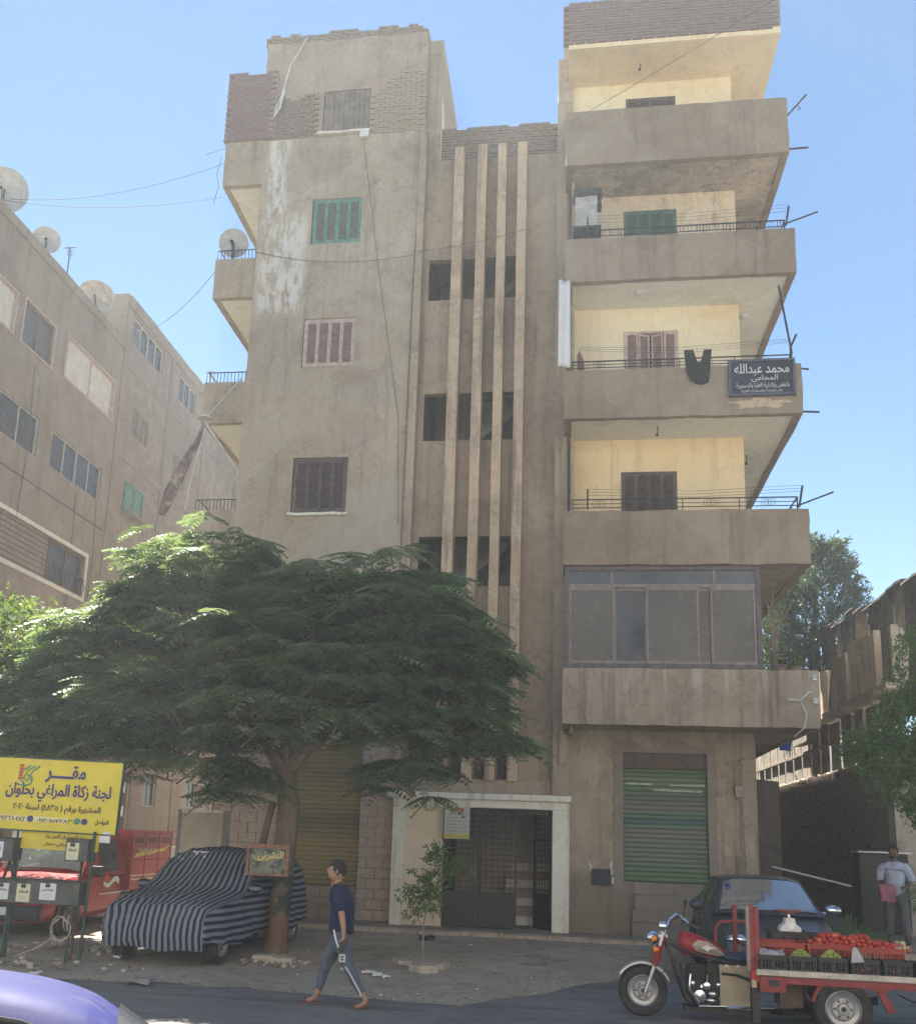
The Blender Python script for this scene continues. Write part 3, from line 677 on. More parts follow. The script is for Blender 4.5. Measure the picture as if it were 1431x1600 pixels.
# --- railings
def railing(x0, x1, z, h, y, parent, style, step, side=None):
    m = MB(); m.box(x0, x1, y-.012, y+.012, z+h-.02, z+h); m.box(x0, x1, y-.008, y+.008, z+.08, z+.095)
    n = int((x1-x0)/step)
    for i in range(n+1):
        x = x0+step*i; m.box(x-.008, x+.008, y-.008, y+.008, z, z+h-.02)
        if i == n: break
        c = x+step/2; r = (h-.12)/2; zc = z+.095+r
        for dx in ((-.06,0,.06) if style else (0,)):
            pts = [(c+dx+r*(1.0 if style else .7)*math.cos(a*math.pi/6), y, zc+r*.95*math.sin(a*math.pi/6)) for a in range(13)]; m.tube(pts, .0045, 4, cap=False)
        if not style:
            for dx in (-.2,-.14,.14,.2):
                if abs(dx) < step/2-.03: m.box(c+dx-.006, c+dx+.006, y-.006, y+.006, z+.09, z+h-.02)
        else: m.box(x, x+step, y-.006, y+.006, zc-.006, zc+.006)
    if side:
        m.box(x1-.012, x1+.012, y, side, z+h-.02, z+h)
        for k in range(10): yy = y+(side-y)*k/10; m.box(x1-.008, x1+.008, yy-.008, yy+.008, z, z+h)
    return m.build('railing', IRON, parent)
railing(0.02, 4.35, 8.35, .27, BY+.07, B1, 1, 1.08, 24); railing(0.02, 4.35, 11.39, .24, BY+.07, B2, 1, 1.08, 24); railing(0.02, 4.35, 14.43, .24, BY+.07, B3, 0, .54, 24)
railing(3.75, 4.45, 5.18, .35, BY+.07, B0, 0, .35, 24)
lr = MB(); pass
for z in (15.2, 12.02, 8.9):
    m = MB(); m.box(-8.4, -7.45, 20.08, 20.1, z+.26, z+.28); m.box(-8.36, -8.34, 20.1, 25, z+.26, z+.28)
    for i in range(12): x = -8.4+i*.085; m.box(x-.006, x+.006, 20.085, 20.097, z, z+.26)
    m.build('railing', IRON, BL)
# plaster holes / hooks / ceiling lamps (parts of the building)
for (x, y, z, r) in ((1.45,19.35,13.43,.13), (3.75,20.5,13.43,.1)):
    m = MB(); m.lathe([(0,-.07),(r*.6,-.065),(r,-.03),(r,.0)], 'Z', (x,y,z+.02), 16); m.build('ceiling_lamp', WHP, BL, smooth=True)
for (x, y, z) in ((1.75,19.3,10.3), (3.8,21.0,10.3), (1.5,19.4,19.2)):
    m = MB(); m.tube([(x,y,z+.06),(x+.02,y,z-.06),(x,y,z-.14)], .012, 5); m.ball((x,y,z-.15), .03); m.build('ceiling_hook', IRON, BL)
for z in (5.35, 8.5): pass
# ================================================================== left neighbours along the side street (their fronts face +X)
def sidewin(parent, y0, y1, z0, z1, fm, gm, n=3, rec=.08, name='window', X=-15, label=None):
    m = MB(); t = .035
    m.box(X-rec-.03, X-rec+.03, y0, y1, z1-t, z1); m.box(X-rec-.03, X-rec+.03, y0, y1, z0, z0+t)
    for i in range(n+1): y = y0+(y1-y0-t)*i/n; m.box(X-rec-.03, X-rec+.03, y, y+t, z0+t, z1-t)
    o = m.build(name, fm, parent, label=label)
    for i in range(n):
        a = y0+(y1-y0-t)*i/n+t; b = y0+(y1-y0-t)*(i+1)/n; g = MB(); dx = .02*(i % 2); g.box(X-rec-.015-dx, X-rec-.005-dx, a, b, z0+t, z1-t); g.build('pane', gm, o)
    return o
def rim(parent, y0, y1, z0, z1, mat, w=.06, d=.05, X=-15):
    m = MB(); m.box(X, X+d, y0-w, y1+w, z1, z1+w); m.box(X, X+d, y0-w, y1+w, z0-w, z0); m.box(X, X+d, y0-w, y0, z0, z1); m.box(X, X+d, y1, y1+w, z0, z1); m.build('window_surround', mat, parent)
NA = thing('apartment_building', 'grey neighbouring block on the left with long window bands and dishes on its roof', 'building', (-18,24,0))
WA = [(20.0,22.3,14.85,16.0), (22.75,24.35,14.85,16.1), (25.1,28.2,14.95,16.25), (20.3,24.2,12.02,13.15), (24.95,28.05,12.05,13.15), (20.5,27.6,8.75,10.05), (20.5,24,5.6,6.9), (25.2,28,5.6,6.9), (21,24,2.5,3.8), (25.5,27.5,2.5,3.8)]
mb = MB(); walls(mb, 14, 28.6, 0, 17.9, -15.25, -15, WA, axis='X', step=.9); mb.jitter(.015, .9); mb.build('wall', SIDE, NA)
mb = MB(); mb.box(-27, -15.6, 14, 28.6, 0, 17.85); mb.build('body', SIDE, NA)
mb = MB(); mb.rbox(-15.25, -14.93, 14, 28.62, 17.7, 18.0, .5).jitter(.02, 2); mb.build('roof_edge', SIDE, NA)
CANV = sol('cream_canvas', (.66,.62,.54), .85, 0, .12, 3, .15, dirt=(.5,.46,.40)); BWN = sol('brown_wood_frame', (.20,.11,.08), .7, 0, .3, 6)
LWD = sol('light_frame', (.50,.47,.44), .6, 0, .15, 6)
sidewin(NA, *WA[1], BWN, GLS, 2); sidewin(NA, *WA[3], LWD, GLS, 4); sidewin(NA, *WA[4], LWD, GLS, 4)
for w in (WA[0], WA[2]):
    n = 1 if w is WA[0] else 2
    o = sidewin(NA, *w, PNK, CANV, n, .03, 'canvas_screened_window'); rim(NA, *w, PNK)
rim(NA, *WA[1], PNK)
rim(NA, *WA[5], PORT, .12)
lo = MB(); lo.box(-15.12, -15.06, 20.5, 25.5, 8.75, 10.05); pn = lo.build('loggia_screen', SIDE, NA)
for i in range(8): m = MB(); m.box(-15.05, -15.03, 20.5, 25.5, 8.85+i*.155, 8.87+i*.155); m.build('batten', DKW, pn)
sidewin(NA, 25.6, 27.55, 8.8, 10.0, BWN, GLS, 2, .1)
rl = MB(); rl.box(-14.9, -14.88, 25.6, 27.5, 9.25, 9.28)
for i in range(9): y = 25.65+i*.22; rl.tube([(-14.9,y,8.8),(-14.84,y+.05,9.0),(-14.9,y,9.25)], .012, 4)
rl.build('railing', IRON, NA)
for w in WA[6:]: sidewin(NA, *w, LWD, GLS, 3)
dr = MB()
for z in (11.2, 7.6): dr.box(-15, -14.97, 14, 28.5, z, z+.03)
for y, z0, z1 in ((23.6,9.9,14.5),(26.6,6,11.8),(27.9,8,12)): dr.tube([(-14.97,y,z0),(-14.96,y+.1,(z0+z1)/2),(-14.97,y-.05,z1)], .015, 4)
dr.build('wall_cable', CBL, NA)

def sidebrick(t, c):
    mp = t.map((1,1,1)); x, y, z = t.xyz()
    cb = t.n.new('ShaderNodeCombineXYZ'); t.put(cb.inputs[0], y); t.put(cb.inputs[1], z)
    b = t.n.new('ShaderNodeTexBrick'); t.put(b.inputs[0], cb.outputs[0]); b.inputs['Scale'].default_value = 1
    b.inputs['Brick Width'].default_value = .25; b.inputs['Row Height'].default_value = .08; b.inputs['Mortar Size'].default_value = .012
    b.inputs['Color1'].default_value = (.36,.28,.23,1); b.inputs['Color2'].default_value = (.28,.21,.17,1); b.inputs['Mortar'].default_value = (.17,.15,.13,1)
    m = t.rng(t.noise(.7, 6, .7), .5, .54)
    return t.mix(t.math('MAXIMUM', t.math('MULTIPLY', m, .9), .35), b.outputs[0], c)
SB = plaster('side_brickwork', (.25,.215,.175), (.21,.18,.145), streak=.25, patch=.7, bump=.8, extra=sidebrick)
NBB = thing('apartment_building', 'taller brick-faced block behind the grey one on the left, with a green shutter', 'building', (-18,36,0))
WB = [(29.15,31.7,18.25,19.2), (33.3,35.0,18.1,19.1), (29.75,31.0,15.1,16.1), (33.3,34.6,14.8,15.9), (29.65,31.05,12.35,13.35), (36.5,38,11.4,12.5), (33.44,34.6,2.6,3.75), (37.4,38.6,2.7,3.7), (31.0,32.2,.1,3.4), (40,42.5,18,19), (33.2,34.6,8.5,9.8), (29.8,31,8.8,9.9)]
mb = MB(); walls(mb, 28.6, 47, 0, 19.5, -15.25, -15, WB, axis='X', step=1.1); mb.jitter(.012, .9); mb.build('brick_wall', SB, NBB)
mb = MB(); mb.box(-26, -15.7, 28.62, 47, 0, 19.6); mb.rbox(-19.5, -15.0, 28.55, 28.85, 17.9, 19.75, .5).jitter(.02, 1.5); mb.build('end_wall', PORT if False else SIDE, NBB)
mb = MB(); mb.rbox(-15.2, -14.9, 28.6, 47, 19.3, 19.7, .6).jitter(.03, 1.6); mb.build('roof_edge', SIDE, NBB)
fr_ = MB()
for y in (28.62, 32.4, 36.0, 40): fr_.box(-15, -14.96, y, y+.3, 0, 19.4)
for z in (17.2, 14.0, 10.9, 7.5, 4.3): fr_.box(-15, -14.965, 28.9, 47, z, z+.25)
fr_.build('concrete_frame', SIDE, NBB)
sidewin(NBB, *WB[0], LWD, GLS, 4); sidewin(NBB, *WB[1], LWD, GLS, 3); sidewin(NBB, *WB[9], LWD, GLS, 3)
for w in (WB[2], WB[3], WB[5]):
    sidewin(NBB, *w, SIDE, sol('grey_shutter', (.24,.22,.20), .8), 5)
for w in (WB[6], WB[7], WB[10], WB[11]): sidewin(NBB, *w, LWD, GLS, 2)
o = sidewin(NBB, *WB[4], GRN, GRN, 2, -.04, 'green_shutter'); mb = MB(); mb.box(-15, -14.6, 29.6, 31.1, 12.15, 12.3); mb.build('window_ledge', SIDE, NBB)
mb = MB(); mb.box(-15.12, -15.06, 31.0, 32.2, .1, 3.4); mb.build('door', DKW, NBB)
for z in (2.2, 3.0):
    mb = MB(); mb.box(-15.05, -15.02, 31.1, 32.1, z, z+.35); mb.build('door_pane', WHP, NBB)
# far end of the side street
mb = MB(); mb.box(-30, -7.5, 62, 70, 0, 12); FE = thing('apartment_building', 'plain grey block closing the far end of the side street', 'building', (-18,66,0)); mb.build('wall', SIDE, FE)

# ================================================================== roof dishes, antennas
DSH = sol('dish_grey', (.42,.41,.39), .6, .1, .2, 4, .05, dirt=(.30,.25,.19))
def dish(lab, loc, r, az, el, mat=DSH, post=.5):
    t = thing('satellite_dish', lab, 'satellite dish', loc, 0, 'satellite dishes')
    M = Matrix.Translation((0,0,post)) @ Matrix.Rotation(R(az), 4, 'Z') @ Matrix.Rotation(R(90-el), 4, 'X')
    n = 9; pr = [(r*i/n, -.22*r*(1-(i/n)**2)) for i in range(n+1)]; bk = [(r*i/n, -.22*r*(1-(i/n)**2)-.015) for i in range(n+1)][::-1]
    m = MB(M); m.lathe(pr+bk, 'Z', (0,0,0), 28); m.build('reflector', mat, t, smooth=True, world=False)
    m = MB(M); m.tube([(0,-r*.9,-.03),(0,-r*.3,r*.75)], .014, 5); m.ball((0,-r*.25,r*.78), .05); m.build('feed_arm', IRON, t, world=False)
    m = MB(); m.tube([(0,0,0),(0,0,post)], .03, 6); m.box(-.12, .12, -.12, .12, 0, .03); m.build('post', IRON, t, world=False); return t
dish('large grey dish at the left edge on the grey neighbour roof', (-15.1,21.3,18.0), .62, 25, -12)
dish('small grey dish second from the left edge on the grey neighbour roof', (-15.1,23.5,18.0), .40, 30, -8, post=.45)
dish('rust-stained dish beside the taller brick block roof', (-15.4,27.1,18.0), .60, 25, -5, sol('dish_rusty', (.45,.40,.33), .7, .1, .3, 4, .1, dirt=(.32,.18,.08)), post=.75)
dish('grey dish on the second corner balcony left of the tower', (-8.12,20.3,15.2), .36, 12, -10, post=.62)
def antenna(lab, x, y, z, h):
    t = thing('roof_antenna', lab, 'antenna', (x,y,z), 0, 'roof antennas'); m = MB(); m.tube([(0,0,0),(0,0,h)], .02, 5); m.box(-.2,.2,-.01,.01,h-.03,h-.015); m.build('mast', IRON, t, world=False)
    m = MB()
    for i in range(3): m.box(-.012,.012,-.15,.15,h-.1-i*.1,h-.09-i*.1)
    m.build('crossbar', IRON, t, world=False)
antenna('thin mast on the grey neighbour roof between the dishes', -15.05, 24.7, 18.0, 1.0)
antenna('short thin mast on the roof of the taller brick block', -15.0, 36.2, 19.6, 1.1)
# ================================================================== things on the facade
def ac(lab, x, y, z, w=.62, h=.5, d=.28, face='Y', hood=None):
    t = thing('air_conditioner', lab, 'air conditioner', (x,y,z), 0 if face == 'Y' else R(90), 'outdoor air conditioner units')
    m = MB(); m.box(-w/2, w/2, -d/2, d/2, 0, h); m.build('casing', WHP, t, world=False, bevel=.02)
    m = MB(); m.lathe([(0,-d/2-.012),(h*.4,-d/2-.012),(h*.42,-d/2)], 'Y', (-.05,0,h/2), 20); m.build('fan_grille', IRON, t, world=False)
    m = MB(); m.box(-w/2+.04, -w/2+.08, -d/2-.1, d/2+.2, -.05, 0); m.box(w/2-.08, w/2-.04, -d/2-.1, d/2+.2, -.05, 0); m.build('bracket', IRON, t, world=False)
    return t
a = thing('air_conditioner', 'worn white unit with black cover, left end of the balcony with the green shutter', 'air conditioner', (.32,19.35,14.95), 0, 'outdoor air conditioner units')
m = MB(); m.rbox(-.26, .22, -.25, .3, 0, .72, .12).jitter(.02, 4); m.build('casing', sol('worn_white_paint', (.42,.40,.37), .7, .1, .3, 4, .2, dirt=(.16,.13,.11)), a, world=False)
m = MB(); m.rbox(-.3, .30, -.28, .34, .73, .88, .08).jitter(.05, 4); m.tube([(.22,-.28,.85),(.32,-.28,.7),(.26,-.27,.5)], .03, 6); m.build('cover', sol('black_rag', (.05,.05,.055), .9, 0, .5, 5, .5), a, world=False)
m = MB(); m.box(-.3, .3, -.3, .3, -.1, -.04); m.box(-.3,-.25,-.3,.3,-.5,-.1); m.box(.2,.25,-.3,.3,-.5,-.1); m.build('bracket', IRON, a, world=False)
ac('white unit on the tower side wall under the second corner balcony', -7.62, 22.6, 13.35, face='X')
ac('lower white unit on pipes on the left wall of the tower', -7.62, 23.3, 12.75, face='X')
# hanging cloths
def cloth(name, lab, cat, grid, mat, thick=.006, group=None):
    """grid: rows of world points"""
    m = MB(); n = len(grid[0]); vs = [p for r in grid for p in r]; fs = []
    for i in range(len(grid)-1):
        for j in range(n-1): a = i*n+j; fs.append((a, a+1, a+n+1, a+n))
    m.add(vs, fs); o = m.build(name, mat, None, smooth=2); s = o.modifiers.new('solid', 'SOLIDIFY'); s.thickness = thick; return tag(o, lab, cat, group)
def jit(a=.02): return random.uniform(-a, a)
g = []
for i in range(15):
    t = i/14; row = []
    for j in range(7):
        u = j/6; row.append((-.27+.24*u+.02*t*math.sin(u*9), 18.62-.03*math.sin(u*10+t*2), 13.35-1.95*t+.02*math.sin(u*6)))
    g.append(row)
cloth('white_curtain', 'long white sheet hanging at the left end of the third balcony', 'curtain', g, sol('white_cloth', (.66,.66,.66), .9, 0, .08, 3, .1))
m = MB(); y = 18.74
pts = [(2.26,11.72),(2.44,11.72),(2.52,11.45),(2.58,11.45),(2.64,11.72),(2.79,11.73),(2.76,11.3),(2.72,11.03),(2.60,10.97),(2.48,10.99),(2.36,11.1),(2.29,11.28)]
m.prism(pts, 'Y', y-.02, y+.02); m.jitter(.01, 6); o = m.build('black_trousers', sol('black_cloth', (.012,.012,.014), .95, 0, .3, 6, .3)); tag(o, 'black trousers folded over the washing line of the third balcony', 'trousers')
m = MB()
for k in range(3): m.tube([(.15+0*k, 18.55+k*.07, 11.78),(2.2,18.55+k*.07,11.70-.03*k),(4.3,18.55+k*.07,11.80)], .0035, 4)
m.tube([(4.17,18.83,13.14),(4.36,18.8,11.6)], .022, 6); m.tube([(4.34,18.8,11.4),(4.34,18.8,11.75),(4.45,18.75,12.0)], .025, 6)
m.tube([(4.53,18.85,11.3),(4.68,18.85,11.28)], .02, 5); m.tube([(4.52,18.9,10.40),(4.85,18.9,10.38)], .022, 5)
tag(m.build('washing_line', IRON), 'grey poles and wires for washing over the third balcony beside the black sign', 'washing line', 'washing lines on the balconies')
def rack(lab, z, top):
    m = MB(); m.tube([(4.35,18.75,z),(4.42,18.72,z+.42)], .022, 5); m.tube([(4.30,18.75,z+.02),(4.95,18.6,z+.12+top)], .018, 5)
    for k in range(3): m.tube([(.35,18.62+.06*k,z+.38-.04*k),(2.4,18.62+.06*k,z+.31-.04*k),(4.42,18.62+.06*k,z+.40-.04*k)], .0035, 4)
    m.tube([(.33,18.72,z),(.33,18.72,z+.42)], .018, 5)
    tag(m.build('washing_line', IRON), lab, 'washing line', 'washing lines on the balconies')
rack('iron rods and sagging wires for washing on the balcony above the glazed one', 8.36, .12)
rack('iron rods and wires for washing on the balcony with the green shutter', 14.46, .05)
m = MB(); m.tube([(4.48,18.85,17.1),(4.88,18.7,17.5)], .02, 5); m.tube([(4.7,18.78,17.33),(4.76,18.75,17.2),(4.7,18.76,17.2)], .01, 4); m.tube([(4.49,18.9,16.36),(4.9,18.85,16.33)], .022, 5)
tag(m.build('iron_bracket', IRON), 'iron rods sticking out from the corner of the topmost balcony', 'bracket')
# wooden board leaning at left on third balcony
m = MB(); m.prism([(.13,11.0),(.30,11.0),(.26,11.75),(.17,12.0),(.12,11.9)], 'Y', 19.1, 19.14); tag(m.build('folded_chair', BWN), 'brown wooden chair back at the left end of the third balcony', 'chair')
# lawyer's sign
SG = thing('lawyer_sign', 'black signboard with white arabic lettering on the third balcony parapet', 'sign', (3.75,18.76,10.72))
m = MB(); m.box(3.14, 4.36, 18.73, 18.775, 10.72, 11.44); m.build('board', sol('black_enamel', (.018,.02,.035), .5, 0, .3, 4, .05, dirt=(.05,.05,.06)), SG)
m = MB(); f_ = sol('blue_grey_frame', (.09,.095,.13), .5, .2)
for b in ((3.11,3.16,10.69,11.47),(4.34,4.39,10.69,11.47)): m.box(b[0],b[1],18.70,18.78,b[2],b[3])
m.box(3.16,4.34,18.70,18.78,11.42,11.47); m.box(3.16,4.34,18.70,18.78,10.69,10.735); m.build('frame', f_, SG)
WL = sol('white_lettering', (.62,.62,.62), .7, 0, .1, 9, 0)
text('محمد عبدالله', 3.75, 11.25, 18.725, .26, WL, SG, 1.05, bold=.01); text('المحامى', 3.80, 11.06, 18.725, .15, WL, SG, .5)
text('بالنقض والادارية العليا والدستورية', 3.76, 10.905, 18.725, .13, WL, SG, 1.02); text('مكتب للمحاماة والاستشارات القانونية', 3.74, 10.79, 18.725, .07, WL, SG, .8)
# yellow bare patch under the sign (chipped plaster) is a raised remnant
m = MB(); vs = [(3.75,18.785,10.53)]; n = 40
for i in range(n): a = 2*math.pi*i/n; rr = 1+.22*math.sin(a*5)+.12*math.sin(a*11+1); vs.append((3.72+.52*rr*math.cos(a), 18.783, 10.55+.10*rr*math.sin(a)))
m.add(vs, [(0, 1+(i+1) % n, 1+i) for i in range(n)]); m.build('bare_plaster_patch', plaster('bare_ochre', (.42,.34,.22), (.36,.29,.19), bump=.6), BL)
# conduit + meter box on the ground floor wall, metal box with torn paper
m = MB(); m.tube([(3.3,19.95,1.0),(3.28,19.95,3.58),(3.34,19.95,3.62),(3.66,19.95,3.62)], .022, 6); m.tube([(3.16,19.96,2.95),(3.16,19.96,3.58),(3.34,19.96,3.5),(3.6,19.96,3.52)], .01, 5); m.build('conduit', sol('grey_conduit', (.26,.22,.19), .7), BL)
m = MB(); m.box(3.18, 3.34, 19.88, 19.985, 2.86, 3.08); m.build('meter_box', sol('beige_box', (.33,.29,.24), .7), BL, bevel=.01)
m = MB(); m.rbox(3.33, 3.58, 19.97, 19.995, 0.2, 3.9, .4).jitter(.01, 3); m.build('pipe_chase', LOW, BL)
m = MB(); m.box(.43, .80, 19.955, 19.985, 1.1, 1.41); m.build('junction_cover', sol('dark_plate', (.055,.055,.065), .8), BL)
m = MB()
for x, z, w, h in ((.40,1.36,.05,.12),(.37,1.46,.04,.06),(.80,1.30,.04,.26),(.82,1.14,.04,.12),(.79,1.46,.03,.06)): m.rbox(x, x+w, 19.965, 19.975, z, z+h, .03)
m.jitter(.012, 12); m.build('torn_paper', sol('torn_white_paper', (.6,.6,.57), .9), BL)
m = MB(); m.tube([(4.0,18.76,4.62),(4.2,18.73,4.60),(4.36,18.74,4.76),(4.42,18.76,4.78)], .018, 5); m.tube([(4.22,18.74,4.58),(4.30,18.72,4.35),(4.25,18.75,4.1),(4.1,18.9,3.95)], .012, 5)
tag(m.build('cable_loop', WHP), 'pale loop of cable dangling from the corner of the lowest balcony', 'cable')
for z in (4.98, 4.55): m = MB(); m.lathe([(0,0),(.05,0),(.04,.04),(.06,.07),(.03,.1),(0,.1)], 'Z', (4.47,18.74,z), 10); m.build('insulator', WHP, BL)
# plant and junk on the lowest balcony end
pl = thing('potted_plant', 'yellow green pot plant and dry stalks at the right end of the glazed balcony', 'plant', (4.1,19.3,5.2))
m = MB()
for i in range(9): x = 3.75+random.uniform(0,.1); m.tube([(x,19.0,5.2),(x+jit(.1),19.0,5.9),(x+jit(.3)+.12,19.0,6.4+random.random()*.4)], .009, 4)
m.build('dry_stalks', sol('dry_stalk', (.22,.18,.13), .9), pl)
m = MB(); m.lathe([(0,0),(.12,0),(.15,.22),(0,.22)], 'Z', (3.95,19.2,5.12), 12); m.lathe([(0,0),(.1,0),(.13,.2),(0,.2)], 'Z', (4.25,19.2,5.12), 12); m.build('pot', sol('clay_pot', (.30,.2,.15), .8), pl)
# roof things
m = MB(); m.ball((-5.7,20.15,21.36), (.12,.07,.07), 8, 6); m.ball((-5.78,20.15,21.45), .045); m.tube([(-5.79,20.15,21.47),(-5.84,20.15,21.47)], .01, 4); m.tube([(-5.6,20.15,21.34),(-5.5,20.15,21.3)], [.04,.02], 5); m.tube([(-5.7,20.15,21.3),(-5.7,20.15,21.24)], .01, 4)
tag(m.build('pigeon', sol('pigeon_grey', (.10,.10,.12), .8), smooth=True), 'small grey pigeon perched on the ragged top of the tower', 'bird')
m = MB(); m.tube([(-6.55,20.0,21.25),(-6.65,19.93,20.9),(-6.9,19.93,20.4),(-7.05,19.93,19.6),(-7.2,19.9,19.1)], .016, 6); m.tube([(-7.0,19.92,19.7),(-7.08,19.9,19.2),(-7.2,19.88,18.95)], .028, 6)
tag(m.build('hanging_pipe', WHP), 'pale bent pipe hanging down from the top of the tower', 'pipe')
m = MB(); m.rbox(-5.02, -4.82, 19.86, 19.99, 18.2, 18.34, .05).jitter(.02, 8); tag(m.build('security_light', WHP), 'small white floodlight on the tower below the boarded window', 'light')
# overhead cables
def wire(lab, pts, r=.009, sag=0, name='overhead_cable'):
    P = []; a, b = Vector(pts[0]), Vector(pts[-1])
    if len(pts) == 2:
        for i in range(17): t = i/16; p = a.lerp(b, t); p.z -= sag*4*t*(1-t); P.append(p)
    else: P = pts
    m = MB(); m.tube(P, r*.7, 4); tag(m.build(name, CBL), lab, 'cable', 'cables strung across the street')
wire('cable from the tower corner to the big dish roof on the left', [(-8.45,20.1,17.9),(-15.0,21.5,18.35)], .013, .35)
wire('second thinner cable running left from the upper corner balcony', [(-8.45,20.1,16.95),(-15.0,21.2,18.1)], .013, .25)
wire('slack cable drooping from the second corner balcony to the brick block', [(-8.4,20.1,15.0),(-14.95,29.0,18.6)], .012, .5)
wire('long cable slanting up to the right in front of the topmost balcony', [(-.1,18.7,17.2),(6.6,16.0,19.3)], .013, .1)
wire('thin cable sagging across the tower between the green and pink shutters', [(-7.4,19.95,15.3),(-3.6,19.85,14.95)], .011, .22)
wire('thin cable crossing the cream fins below the upper opening', [(-3.6,19.75,14.95),(-.2,19.7,15.6)], .009, .12)
wire('cable running down the tower between the shutters', [(-4.95,19.95,18.2),(-4.45,19.94,14.9),(-3.8,19.94,11.0),(-3.7,19.95,8.5)], .009)
wire('pair of cables down the edge of the tower beside the stairwell', [(-3.52,19.96,18.3),(-3.6,19.94,14),(-3.62,19.94,9),(-3.6,19.9,4)], .012)
wire('cables clipped to the pilaster left of the balconies', [(-.08,19.7,16.2),(-.1,19.7,12),(-.05,19.7,8),(-.1,19.7,4)], .011)
wire('stray wire hanging on the wall below the lowest balcony', [(-.05,18.75,4.9),(.3,18.77,4.2),(.9,19.9,3.4),(1.8,19.85,2.75),(2.6,19.9,3.0)], .007)
wire('pipe stub and wire hanging off the upper corner balcony', [(-8.9,20.0,18.1),(-8.42,20.0,18.25)], .015)
wire('short loose cable end dangling left of the upper corner balcony', [(-8.5,20.0,18.0),(-8.58,20.0,17.5),(-8.5,20,17.2),(-8.6,20,16.7)], .012)
# rolled awning pole behind tree
aw = thing('folded_awning', 'furled brown and white awning hanging diagonally beside the third corner balcony', 'awning', (-8.6,20.2,10.0))
m = MB(); m.tube([(-8.35,20.0,11.0),(-8.42,20.0,10.6),(-8.7,20,10.0),(-9.0,20,9.3),(-9.15,20,8.8)], [.03,.06,.12,.16,.09], 8); m.jitter(.03, 5); m.build('furled_cloth', sol('awning_cloth', (.16,.10,.085), .9, 0, .6, 2.5, .3, dirt=(.45,.4,.36)), aw)
m = MB(); m.tube([(-8.35,20.0,11.05),(-8.0,20,11.5),(-7.5,20.0,12.1)], .02, 5); m.tube([(-8.3,20,11.0),(-7.5,20,9.9)], .03, 5); m.tube([(-8.3,20,10.9),(-8.55,20,9.5),(-8.6,20,8.9)], .018, 5); m.lathe([(0,-.03),(.18,-.02),(.18,.02),(0,.03)], 'Z', (-8.32,20,11.12), 12); m.build('awning_pole', LWD, aw)

# ================================================================== right side: alley wall, board fence, sheds
AW = thing('brick_boundary_wall', 'long dark rough brick wall bounding the alley right of the building', 'wall', (7.5,32,0))
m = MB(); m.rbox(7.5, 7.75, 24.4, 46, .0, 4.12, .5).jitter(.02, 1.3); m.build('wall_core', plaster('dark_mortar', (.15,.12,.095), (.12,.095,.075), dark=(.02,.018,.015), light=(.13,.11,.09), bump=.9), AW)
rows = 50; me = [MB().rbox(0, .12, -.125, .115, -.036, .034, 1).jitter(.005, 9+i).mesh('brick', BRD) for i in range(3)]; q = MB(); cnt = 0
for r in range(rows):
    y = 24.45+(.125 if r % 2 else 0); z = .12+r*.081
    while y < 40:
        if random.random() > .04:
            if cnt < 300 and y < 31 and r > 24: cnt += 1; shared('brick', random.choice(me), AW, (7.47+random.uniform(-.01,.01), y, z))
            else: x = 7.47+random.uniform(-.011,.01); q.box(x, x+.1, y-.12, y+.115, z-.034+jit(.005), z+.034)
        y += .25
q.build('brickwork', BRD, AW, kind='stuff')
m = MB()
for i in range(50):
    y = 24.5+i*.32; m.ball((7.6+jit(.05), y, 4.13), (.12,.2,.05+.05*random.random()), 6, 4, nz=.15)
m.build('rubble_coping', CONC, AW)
m = MB(); m.rbox(7.3, 7.8, 23.9, 24.4, 0, 4.6, .4).jitter(.01, 2); m.build('end_pillar', CONC, AW)
WO = sol('weathered_boards', (.34,.29,.22), .9, 0, .35, 3, .3, dirt=(.15,.12,.10)); PNL = plaster('precast_panel', (.46,.41,.33), (.41,.36,.29), light=(.48,.44,.36), streak=.4)
BFN = thing('board_fence', 'tall weathered board fence standing on top of the dark brick wall', 'fence', (7.7,30,4.1))
y = 24.6
while y < 42:
    w = random.uniform(1.05,1.35); m = MB(); m.rbox(7.62, 7.64, y, y+w-random.uniform(.20,.30), 4.12, 5.62+jit(.04), .5).jitter(.02, 3); m.build('board', WO, BFN); y += w
m = MB(); m.rbox(7.5, 7.62, 30, 42, 4.95, 5.02, .6).jitter(.02, 1); m.build('rail', WO, BFN)
m = MB(); m.rbox(7.15, 7.75, 23.5, 31.5, 5.62, 5.76, .4).jitter(.03, 1.6); m.build('concrete_ledge', PNL, BFN)
PF = thing('precast_panel_parapet', 'row of tilted pale concrete panels above the alley ledge', 'wall', (7.5,27,5.8))
y = 23.4; k = 0
while y < 31:
    M = Matrix.Translation((7.35,y,5.76)) @ Matrix.Rotation(R((-26,14,-18,8)[k % 4]), 4, 'Z') @ Matrix.Rotation(R((4,-3,6)[k%3]), 4, 'Y')
    m = MB(M); m.rbox(0, .09, 0, 1.22, 0, 1.28+random.uniform(-.1,.12), .4).jitter(.02, 2); m.build('panel', PNL, PF)
    m = MB(); m.rbox(7.28, 7.44, y-.1, y+.06, 5.76, 7.1+jit(.1), .5).jitter(.01, 2); m.build('post', PNL, PF); y += 1.28; k += 1
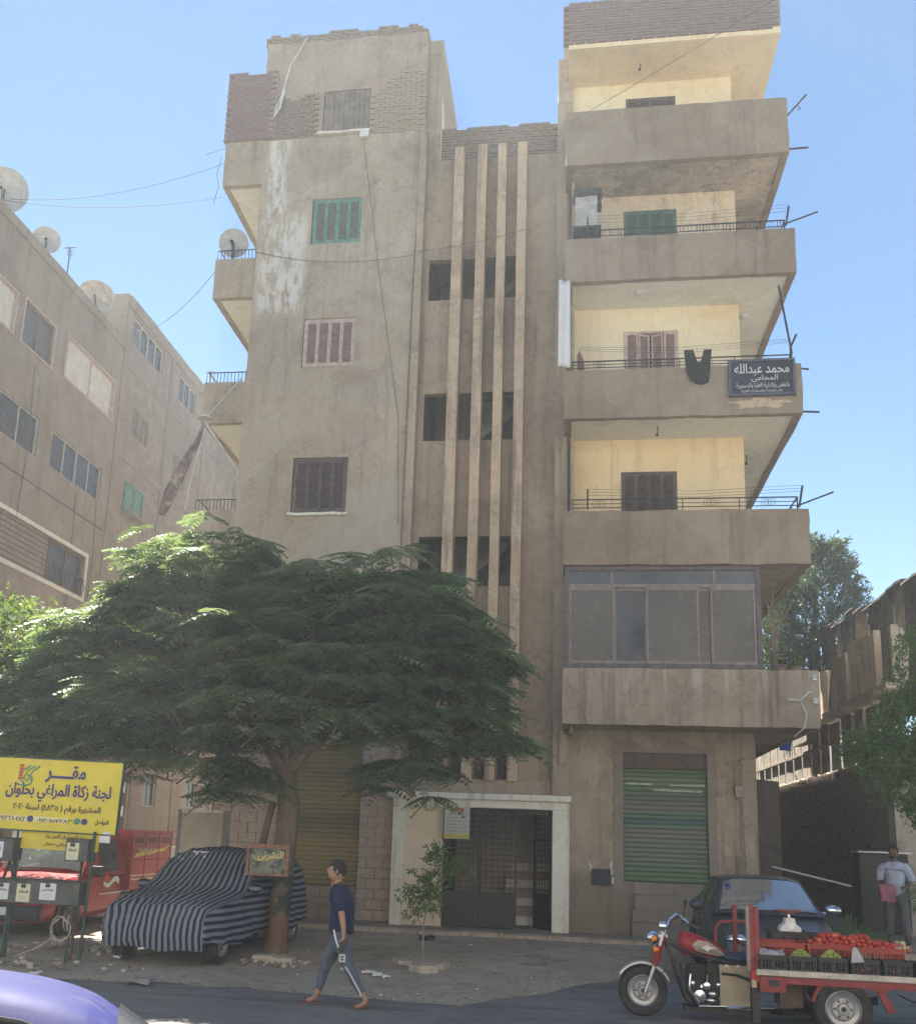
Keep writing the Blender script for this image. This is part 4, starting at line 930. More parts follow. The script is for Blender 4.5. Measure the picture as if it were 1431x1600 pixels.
# lit stack of boards next to the balcony corner
m = MB(); m.rbox(7.2, 7.5, 31.5, 33.5, 5.2, 7.0, .5).jitter(.03, 2); m.build('panel', WO, PF)
SH = thing('rooftop_shack', 'ramshackle shack of dark corrugated sheets and boards behind the panels on the right', 'shed', (9.5,31,6))
CS = sol('dark_corrugated', (.10,.085,.075), .8, .1, .5, 2, .2, dirt=(.26,.21,.16)); y = 24.5; k = 0
while y < 38:
    top = 8.95+.9*(y-25)/14+jit(.12); w = random.uniform(.8,1.3); m = MB(); pts = []
    for i in range(13): a = y+w*i/12; pts.append((9+.035*math.cos(i*math.pi)+(.12 if k % 2 else 0), a))
    vs = [(x_, y_, 5.6) for x_, y_ in pts]+[(x_, y_, top) for x_, y_ in pts]; m.add(vs, [(i, i+13, i+14, i+1) for i in range(12)])
    o = m.build('sheet', CS if k % 3 else WO, SH); o.modifiers.new('s', 'SOLIDIFY').thickness = .01
    m = MB(); m.rbox(8.9, 9.4, y, y+w, top, top+.06, .4).jitter(.05, 2); m.build('roof_board', CS, SH); y += w*.97; k += 1
m = MB(); m.rbox(9.3, 14, 24.2, 38, 8.95, 9.1, .8).jitter(.05, 1); m.build('shack_roof', CS, SH)
m = MB(); m.rbox(9.1, 14, 24.2, 24.3, 5.6, 8.3, .7); m.box(8.95, 9.1, 24.1, 24.25, 5.6, 9.0); m.box(9.1, 14, 24.12, 24.2, 8.25, 8.35); m.build('shack_front', WO, SH)
# front boundary wall on the far right, with the dark cabinet and clutter
RW = thing('plastered_wall', 'pale plastered wall at the right edge behind the man', 'wall', (10,25,0)); m = MB(); m.rbox(7.9, 16, 24.0, 24.3, 0, 4.8, .6).jitter(.02, 1.5); m.build('wall', PNL, RW)
CB = thing('metal_cabinet', 'tall dark brown metal cabinet against the brick wall beside the man', 'cabinet', (6.75,22.9,.15))
m = MB(); m.box(-.55, .45, 0, .5, .12, 1.75); m.build('casing', sol('dark_brown_metal', (.055,.04,.035), .6, .2, .4, 4, .1), CB, world=False, bevel=.01)
m = MB(); m.box(-.08, .43, -.02, -.005, .16, 1.7); m.build('door', sol('black_mesh', (.022,.024,.03), .6), CB, world=False)
m = MB(); m.box(-.55, -.12, -.02, -.005, .16, 1.7); m.build('side_door', sol('olive_metal', (.07,.06,.045), .7), CB, world=False)
m = MB(); m.box(-.6, .5, -.12, .5, 1.76, 1.79); m.build('top_sheet', ALU, CB, world=False)
for a in (-.5, .38): m = MB(); m.box(a, a+.05, .05, .1, 0, .12); m.build('leg', IRON, CB, world=False)
m = MB(); m.tube([(4.2,21.9,1.55),(5.75,21.9,1.22)], .022, 6); tag(m.build('leaning_pole', LWD), 'pale pole lying diagonally against the dark alley wall behind the sedan', 'pole')
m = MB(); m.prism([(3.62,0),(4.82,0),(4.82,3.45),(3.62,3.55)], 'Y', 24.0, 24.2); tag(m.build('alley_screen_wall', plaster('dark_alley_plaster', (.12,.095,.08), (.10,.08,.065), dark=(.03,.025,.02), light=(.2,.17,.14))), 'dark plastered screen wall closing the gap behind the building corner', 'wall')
m = MB(); m.rbox(5.28, 5.55, 25.9, 25.93, 4.35, 4.95, .1).jitter(.04, 4); tag(m.build('blue_cloth', sol('blue_plastic', (.01,.05,.30), .7), smooth=True), 'bright blue cloth hanging in the alley under the lowest balcony', 'cloth')
m = MB(); m.tube([(3.6,25.9,5.0),(5.3,25.9,4.95),(7.4,25.9,5.1)], .01, 4); tag(m.build('clothes_line', CBL), 'thin line in the alley carrying the blue cloth', 'cable')
HS = thing('distant_house', 'small pale house far behind the conifer', 'house', (20,75,0)); m = MB(); m.box(14, 24, 75, 85, 0, 13.5); m.build('wall', PORT, HS); m = MB(); m.box(16, 17.2, 74.95, 75, 10.2, 11.8); m.box(19, 20.2, 74.95, 75, 10.2, 11.8); m.build('window', GLS, HS)
# ------------------------------------------------------------------ thin volume added to lift the darks, standing in for lens glare
m = MB(); m.box(-140, 140, -60, 160, -1.2, 24.5); hz = bpy.data.materials.new('air'); hz.use_nodes = True; hz.node_tree.nodes.clear()
vo = hz.node_tree.nodes.new('ShaderNodeOutputMaterial'); pv_ = hz.node_tree.nodes.new('ShaderNodeVolumePrincipled'); pv_.inputs['Density'].default_value = .0017; pv_.inputs['Color'].default_value = (.88,.95,1,1); pv_.inputs['Anisotropy'].default_value = .35
hz.node_tree.links.new(pv_.outputs[0], vo.inputs['Volume']); ho = m.build('glare_haze', hz); ho['kind'] = 'stuff'
# ================================================================== vehicles
RED = glassy('red_paint', (.26,.022,.024), .3, .3); 
TIRE = sol('tyre_rubber', (.025,.025,.027), .85, 0, .3, 9, .2, dirt=(.10,.085,.07)); RIM = sol('steel_rim', (.38,.38,.39), .4, .6, .2, 9, .05, dirt=(.2,.17,.14))
CHR = sol('chrome', (.7,.7,.72), .15, 1, .1, 5, .02); BPL = sol('black_plastic', (.02,.02,.022), .5, 0, .3, 6, .05, dirt=(.07,.06,.05))
def wheel(parent, x, y, z, r, w, side=-1, spokes=0, rim=RIM):
    """axis along local Y; side = face of the rim that is dressed"""
    t = MB(); a = w/2
    t.lathe([(r*.62,-a*.8),(r*.72,-a),(r*.93,-a),(r,-a*.6),(r,a*.6),(r*.93,a),(r*.72,a),(r*.62,a*.8)], 'Y', (x,y,z), 32)
    for k in range(30): 
        q = 2*math.pi*k/30; c, s_ = math.cos(q), math.sin(q)
        t.add([(x+c*r*.94-s_*.008, y-a*.9, z+s_*r*.94+c*.008), (x+c*r*1.012, y-a*.6, z+s_*r*1.012), (x+c*r*1.012, y+a*.6, z+s_*r*1.012), (x+c*r*.94-s_*.008, y+a*.9, z+s_*r*.94+c*.008)], [(0,1,2,3)])
    o = t.build('wheel', TIRE, parent, smooth=True, world=False)
    m = MB(); d = side*a
    m.lathe([(r*.63,d*.82),(r*.60,d*.9),(r*.56,d*.55),(r*.42,d*.35),(r*.36,d*.6),(r*.22,d*.62),(r*.18,d*.9),(0,d*.92)], 'Y', (x,y,z), 28)
    m.build('rim', rim, o, smooth=True)
    h = MB()
    for k in range(6 if not spokes else spokes): q = 2*math.pi*k/6; h.lathe([(0,d*.66),(r*.045,d*.65),(r*.045,d*.58)], 'Y', (x+r*.29*math.cos(q), y, z+r*.29*math.sin(q)), 8)
    h.lathe([(0,d*.96),(r*.09,d*.95),(r*.1,d*.7)], 'Y', (x,y,z), 10)
    h.build('hub_bolts', IRON, o)
    return o
def sweep(sts, ring, m, mi=None, only=None):
    rows = [ring(s) for s in sts]; n = len(rows[0]); base = len(m.v)
    vs = [p for r in rows for p in r]; fs = []; 
    for i in range(len(rows)-1):
        for j in range(n-1):
            if only and not only(i, j): continue
            fs.append((i*n+j, (i+1)*n+j, (i+1)*n+j+1, i*n+j+1))
    m.add(vs, fs, mi)
def interp(sts, k=3):
    out = []
    for a, b in zip(sts, sts[1:]):
        for t in range(k): f = t/k; out.append(tuple(p+(q-p)*f for p, q in zip(a, b)))
    return out+[sts[-1]]
def lower(t, sts, mat, zb=.2, crown=.05):
    def ring(s):
        x, zs, w, b = s; half = [(0,b),(w*.86,b),(w*.98,b+.10),(w,zs*.62),(w*.985,zs-.05),(w*.93,zs),(w*.7,zs+crown*.6),(0,zs+crown)]
        return [(x,-p,q) for p, q in half]+[(x,p,q) for p, q in half[::-1]]
    m = MB(); S_ = interp(sts, 3); sweep(S_, ring, m); 
    for s in (sts[0], sts[-1]): r = ring(s); m.add(r, [tuple(range(len(r)))])
    return m.build('body', mat, t, smooth=True, world=False)
def green(t, sts, zb, wb, body, glass, crown=.04):
    """sts: (x, z_top, w_top, kind of the bay that follows: W windscreen, G side glass, P pillar, R rear window)"""
    def ring(s): x, zt, wt = s[:3]; k = max(0, min(1, (zt-zb)/.1)); return [(x,-wb,zb),(x,-wt,zt),(x,-wt*.72,zt+crown*.8*k),(x,0,zt+crown*k),(x,wt*.72,zt+crown*.8*k),(x,wt,zt),(x,wb,zb)]
    b = MB(); side = []; 
    for i in range(len(sts)-1):
        k = sts[i][3]; sub = interp([sts[i][:3], sts[i+1][:3]], 4 if k in 'WR' else 2)
        mm = MB(); sweep(sub, ring, mm, None, lambda a, j: j in (0, 5)); tp = MB(); sweep(sub, ring, tp, None, lambda a, j: 0 < j < 5)
        if k in 'GH':
            for o in (tp, mm): b.v, b.f, b.m = b.v+o.v, b.f+[tuple(q+len(b.v) for q in f) for f in o.f], b.m+o.m
            for sgn in (-1, 1):
                x0, zt0, w0 = sts[i][:3]; x1, zt1, w1 = sts[i+1][:3]; g = MB(); e = .045 if k == 'G' else .0
                def P(x, zt, w, f): return (x, sgn*(wb+(w-wb)*f+.006), zb+(zt-zb)*f)
                g.add([P(x0+e,zt0,w0,.08),P(x1-e,zt1,w1,.08),P(x1-e,zt1,w1,.88),P(x0+e,zt0,w0,.88)], [(0,1,2,3)]); side.append(g)
        elif k in 'WR':
            b.v, b.f, b.m = b.v+mm.v, b.f+[tuple(q+len(b.v) for q in f) for f in mm.f], b.m+mm.m
            b.v, b.f, b.m = b.v+tp.v, b.f+[tuple(q+len(b.v) for q in f) for f in tp.f], b.m+tp.m
            x0, zt0, w0 = sts[i][:3]; x1, zt1, w1 = sts[i+1][:3]; g = MB(); up = .012; rows = []
            for f in [.06,.2,.4,.6,.8,.94]:
                x = x0+(x1-x0)*f; zt = zt0+(zt1-zt0)*f; w = w0+(w1-w0)*f; r = ring((x,zt,w))[1:6]; dx = up*(1 if k == 'W' else -1)
                rows.append([(q[0]+dx, q[1]*.93, q[2]+up) for q in r])
            g.add([p for r in rows for p in r], [(a*5+j, a*5+5+j, a*5+6+j, a*5+j+1) for a in range(5) for j in range(4)])
            g.build('windscreen' if k == 'W' else 'rear_window', WSC if k == 'W' else glass, t, smooth=2, world=False)
        else:
            for o in (tp, mm): b.v, b.f, b.m = b.v+o.v, b.f+[tuple(q+len(b.v) for q in f) for f in o.f], b.m+o.m
    b.weld(); o = b.build('roof_and_pillars', body, t, smooth=True, world=False)
    for g in side: g.build('side_window', glass, t, world=False)
    return o
def arch(t, x, y, z, r, w):
    m = MB(); m.lathe([(0,-w/2),(r,-w/2),(r,w/2),(0,w/2)], 'Y', (x,y,z), 24); m.build('wheel_arch', BPL, t, world=False)
GLC = glassy('car_glass', (.02,.025,.03), .03, .3, .9)
t = NT('reflective_windscreen'); WSC = t.fin(t.mix(t.rng(t.noise(2, 6, .7), .4, .7), (.40,.43,.46), (.34,.36,.38)), .06, .75)
# --- dark sedan
SD = thing('parked_sedan', 'dark blue-grey sedan parked nose outward behind the tricycle', 'car', (2.93,16.75,.02), R(-91))
NAVY = glassy('dark_blue_grey_paint', (.035,.043,.055), .28, .25, .5)
lower(SD, [(-2.1,.80,.68,.32),(-1.95,.93,.78,.2),(-1.3,.97,.83,.18),(0,.95,.85,.17),(1.0,.92,.84,.18),(1.7,.80,.80,.2),(2.05,.68,.72,.22),(2.15,.5,.6,.3)], NAVY)
green(SD, [(-1.75,.97,.72,'R'),(-1.05,1.36,.57,'P'),(-.95,1.39,.58,'G'),(-.15,1.43,.60,'P'),(-.08,1.43,.60,'G'),(.52,1.40,.585,'W'),(1.22,.95,.76,'P'),(1.25,.94,.76,'P')], .93, .80, NAVY, GLC)
for s in (-1, 1):
    m = MB(); m.ball((.78, s*.98, 1.02), (.09,.13,.08), 10, 8); m.tube([(.78,s*.84,.96),(.78,s*.95,.99)], .03, 6); m.build('wing_mirror', CHR if s > 0 else NAVY, SD, smooth=True, world=False)
    for x in (-1.3, 1.3): arch(SD, x, s*.80, .30, .36, .10); wheel(SD, x, s*.79, .29, .29, .18, s)
    m = MB(); m.ball((2.02, s*.58, .64), (.10,.17,.08), 10, 6); m.build('headlight', CHR, SD, smooth=True, world=False)
    for x in (-.55, .25): m = MB(); m.box(x, x+.16, s*.855-.012, s*.855+.012, .80, .83); m.build('door_handle', CHR, SD, world=False)
    for x in (-.98, -.12, .72): m = MB(); m.box(x, x+.008, s*.848-.008, s*.848+.008, .3, .92); m.build('door_seam', BPL, SD, world=False)
m = MB(); m.box(1.16, 1.2, -.6, 0, .985, .995); m.box(1.12, 1.16, .02, .6, .985, .995); m.build('wiper', BPL, SD, world=False)
m = MB(); m.box(2.12, 2.17, -.35, .35, .38, .52); m.build('grille', BPL, SD, world=False)
m = MB(Matrix.Translation((.72,-.52,1.32)) @ Matrix.Rotation(R(-33), 4, 'Y')); m.box(-.045,.045,-.04,.04,0,.004); m.build('windscreen_sticker', sol('blue_sticker', (.03,.06,.4), .5), SD, world=False)
# --- red pickup
PK = thing('pickup_truck', 'red pickup truck with high cargo sides parked at the corner behind the yellow sign', 'truck', (-9.05,17.55,.03), R(-90))
lower(PK, [(-.42,1.0,.74,.35),(.2,1.0,.80,.3),(1.0,1.0,.83,.28),(1.6,.98,.83,.3),(2.2,.90,.80,.3),(2.42,.80,.76,.3),(2.5,.62,.7,.32)], RED)
green(PK, [(-.45,1.60,.66,'R'),(-.40,1.66,.66,'P'),(-.25,1.68,.67,'G'),(.62,1.66,.67,'W'),(1.22,1.03,.78,'P'),(1.26,1.01,.78,'P')], .99, .80, RED, GLC)
for s in (-1, 1):
    for x in (-1.2, 1.65): arch(PK, x, s*.77, .36, .40, .14); wheel(PK, x, s*.77, .32, .32, .2, s)
    m = MB(); m.box(.86, .98, s*.9-.10, s*.9+.10, 1.0, 1.16); m.tube([(.9,s*.8,1.02),(.9,s*.86,1.05)], .02, 6); m.build('wing_mirror', BPL, PK, world=False, bevel=.02)
    m = MB(); m.lathe([(0,.02),(.08,.015),(.09,-.01)], 'X', (2.50,s*.5,.48), 14); m.build('fog_light', CHR, PK, world=False, smooth=True)
    m = MB(); m.box(2.40, 2.47, s*.38, s*.70, .66, .82); m.build('headlight', CHR, PK, world=False)
    m = MB(); m.box(-.25,.62, s*.835-.004, s*.835+.004, .66, .68); m.build('door_trim', WHP, PK, world=False)
m = MB(); m.box(2.44, 2.56, -.80, .80, .34, .58); m.box(2.46,2.55,-.5,.5,.60,.76); m.build('bumper', BPL, PK, world=False, bevel=.03)
m = MB(); m.box(2.561, 2.57, -.2, .25, .42, .54); m.build('number_plate', WHP, PK, world=False)
m = MB(); m.box(1.20, 1.24, -.6, 0, 1.07, 1.08); m.box(1.14, 1.18, .05, .65, 1.07, 1.08); m.build('wiper', BPL, PK, world=False)
bd = MB(); x0, x1 = -2.42, -.55
bd.box(x0, x1, -.82, .82, .68, .74); o = bd.build('cargo_bed', RED, PK, world=False)
for s in (-1, 1):
    m = MB(); y = s*.82; m.box(x0, x1, y-.02, y+.02, .70, 1.22); 
    for i in range(4): a = x0+(x1-x0)*i/3; m.box(a-.02+(.02 if i==0 else 0), a+.02, y-.035, y+.035, .70, 1.78)
    m.box(x0, x1, y-.02, y+.02, 1.24, 1.74); m.box(x0-.01, x1+.01, y-.03, y+.03, 1.75, 1.80); m.build('cargo_side', RED, PK, world=False)
    for i in range(3): a = x0+(x1-x0)*(i+.5)/3; m = MB(); m.box(a-.2, a+.2, y+s*.022-.006, y+s*.022+.006, 1.55, 1.66); m.build('side_slot', sol('dark_red', (.10,.012,.014), .6), PK, world=False)
    m = MB(); yy = y+s*.028; m.add([(x1-.1,yy,1.28),(x0+.3,yy,1.40),(x0+.05,yy,1.52),(x0+.35,yy,1.46),(x1-.2,yy,1.36)], [(0,1,2,3,4)]); m.build('yellow_swoosh', sol('yellow_decal', (.55,.42,.05), .6), PK, world=False)
    for z in (.86, .93): m = MB(); m.box(x0, x1, y+s*.022-.003, y+s*.022+.003, z, z+.03); m.build('pale_stripe', sol('pale_decal', (.5,.36,.25), .6), PK, world=False)
m = MB(); m.box(x0, x0+.04, -.8, .8, .70, 1.75); m.build('tailgate', RED, PK, world=False); m = MB(); m.box(x1-.03, x1+.01, -.8, .8, .70, 1.80); m.build('headboard', RED, PK, world=False)
m = MB(); m.box(-2.3, .3, -.35, .35, .35, .55); m.build('chassis', BPL, PK, world=False)
m = MB(); yy = -.838  # side facing the alley mouth is local +Y
yy = .838; vs = []; n = 14
for i in range(n): f = i/(n-1); a = -.12+.62*f; c = .86+.055*math.sin(f*6.3); vs += [(a,yy+.004,c-.05*(1-f*.4)),(a,yy+.004,c+.05*(1-f*.3))]
m.add(vs, [(2*i,2*i+2,2*i+3,2*i+1) for i in range(n-1)]); m.build('white_wave_decal', WHP, PK, world=False)
m = MB(); m.add([(.28,yy+.008,.88),(.48,yy+.008,.9),(.45,yy+.008,1.0),(.3,yy+.008,.97)], [(0,1,2,3)]); m.build('red_decal', sol('bright_red', (.6,.02,.02), .5), PK, world=False)
m = MB(); n = 26; pts = []
for i in range(n): f = i/(n-1); pts.append((x1-.25-.75*f, .852, 1.42+.05*math.sin(f*34)*(1 if i % 5 else .2)))
m.tube(pts, .011, 4); m.build('side_lettering', sol('cream_decal', (.55,.45,.3), .6), PK, world=False)
# --- blue car in the near left corner
BC = thing('blue_car', 'blue-violet car whose curved roof rises at the bottom left corner', 'car', (-3.17,3.17,.0), 0); BC.rotation_euler = (R(-5),0,R(24)); BC.scale = (1,1,.93)
BLU = glassy('blue_violet_paint', (.018,.022,.11), .6, .15, .15)
lower(BC, [(-2.0,.8,.7,.3),(-1.8,.9,.78,.2),(-.8,.93,.8,.2),(.6,.92,.8,.2),(1.3,.86,.78,.2),(1.9,.72,.7,.22),(2.0,.5,.6,.3)], BLU)
green(BC, [(-1.6,.92,.7,'R'),(-1.1,1.28,.62,'P'),(-1.0,1.33,.62,'G'),(-.1,1.40,.64,'P'),(0,1.41,.64,'H'),(.5,1.413,.64,'H'),(.85,1.405,.64,'H'),(1.08,1.388,.64,'H'),(1.25,1.36,.635,'H'),(1.38,1.325,.63,'H'),(1.48,1.285,.62,'P'),(1.55,1.24,.61,'W'),(1.95,.95,.72,'P'),(1.97,.93,.72,'P')], .9, .78, BLU, GLC, .05).modifiers.new('smooth', 'SUBSURF').render_levels = 2
g = MB()
for z in (.0,): g.tube([(-1.0,-.672,1.28),(-.1,-.672,1.345),(.5,-.672,1.355),(.85,-.672,1.35),(1.1,-.67,1.33),(1.28,-.665,1.295),(1.4,-.665,1.25),(1.5,-.67,1.19),(1.6,-.70,1.08)], .012, 6)
g.build('window_seal', BPL, BC, world=False)
for s in (-1, 1):
    for x in (-1.25, 1.3): arch(BC, x, s*.76, .3, .35, .1); wheel(BC, x, s*.75, .28, .28, .18, s)

# --- car under a striped cover
CV = thing('covered_car', 'car hidden under a blue-grey and navy striped cloth cover beside the tree trunk', 'car', (-5.45,15.35,.06), R(-93.5))
t = NT('striped_cover_cloth'); uvn = t.n.new('ShaderNodeUVMap'); u = t.n.new('ShaderNodeSeparateXYZ'); t.put(u.inputs[0], uvn.outputs[0])
s_ = t.math('SINE', t.math('MULTIPLY', t.math('ADD', u.outputs[0], t.math('MULTIPLY', t.noise(3, 2), .008)), 2*math.pi/.098))
st = t.rng(s_, -.25, .1); s2 = t.math('SINE', t.math('MULTIPLY', u.outputs[0], 2*math.pi*3/.098))
c = t.mix(st, (.010,.014,.030), (.19,.21,.245)); c = t.mix(t.math('MULTIPLY', t.math('MULTIPLY', st, t.rng(s2, .3, .8)), .35), c, (.07,.085,.12))
c = t.mix(t.rng(t.noise(2.2, 7, .7), .5, .75, 0, .35), c, (.17,.15,.13)); t.bump(t.noise(16, 5, .6), .35, .015); CVM = t.fin(c, .9, 0, .15)
def prof():      # (x, z) along the car from front hem over the roof to rear hem
    P = [(2.12,.22),(2.16,.40),(2.14,.62),(2.05,.76),(1.80,.83),(1.2,.91),(.95,.96),(.55,1.22),(.25,1.42),(-.1,1.50),(-.9,1.52),(-1.4,1.46),(-1.75,1.25),(-1.95,1.0),(-2.06,.7),(-2.10,.35)]
    out = []
    for a, b in zip(P, P[1:]):
        n = max(2, int(math.hypot(b[0]-a[0], b[1]-a[1])/.07))
        for k in range(n): out.append((a[0]+(b[0]-a[0])*k/n, a[1]+(b[1]-a[1])*k/n))
    return out+[P[-1]]
PR = prof(); m = MB(); uvs = []; vs = []; rows = []
for (x, z) in PR:
    hw = .83-.10*max(0, (x-1.4)/.8)**2-.07*max(0, (-x-1.4)/.7)**2; top = z
    wt = hw if z < .97 else hw-(z-.97)*.36
    row = []; NS = 22
    for j in range(-NS, NS+1):
        f = j/NS; af = abs(f); sg = 1 if f > 0 else -1
        if af <= .5: y = wt*f*2*.97; zz = z+.035*(1-(f*2)**2)*(1 if z > .7 else 0); uu = f*2*.8
        else:
            q = (af-.5)/.5; hem = .30+.05*math.sin(x*3+sg); zb = max(hem, .0)
            if z <= hem+.02: y = wt*sg*.97; zz = z; uu = sg*(.8+q*.02)
            else:
                zz = z-(z-hem)*q; y = sg*(wt+(hw-wt)*min(1, (z-zz)/max(.02, z-.97)) if z > .97 else hw)*(.97+.05*math.sin(min(1,q*1.3)*math.pi/2)); uu = sg*(.8+(1.52-zz))
        row.append((x, y, zz, uu))
    rows.append(row)
n = 2*NS+1
for i, r in enumerate(rows):
    for (x, y, zz, uu) in r:
        p = Vector((x*1.0, y, zz)); w = noise.noise(Vector((x*2.2,y*2.2,zz*2.2)))*.045+noise.noise(Vector((x*6,y*6,zz*6)))*.022+.02*math.sin(x*11+3*noise.noise(Vector((x*2,y,zz))))*max(0,.8-zz)+.014*math.sin((x+y*.6)*9+3*noise.noise(Vector((x,y,zz))))
        d = Vector((0, y, zz-.6)); d.normalize(); front = Vector((1,0,0)) if x > 2.0 else Vector((0,0,0)); p = p+(d+front)*w
        vs.append(tuple(p)); uvs.append((uu, x))
fs = [(i*n+j, i*n+j+1, (i+1)*n+j+1, (i+1)*n+j) for i in range(len(rows)-1) for j in range(n-1)]
m.add(vs, fs); co_ = m.build('cover', CVM, CV, smooth=2, world=False)
ul = co_.data.uv_layers.new(name='UVMap')
for lp in co_.data.loops: ul.data[lp.index].uv = uvs[lp.vertex_index]
for s in (-1, 1):
    for x in (-1.35, 1.55): wheel(CV, x, s*.70, .27, .27, .18, s)
    m = MB(); m.ball((.78, s*.90, 1.0), (.10,.10,.07), 10, 8); mo = m.build('covered_mirror', CVM, CV, smooth=True, world=False); l_ = mo.data.uv_layers.new(name='UVMap')
    for lp in mo.data.loops: q = mo.data.vertices[lp.vertex_index].co; l_.data[lp.index].uv = (q.z, q.x)
m = MB(); m.box(-2.0, 1.95, -.62, .62, .22, .32); m.build('underbody', BPL, CV, world=False)

# --- cargo tricycle (local = world orientation, front towards -X)
TK = thing('cargo_tricycle', 'red three-wheeled cargo motorcycle with a flat bed carrying crates of vegetables', 'tricycle', (.84,12.05,0))
TR = glassy('tricycle_red', (.22,.016,.02), .3, .3); TRF = sol('faded_red_steel', (.24,.035,.035), .6, .1, .35, 7, .15, dirt=(.13,.06,.05))
SIL = sol('fork_silver', (.5,.5,.5), .35, .7, .15, 7, .03, dirt=(.3,.27,.24)); BRK = sol('tan_cardboard', (.40,.33,.23), .85, 0, .15, 4, .2, dirt=(.26,.2,.14))
wheel(TK, 0, .05, .275, .275, .13, -1); wheel(TK, 2.0, -.62, .295, .295, .16, -1); wheel(TK, 2.0, .55, .295, .295, .16, 1)
for s in (-.10, .13): m = MB(); m.tube([(.02,s,.27),(.13,s,.58)], .022, 8); m.build('fork_leg', SIL, TK, world=False, smooth=True)
m = MB()
for s in (-.10, .13): m.tube([(.13,s,.56),(.235,s,.90)], .028, 8)
m.build('fork_upper', TR, TK, world=False, smooth=True)
m = MB()
for s in (-.10, .13): m.tube([(.19,s,.78),(.235,s,.93)], .03, 8)
m.box(.17,.27,-.12,.15,.88,.91); m.build('fork_clamp', SIL, TK, world=False)
m = MB(); n = 18; vs = []
for i in range(n+1):
    a = R(150-130*i/n); 
    for w in (-.075, -.05, 0, .05, .075): rr = .325-(.025 if abs(w) > .06 else 0); vs.append((rr*math.cos(a), .02+w, .275+rr*math.sin(a)))
m.add(vs, [(i*5+j, i*5+j+1, i*5+6+j, i*5+5+j) for i in range(n) for j in range(4)]); f_ = m.build('front_mudguard', SIL, TK, world=False, smooth=2); f_.modifiers.new('s','SOLIDIFY').thickness = .006
m = MB(); m.add([(.24,-.05,.36),(.24,.09,.36),(.34,.09,.20),(.34,-.05,.20)], [(0,1,2,3)]); m.build('mud_flap', BPL, TK, world=False)
m = MB(); m.lathe([(0,-.05),(.055,-.045),(.085,0),(.085,.02),(.05,.07),(0,.08)], 'X', (.10,.02,.86), 18); m.build('headlight', CHR, TK, world=False, smooth=True)
m = MB(); m.lathe([(0,-.02),(.055,-.02),(.055,.05),(0,.06)], 'X', (.20,-.10,1.0), 14); m.build('speedometer', CHR, TK, world=False, smooth=True)
for q in ((.12,-.12,.86),(.14,-.14,.745),(.12,.17,.86)): m = MB(); m.lathe([(0,-.035),(.033,-.03),(.035,.0),(.02,.03),(0,.035)], 'X', q, 12); m.build('indicator', sol('amber_lens', (.7,.22,.02), .3), TK, world=False, smooth=True)
m = MB(); m.tube([(.25,-.06,.93),(.32,-.10,1.06),(.40,-.17,1.12),(.46,-.28,1.08),(.55,-.36,1.02)], .013, 8); m.tube([(.25,.08,.93),(.32,.14,1.06),(.40,.21,1.12),(.48,.32,1.08),(.57,.40,1.02)], .013, 8); m.tube([(.32,-.10,1.06),(.32,.14,1.06)], .011, 6); m.build('handlebar', CHR, TK, world=False, smooth=True)
for s in (-1, 1): m = MB(); m.tube([(.49,s*.32+.01,1.05),(.60,s*.41+.01,1.0)], .022, 8); m.build('grip', BPL, TK, world=False, smooth=True)
m = MB(); m.tube([(.47,-.28,1.08),(.40,-.34,1.05)], .008, 5); m.tube([(.44,-.2,1.10),(.46,-.24,1.25)], .006, 5); m.ball((.46,-.25,1.28), (.02,.05,.035), 8, 6); m.build('mirror', BPL, TK, world=False)
m = MB()
for a, b in (((.26,-.08,.92),(.20,-.12,.45)),((.28,-.05,.9),(.24,-.1,.5)),((.30,0,.95),(.36,-.05,.6))): m.tube([a, ((a[0]+b[0])/2+.05,(a[1]+b[1])/2-.03,(a[2]+b[2])/2), b], .006, 4)
m.build('brake_cable', CBL, TK, world=False)
# tank
m = MB(); n = 14; rings = []
for i in range(n+1):
    f = i/n; x = .40+.54*f; w = .115*math.sin(math.pi*min(1, .18+f*.62))**.7*(1-.45*f*f); ht = (.12+.03*math.sin(math.pi*(.25+.5*(1-f)))) * (1-.62*f**2); zc = .815-.12*f**1.5
    if i == 0: w *= .6; ht *= .6
    rings.append([(x, w*math.cos(a), zc+ht*math.sin(a)*(1 if math.sin(a) > 0 else .85)) for a in [2*math.pi*k/16 for k in range(16)]])
vs = [p for r in rings for p in r]; fs = [(i*16+k, (i+1)*16+k, (i+1)*16+(k+1)%16, i*16+(k+1)%16) for i in range(n) for k in range(16)]+[tuple(range(16))[::-1], tuple(range(n*16, n*16+16))]
m.add(vs, fs); tkn = m.build('fuel_tank', TR, TK, smooth=True, world=False)
m = MB(); pts = [(.54,.81),(.61,.87),(.73,.85),(.83,.785),(.90,.72),(.81,.705),(.68,.725),(.58,.75)]; m.add([(.70,-.138,.79)]+[(x,-.120,z) for x, z in pts], [(0,1+i,1+(i+1)%8) for i in range(8)]); m.build('tank_panel', sol('gold_grey_decal', (.30,.25,.19), .4, .2), tkn)
m = MB(); m.add([(.66,-.138,.785),(.70,-.141,.80),(.735,-.142,.825),(.77,-.141,.80),(.84,-.135,.79),(.77,-.14,.775),(.735,-.142,.75),(.70,-.14,.775)], [(0,1,2,3,4,5,6,7)]); m.build('tank_emblem', WHP, tkn).location.x = -.03
m = MB(); m.ball((1.22,0,.68), (.24,.13,.07), 14, 8); m.ball((1.0,0,.70),(.1,.1,.06),10,6); m.build('seat', sol('navy_vinyl', (.02,.03,.06), .4), TK, smooth=True, world=False)
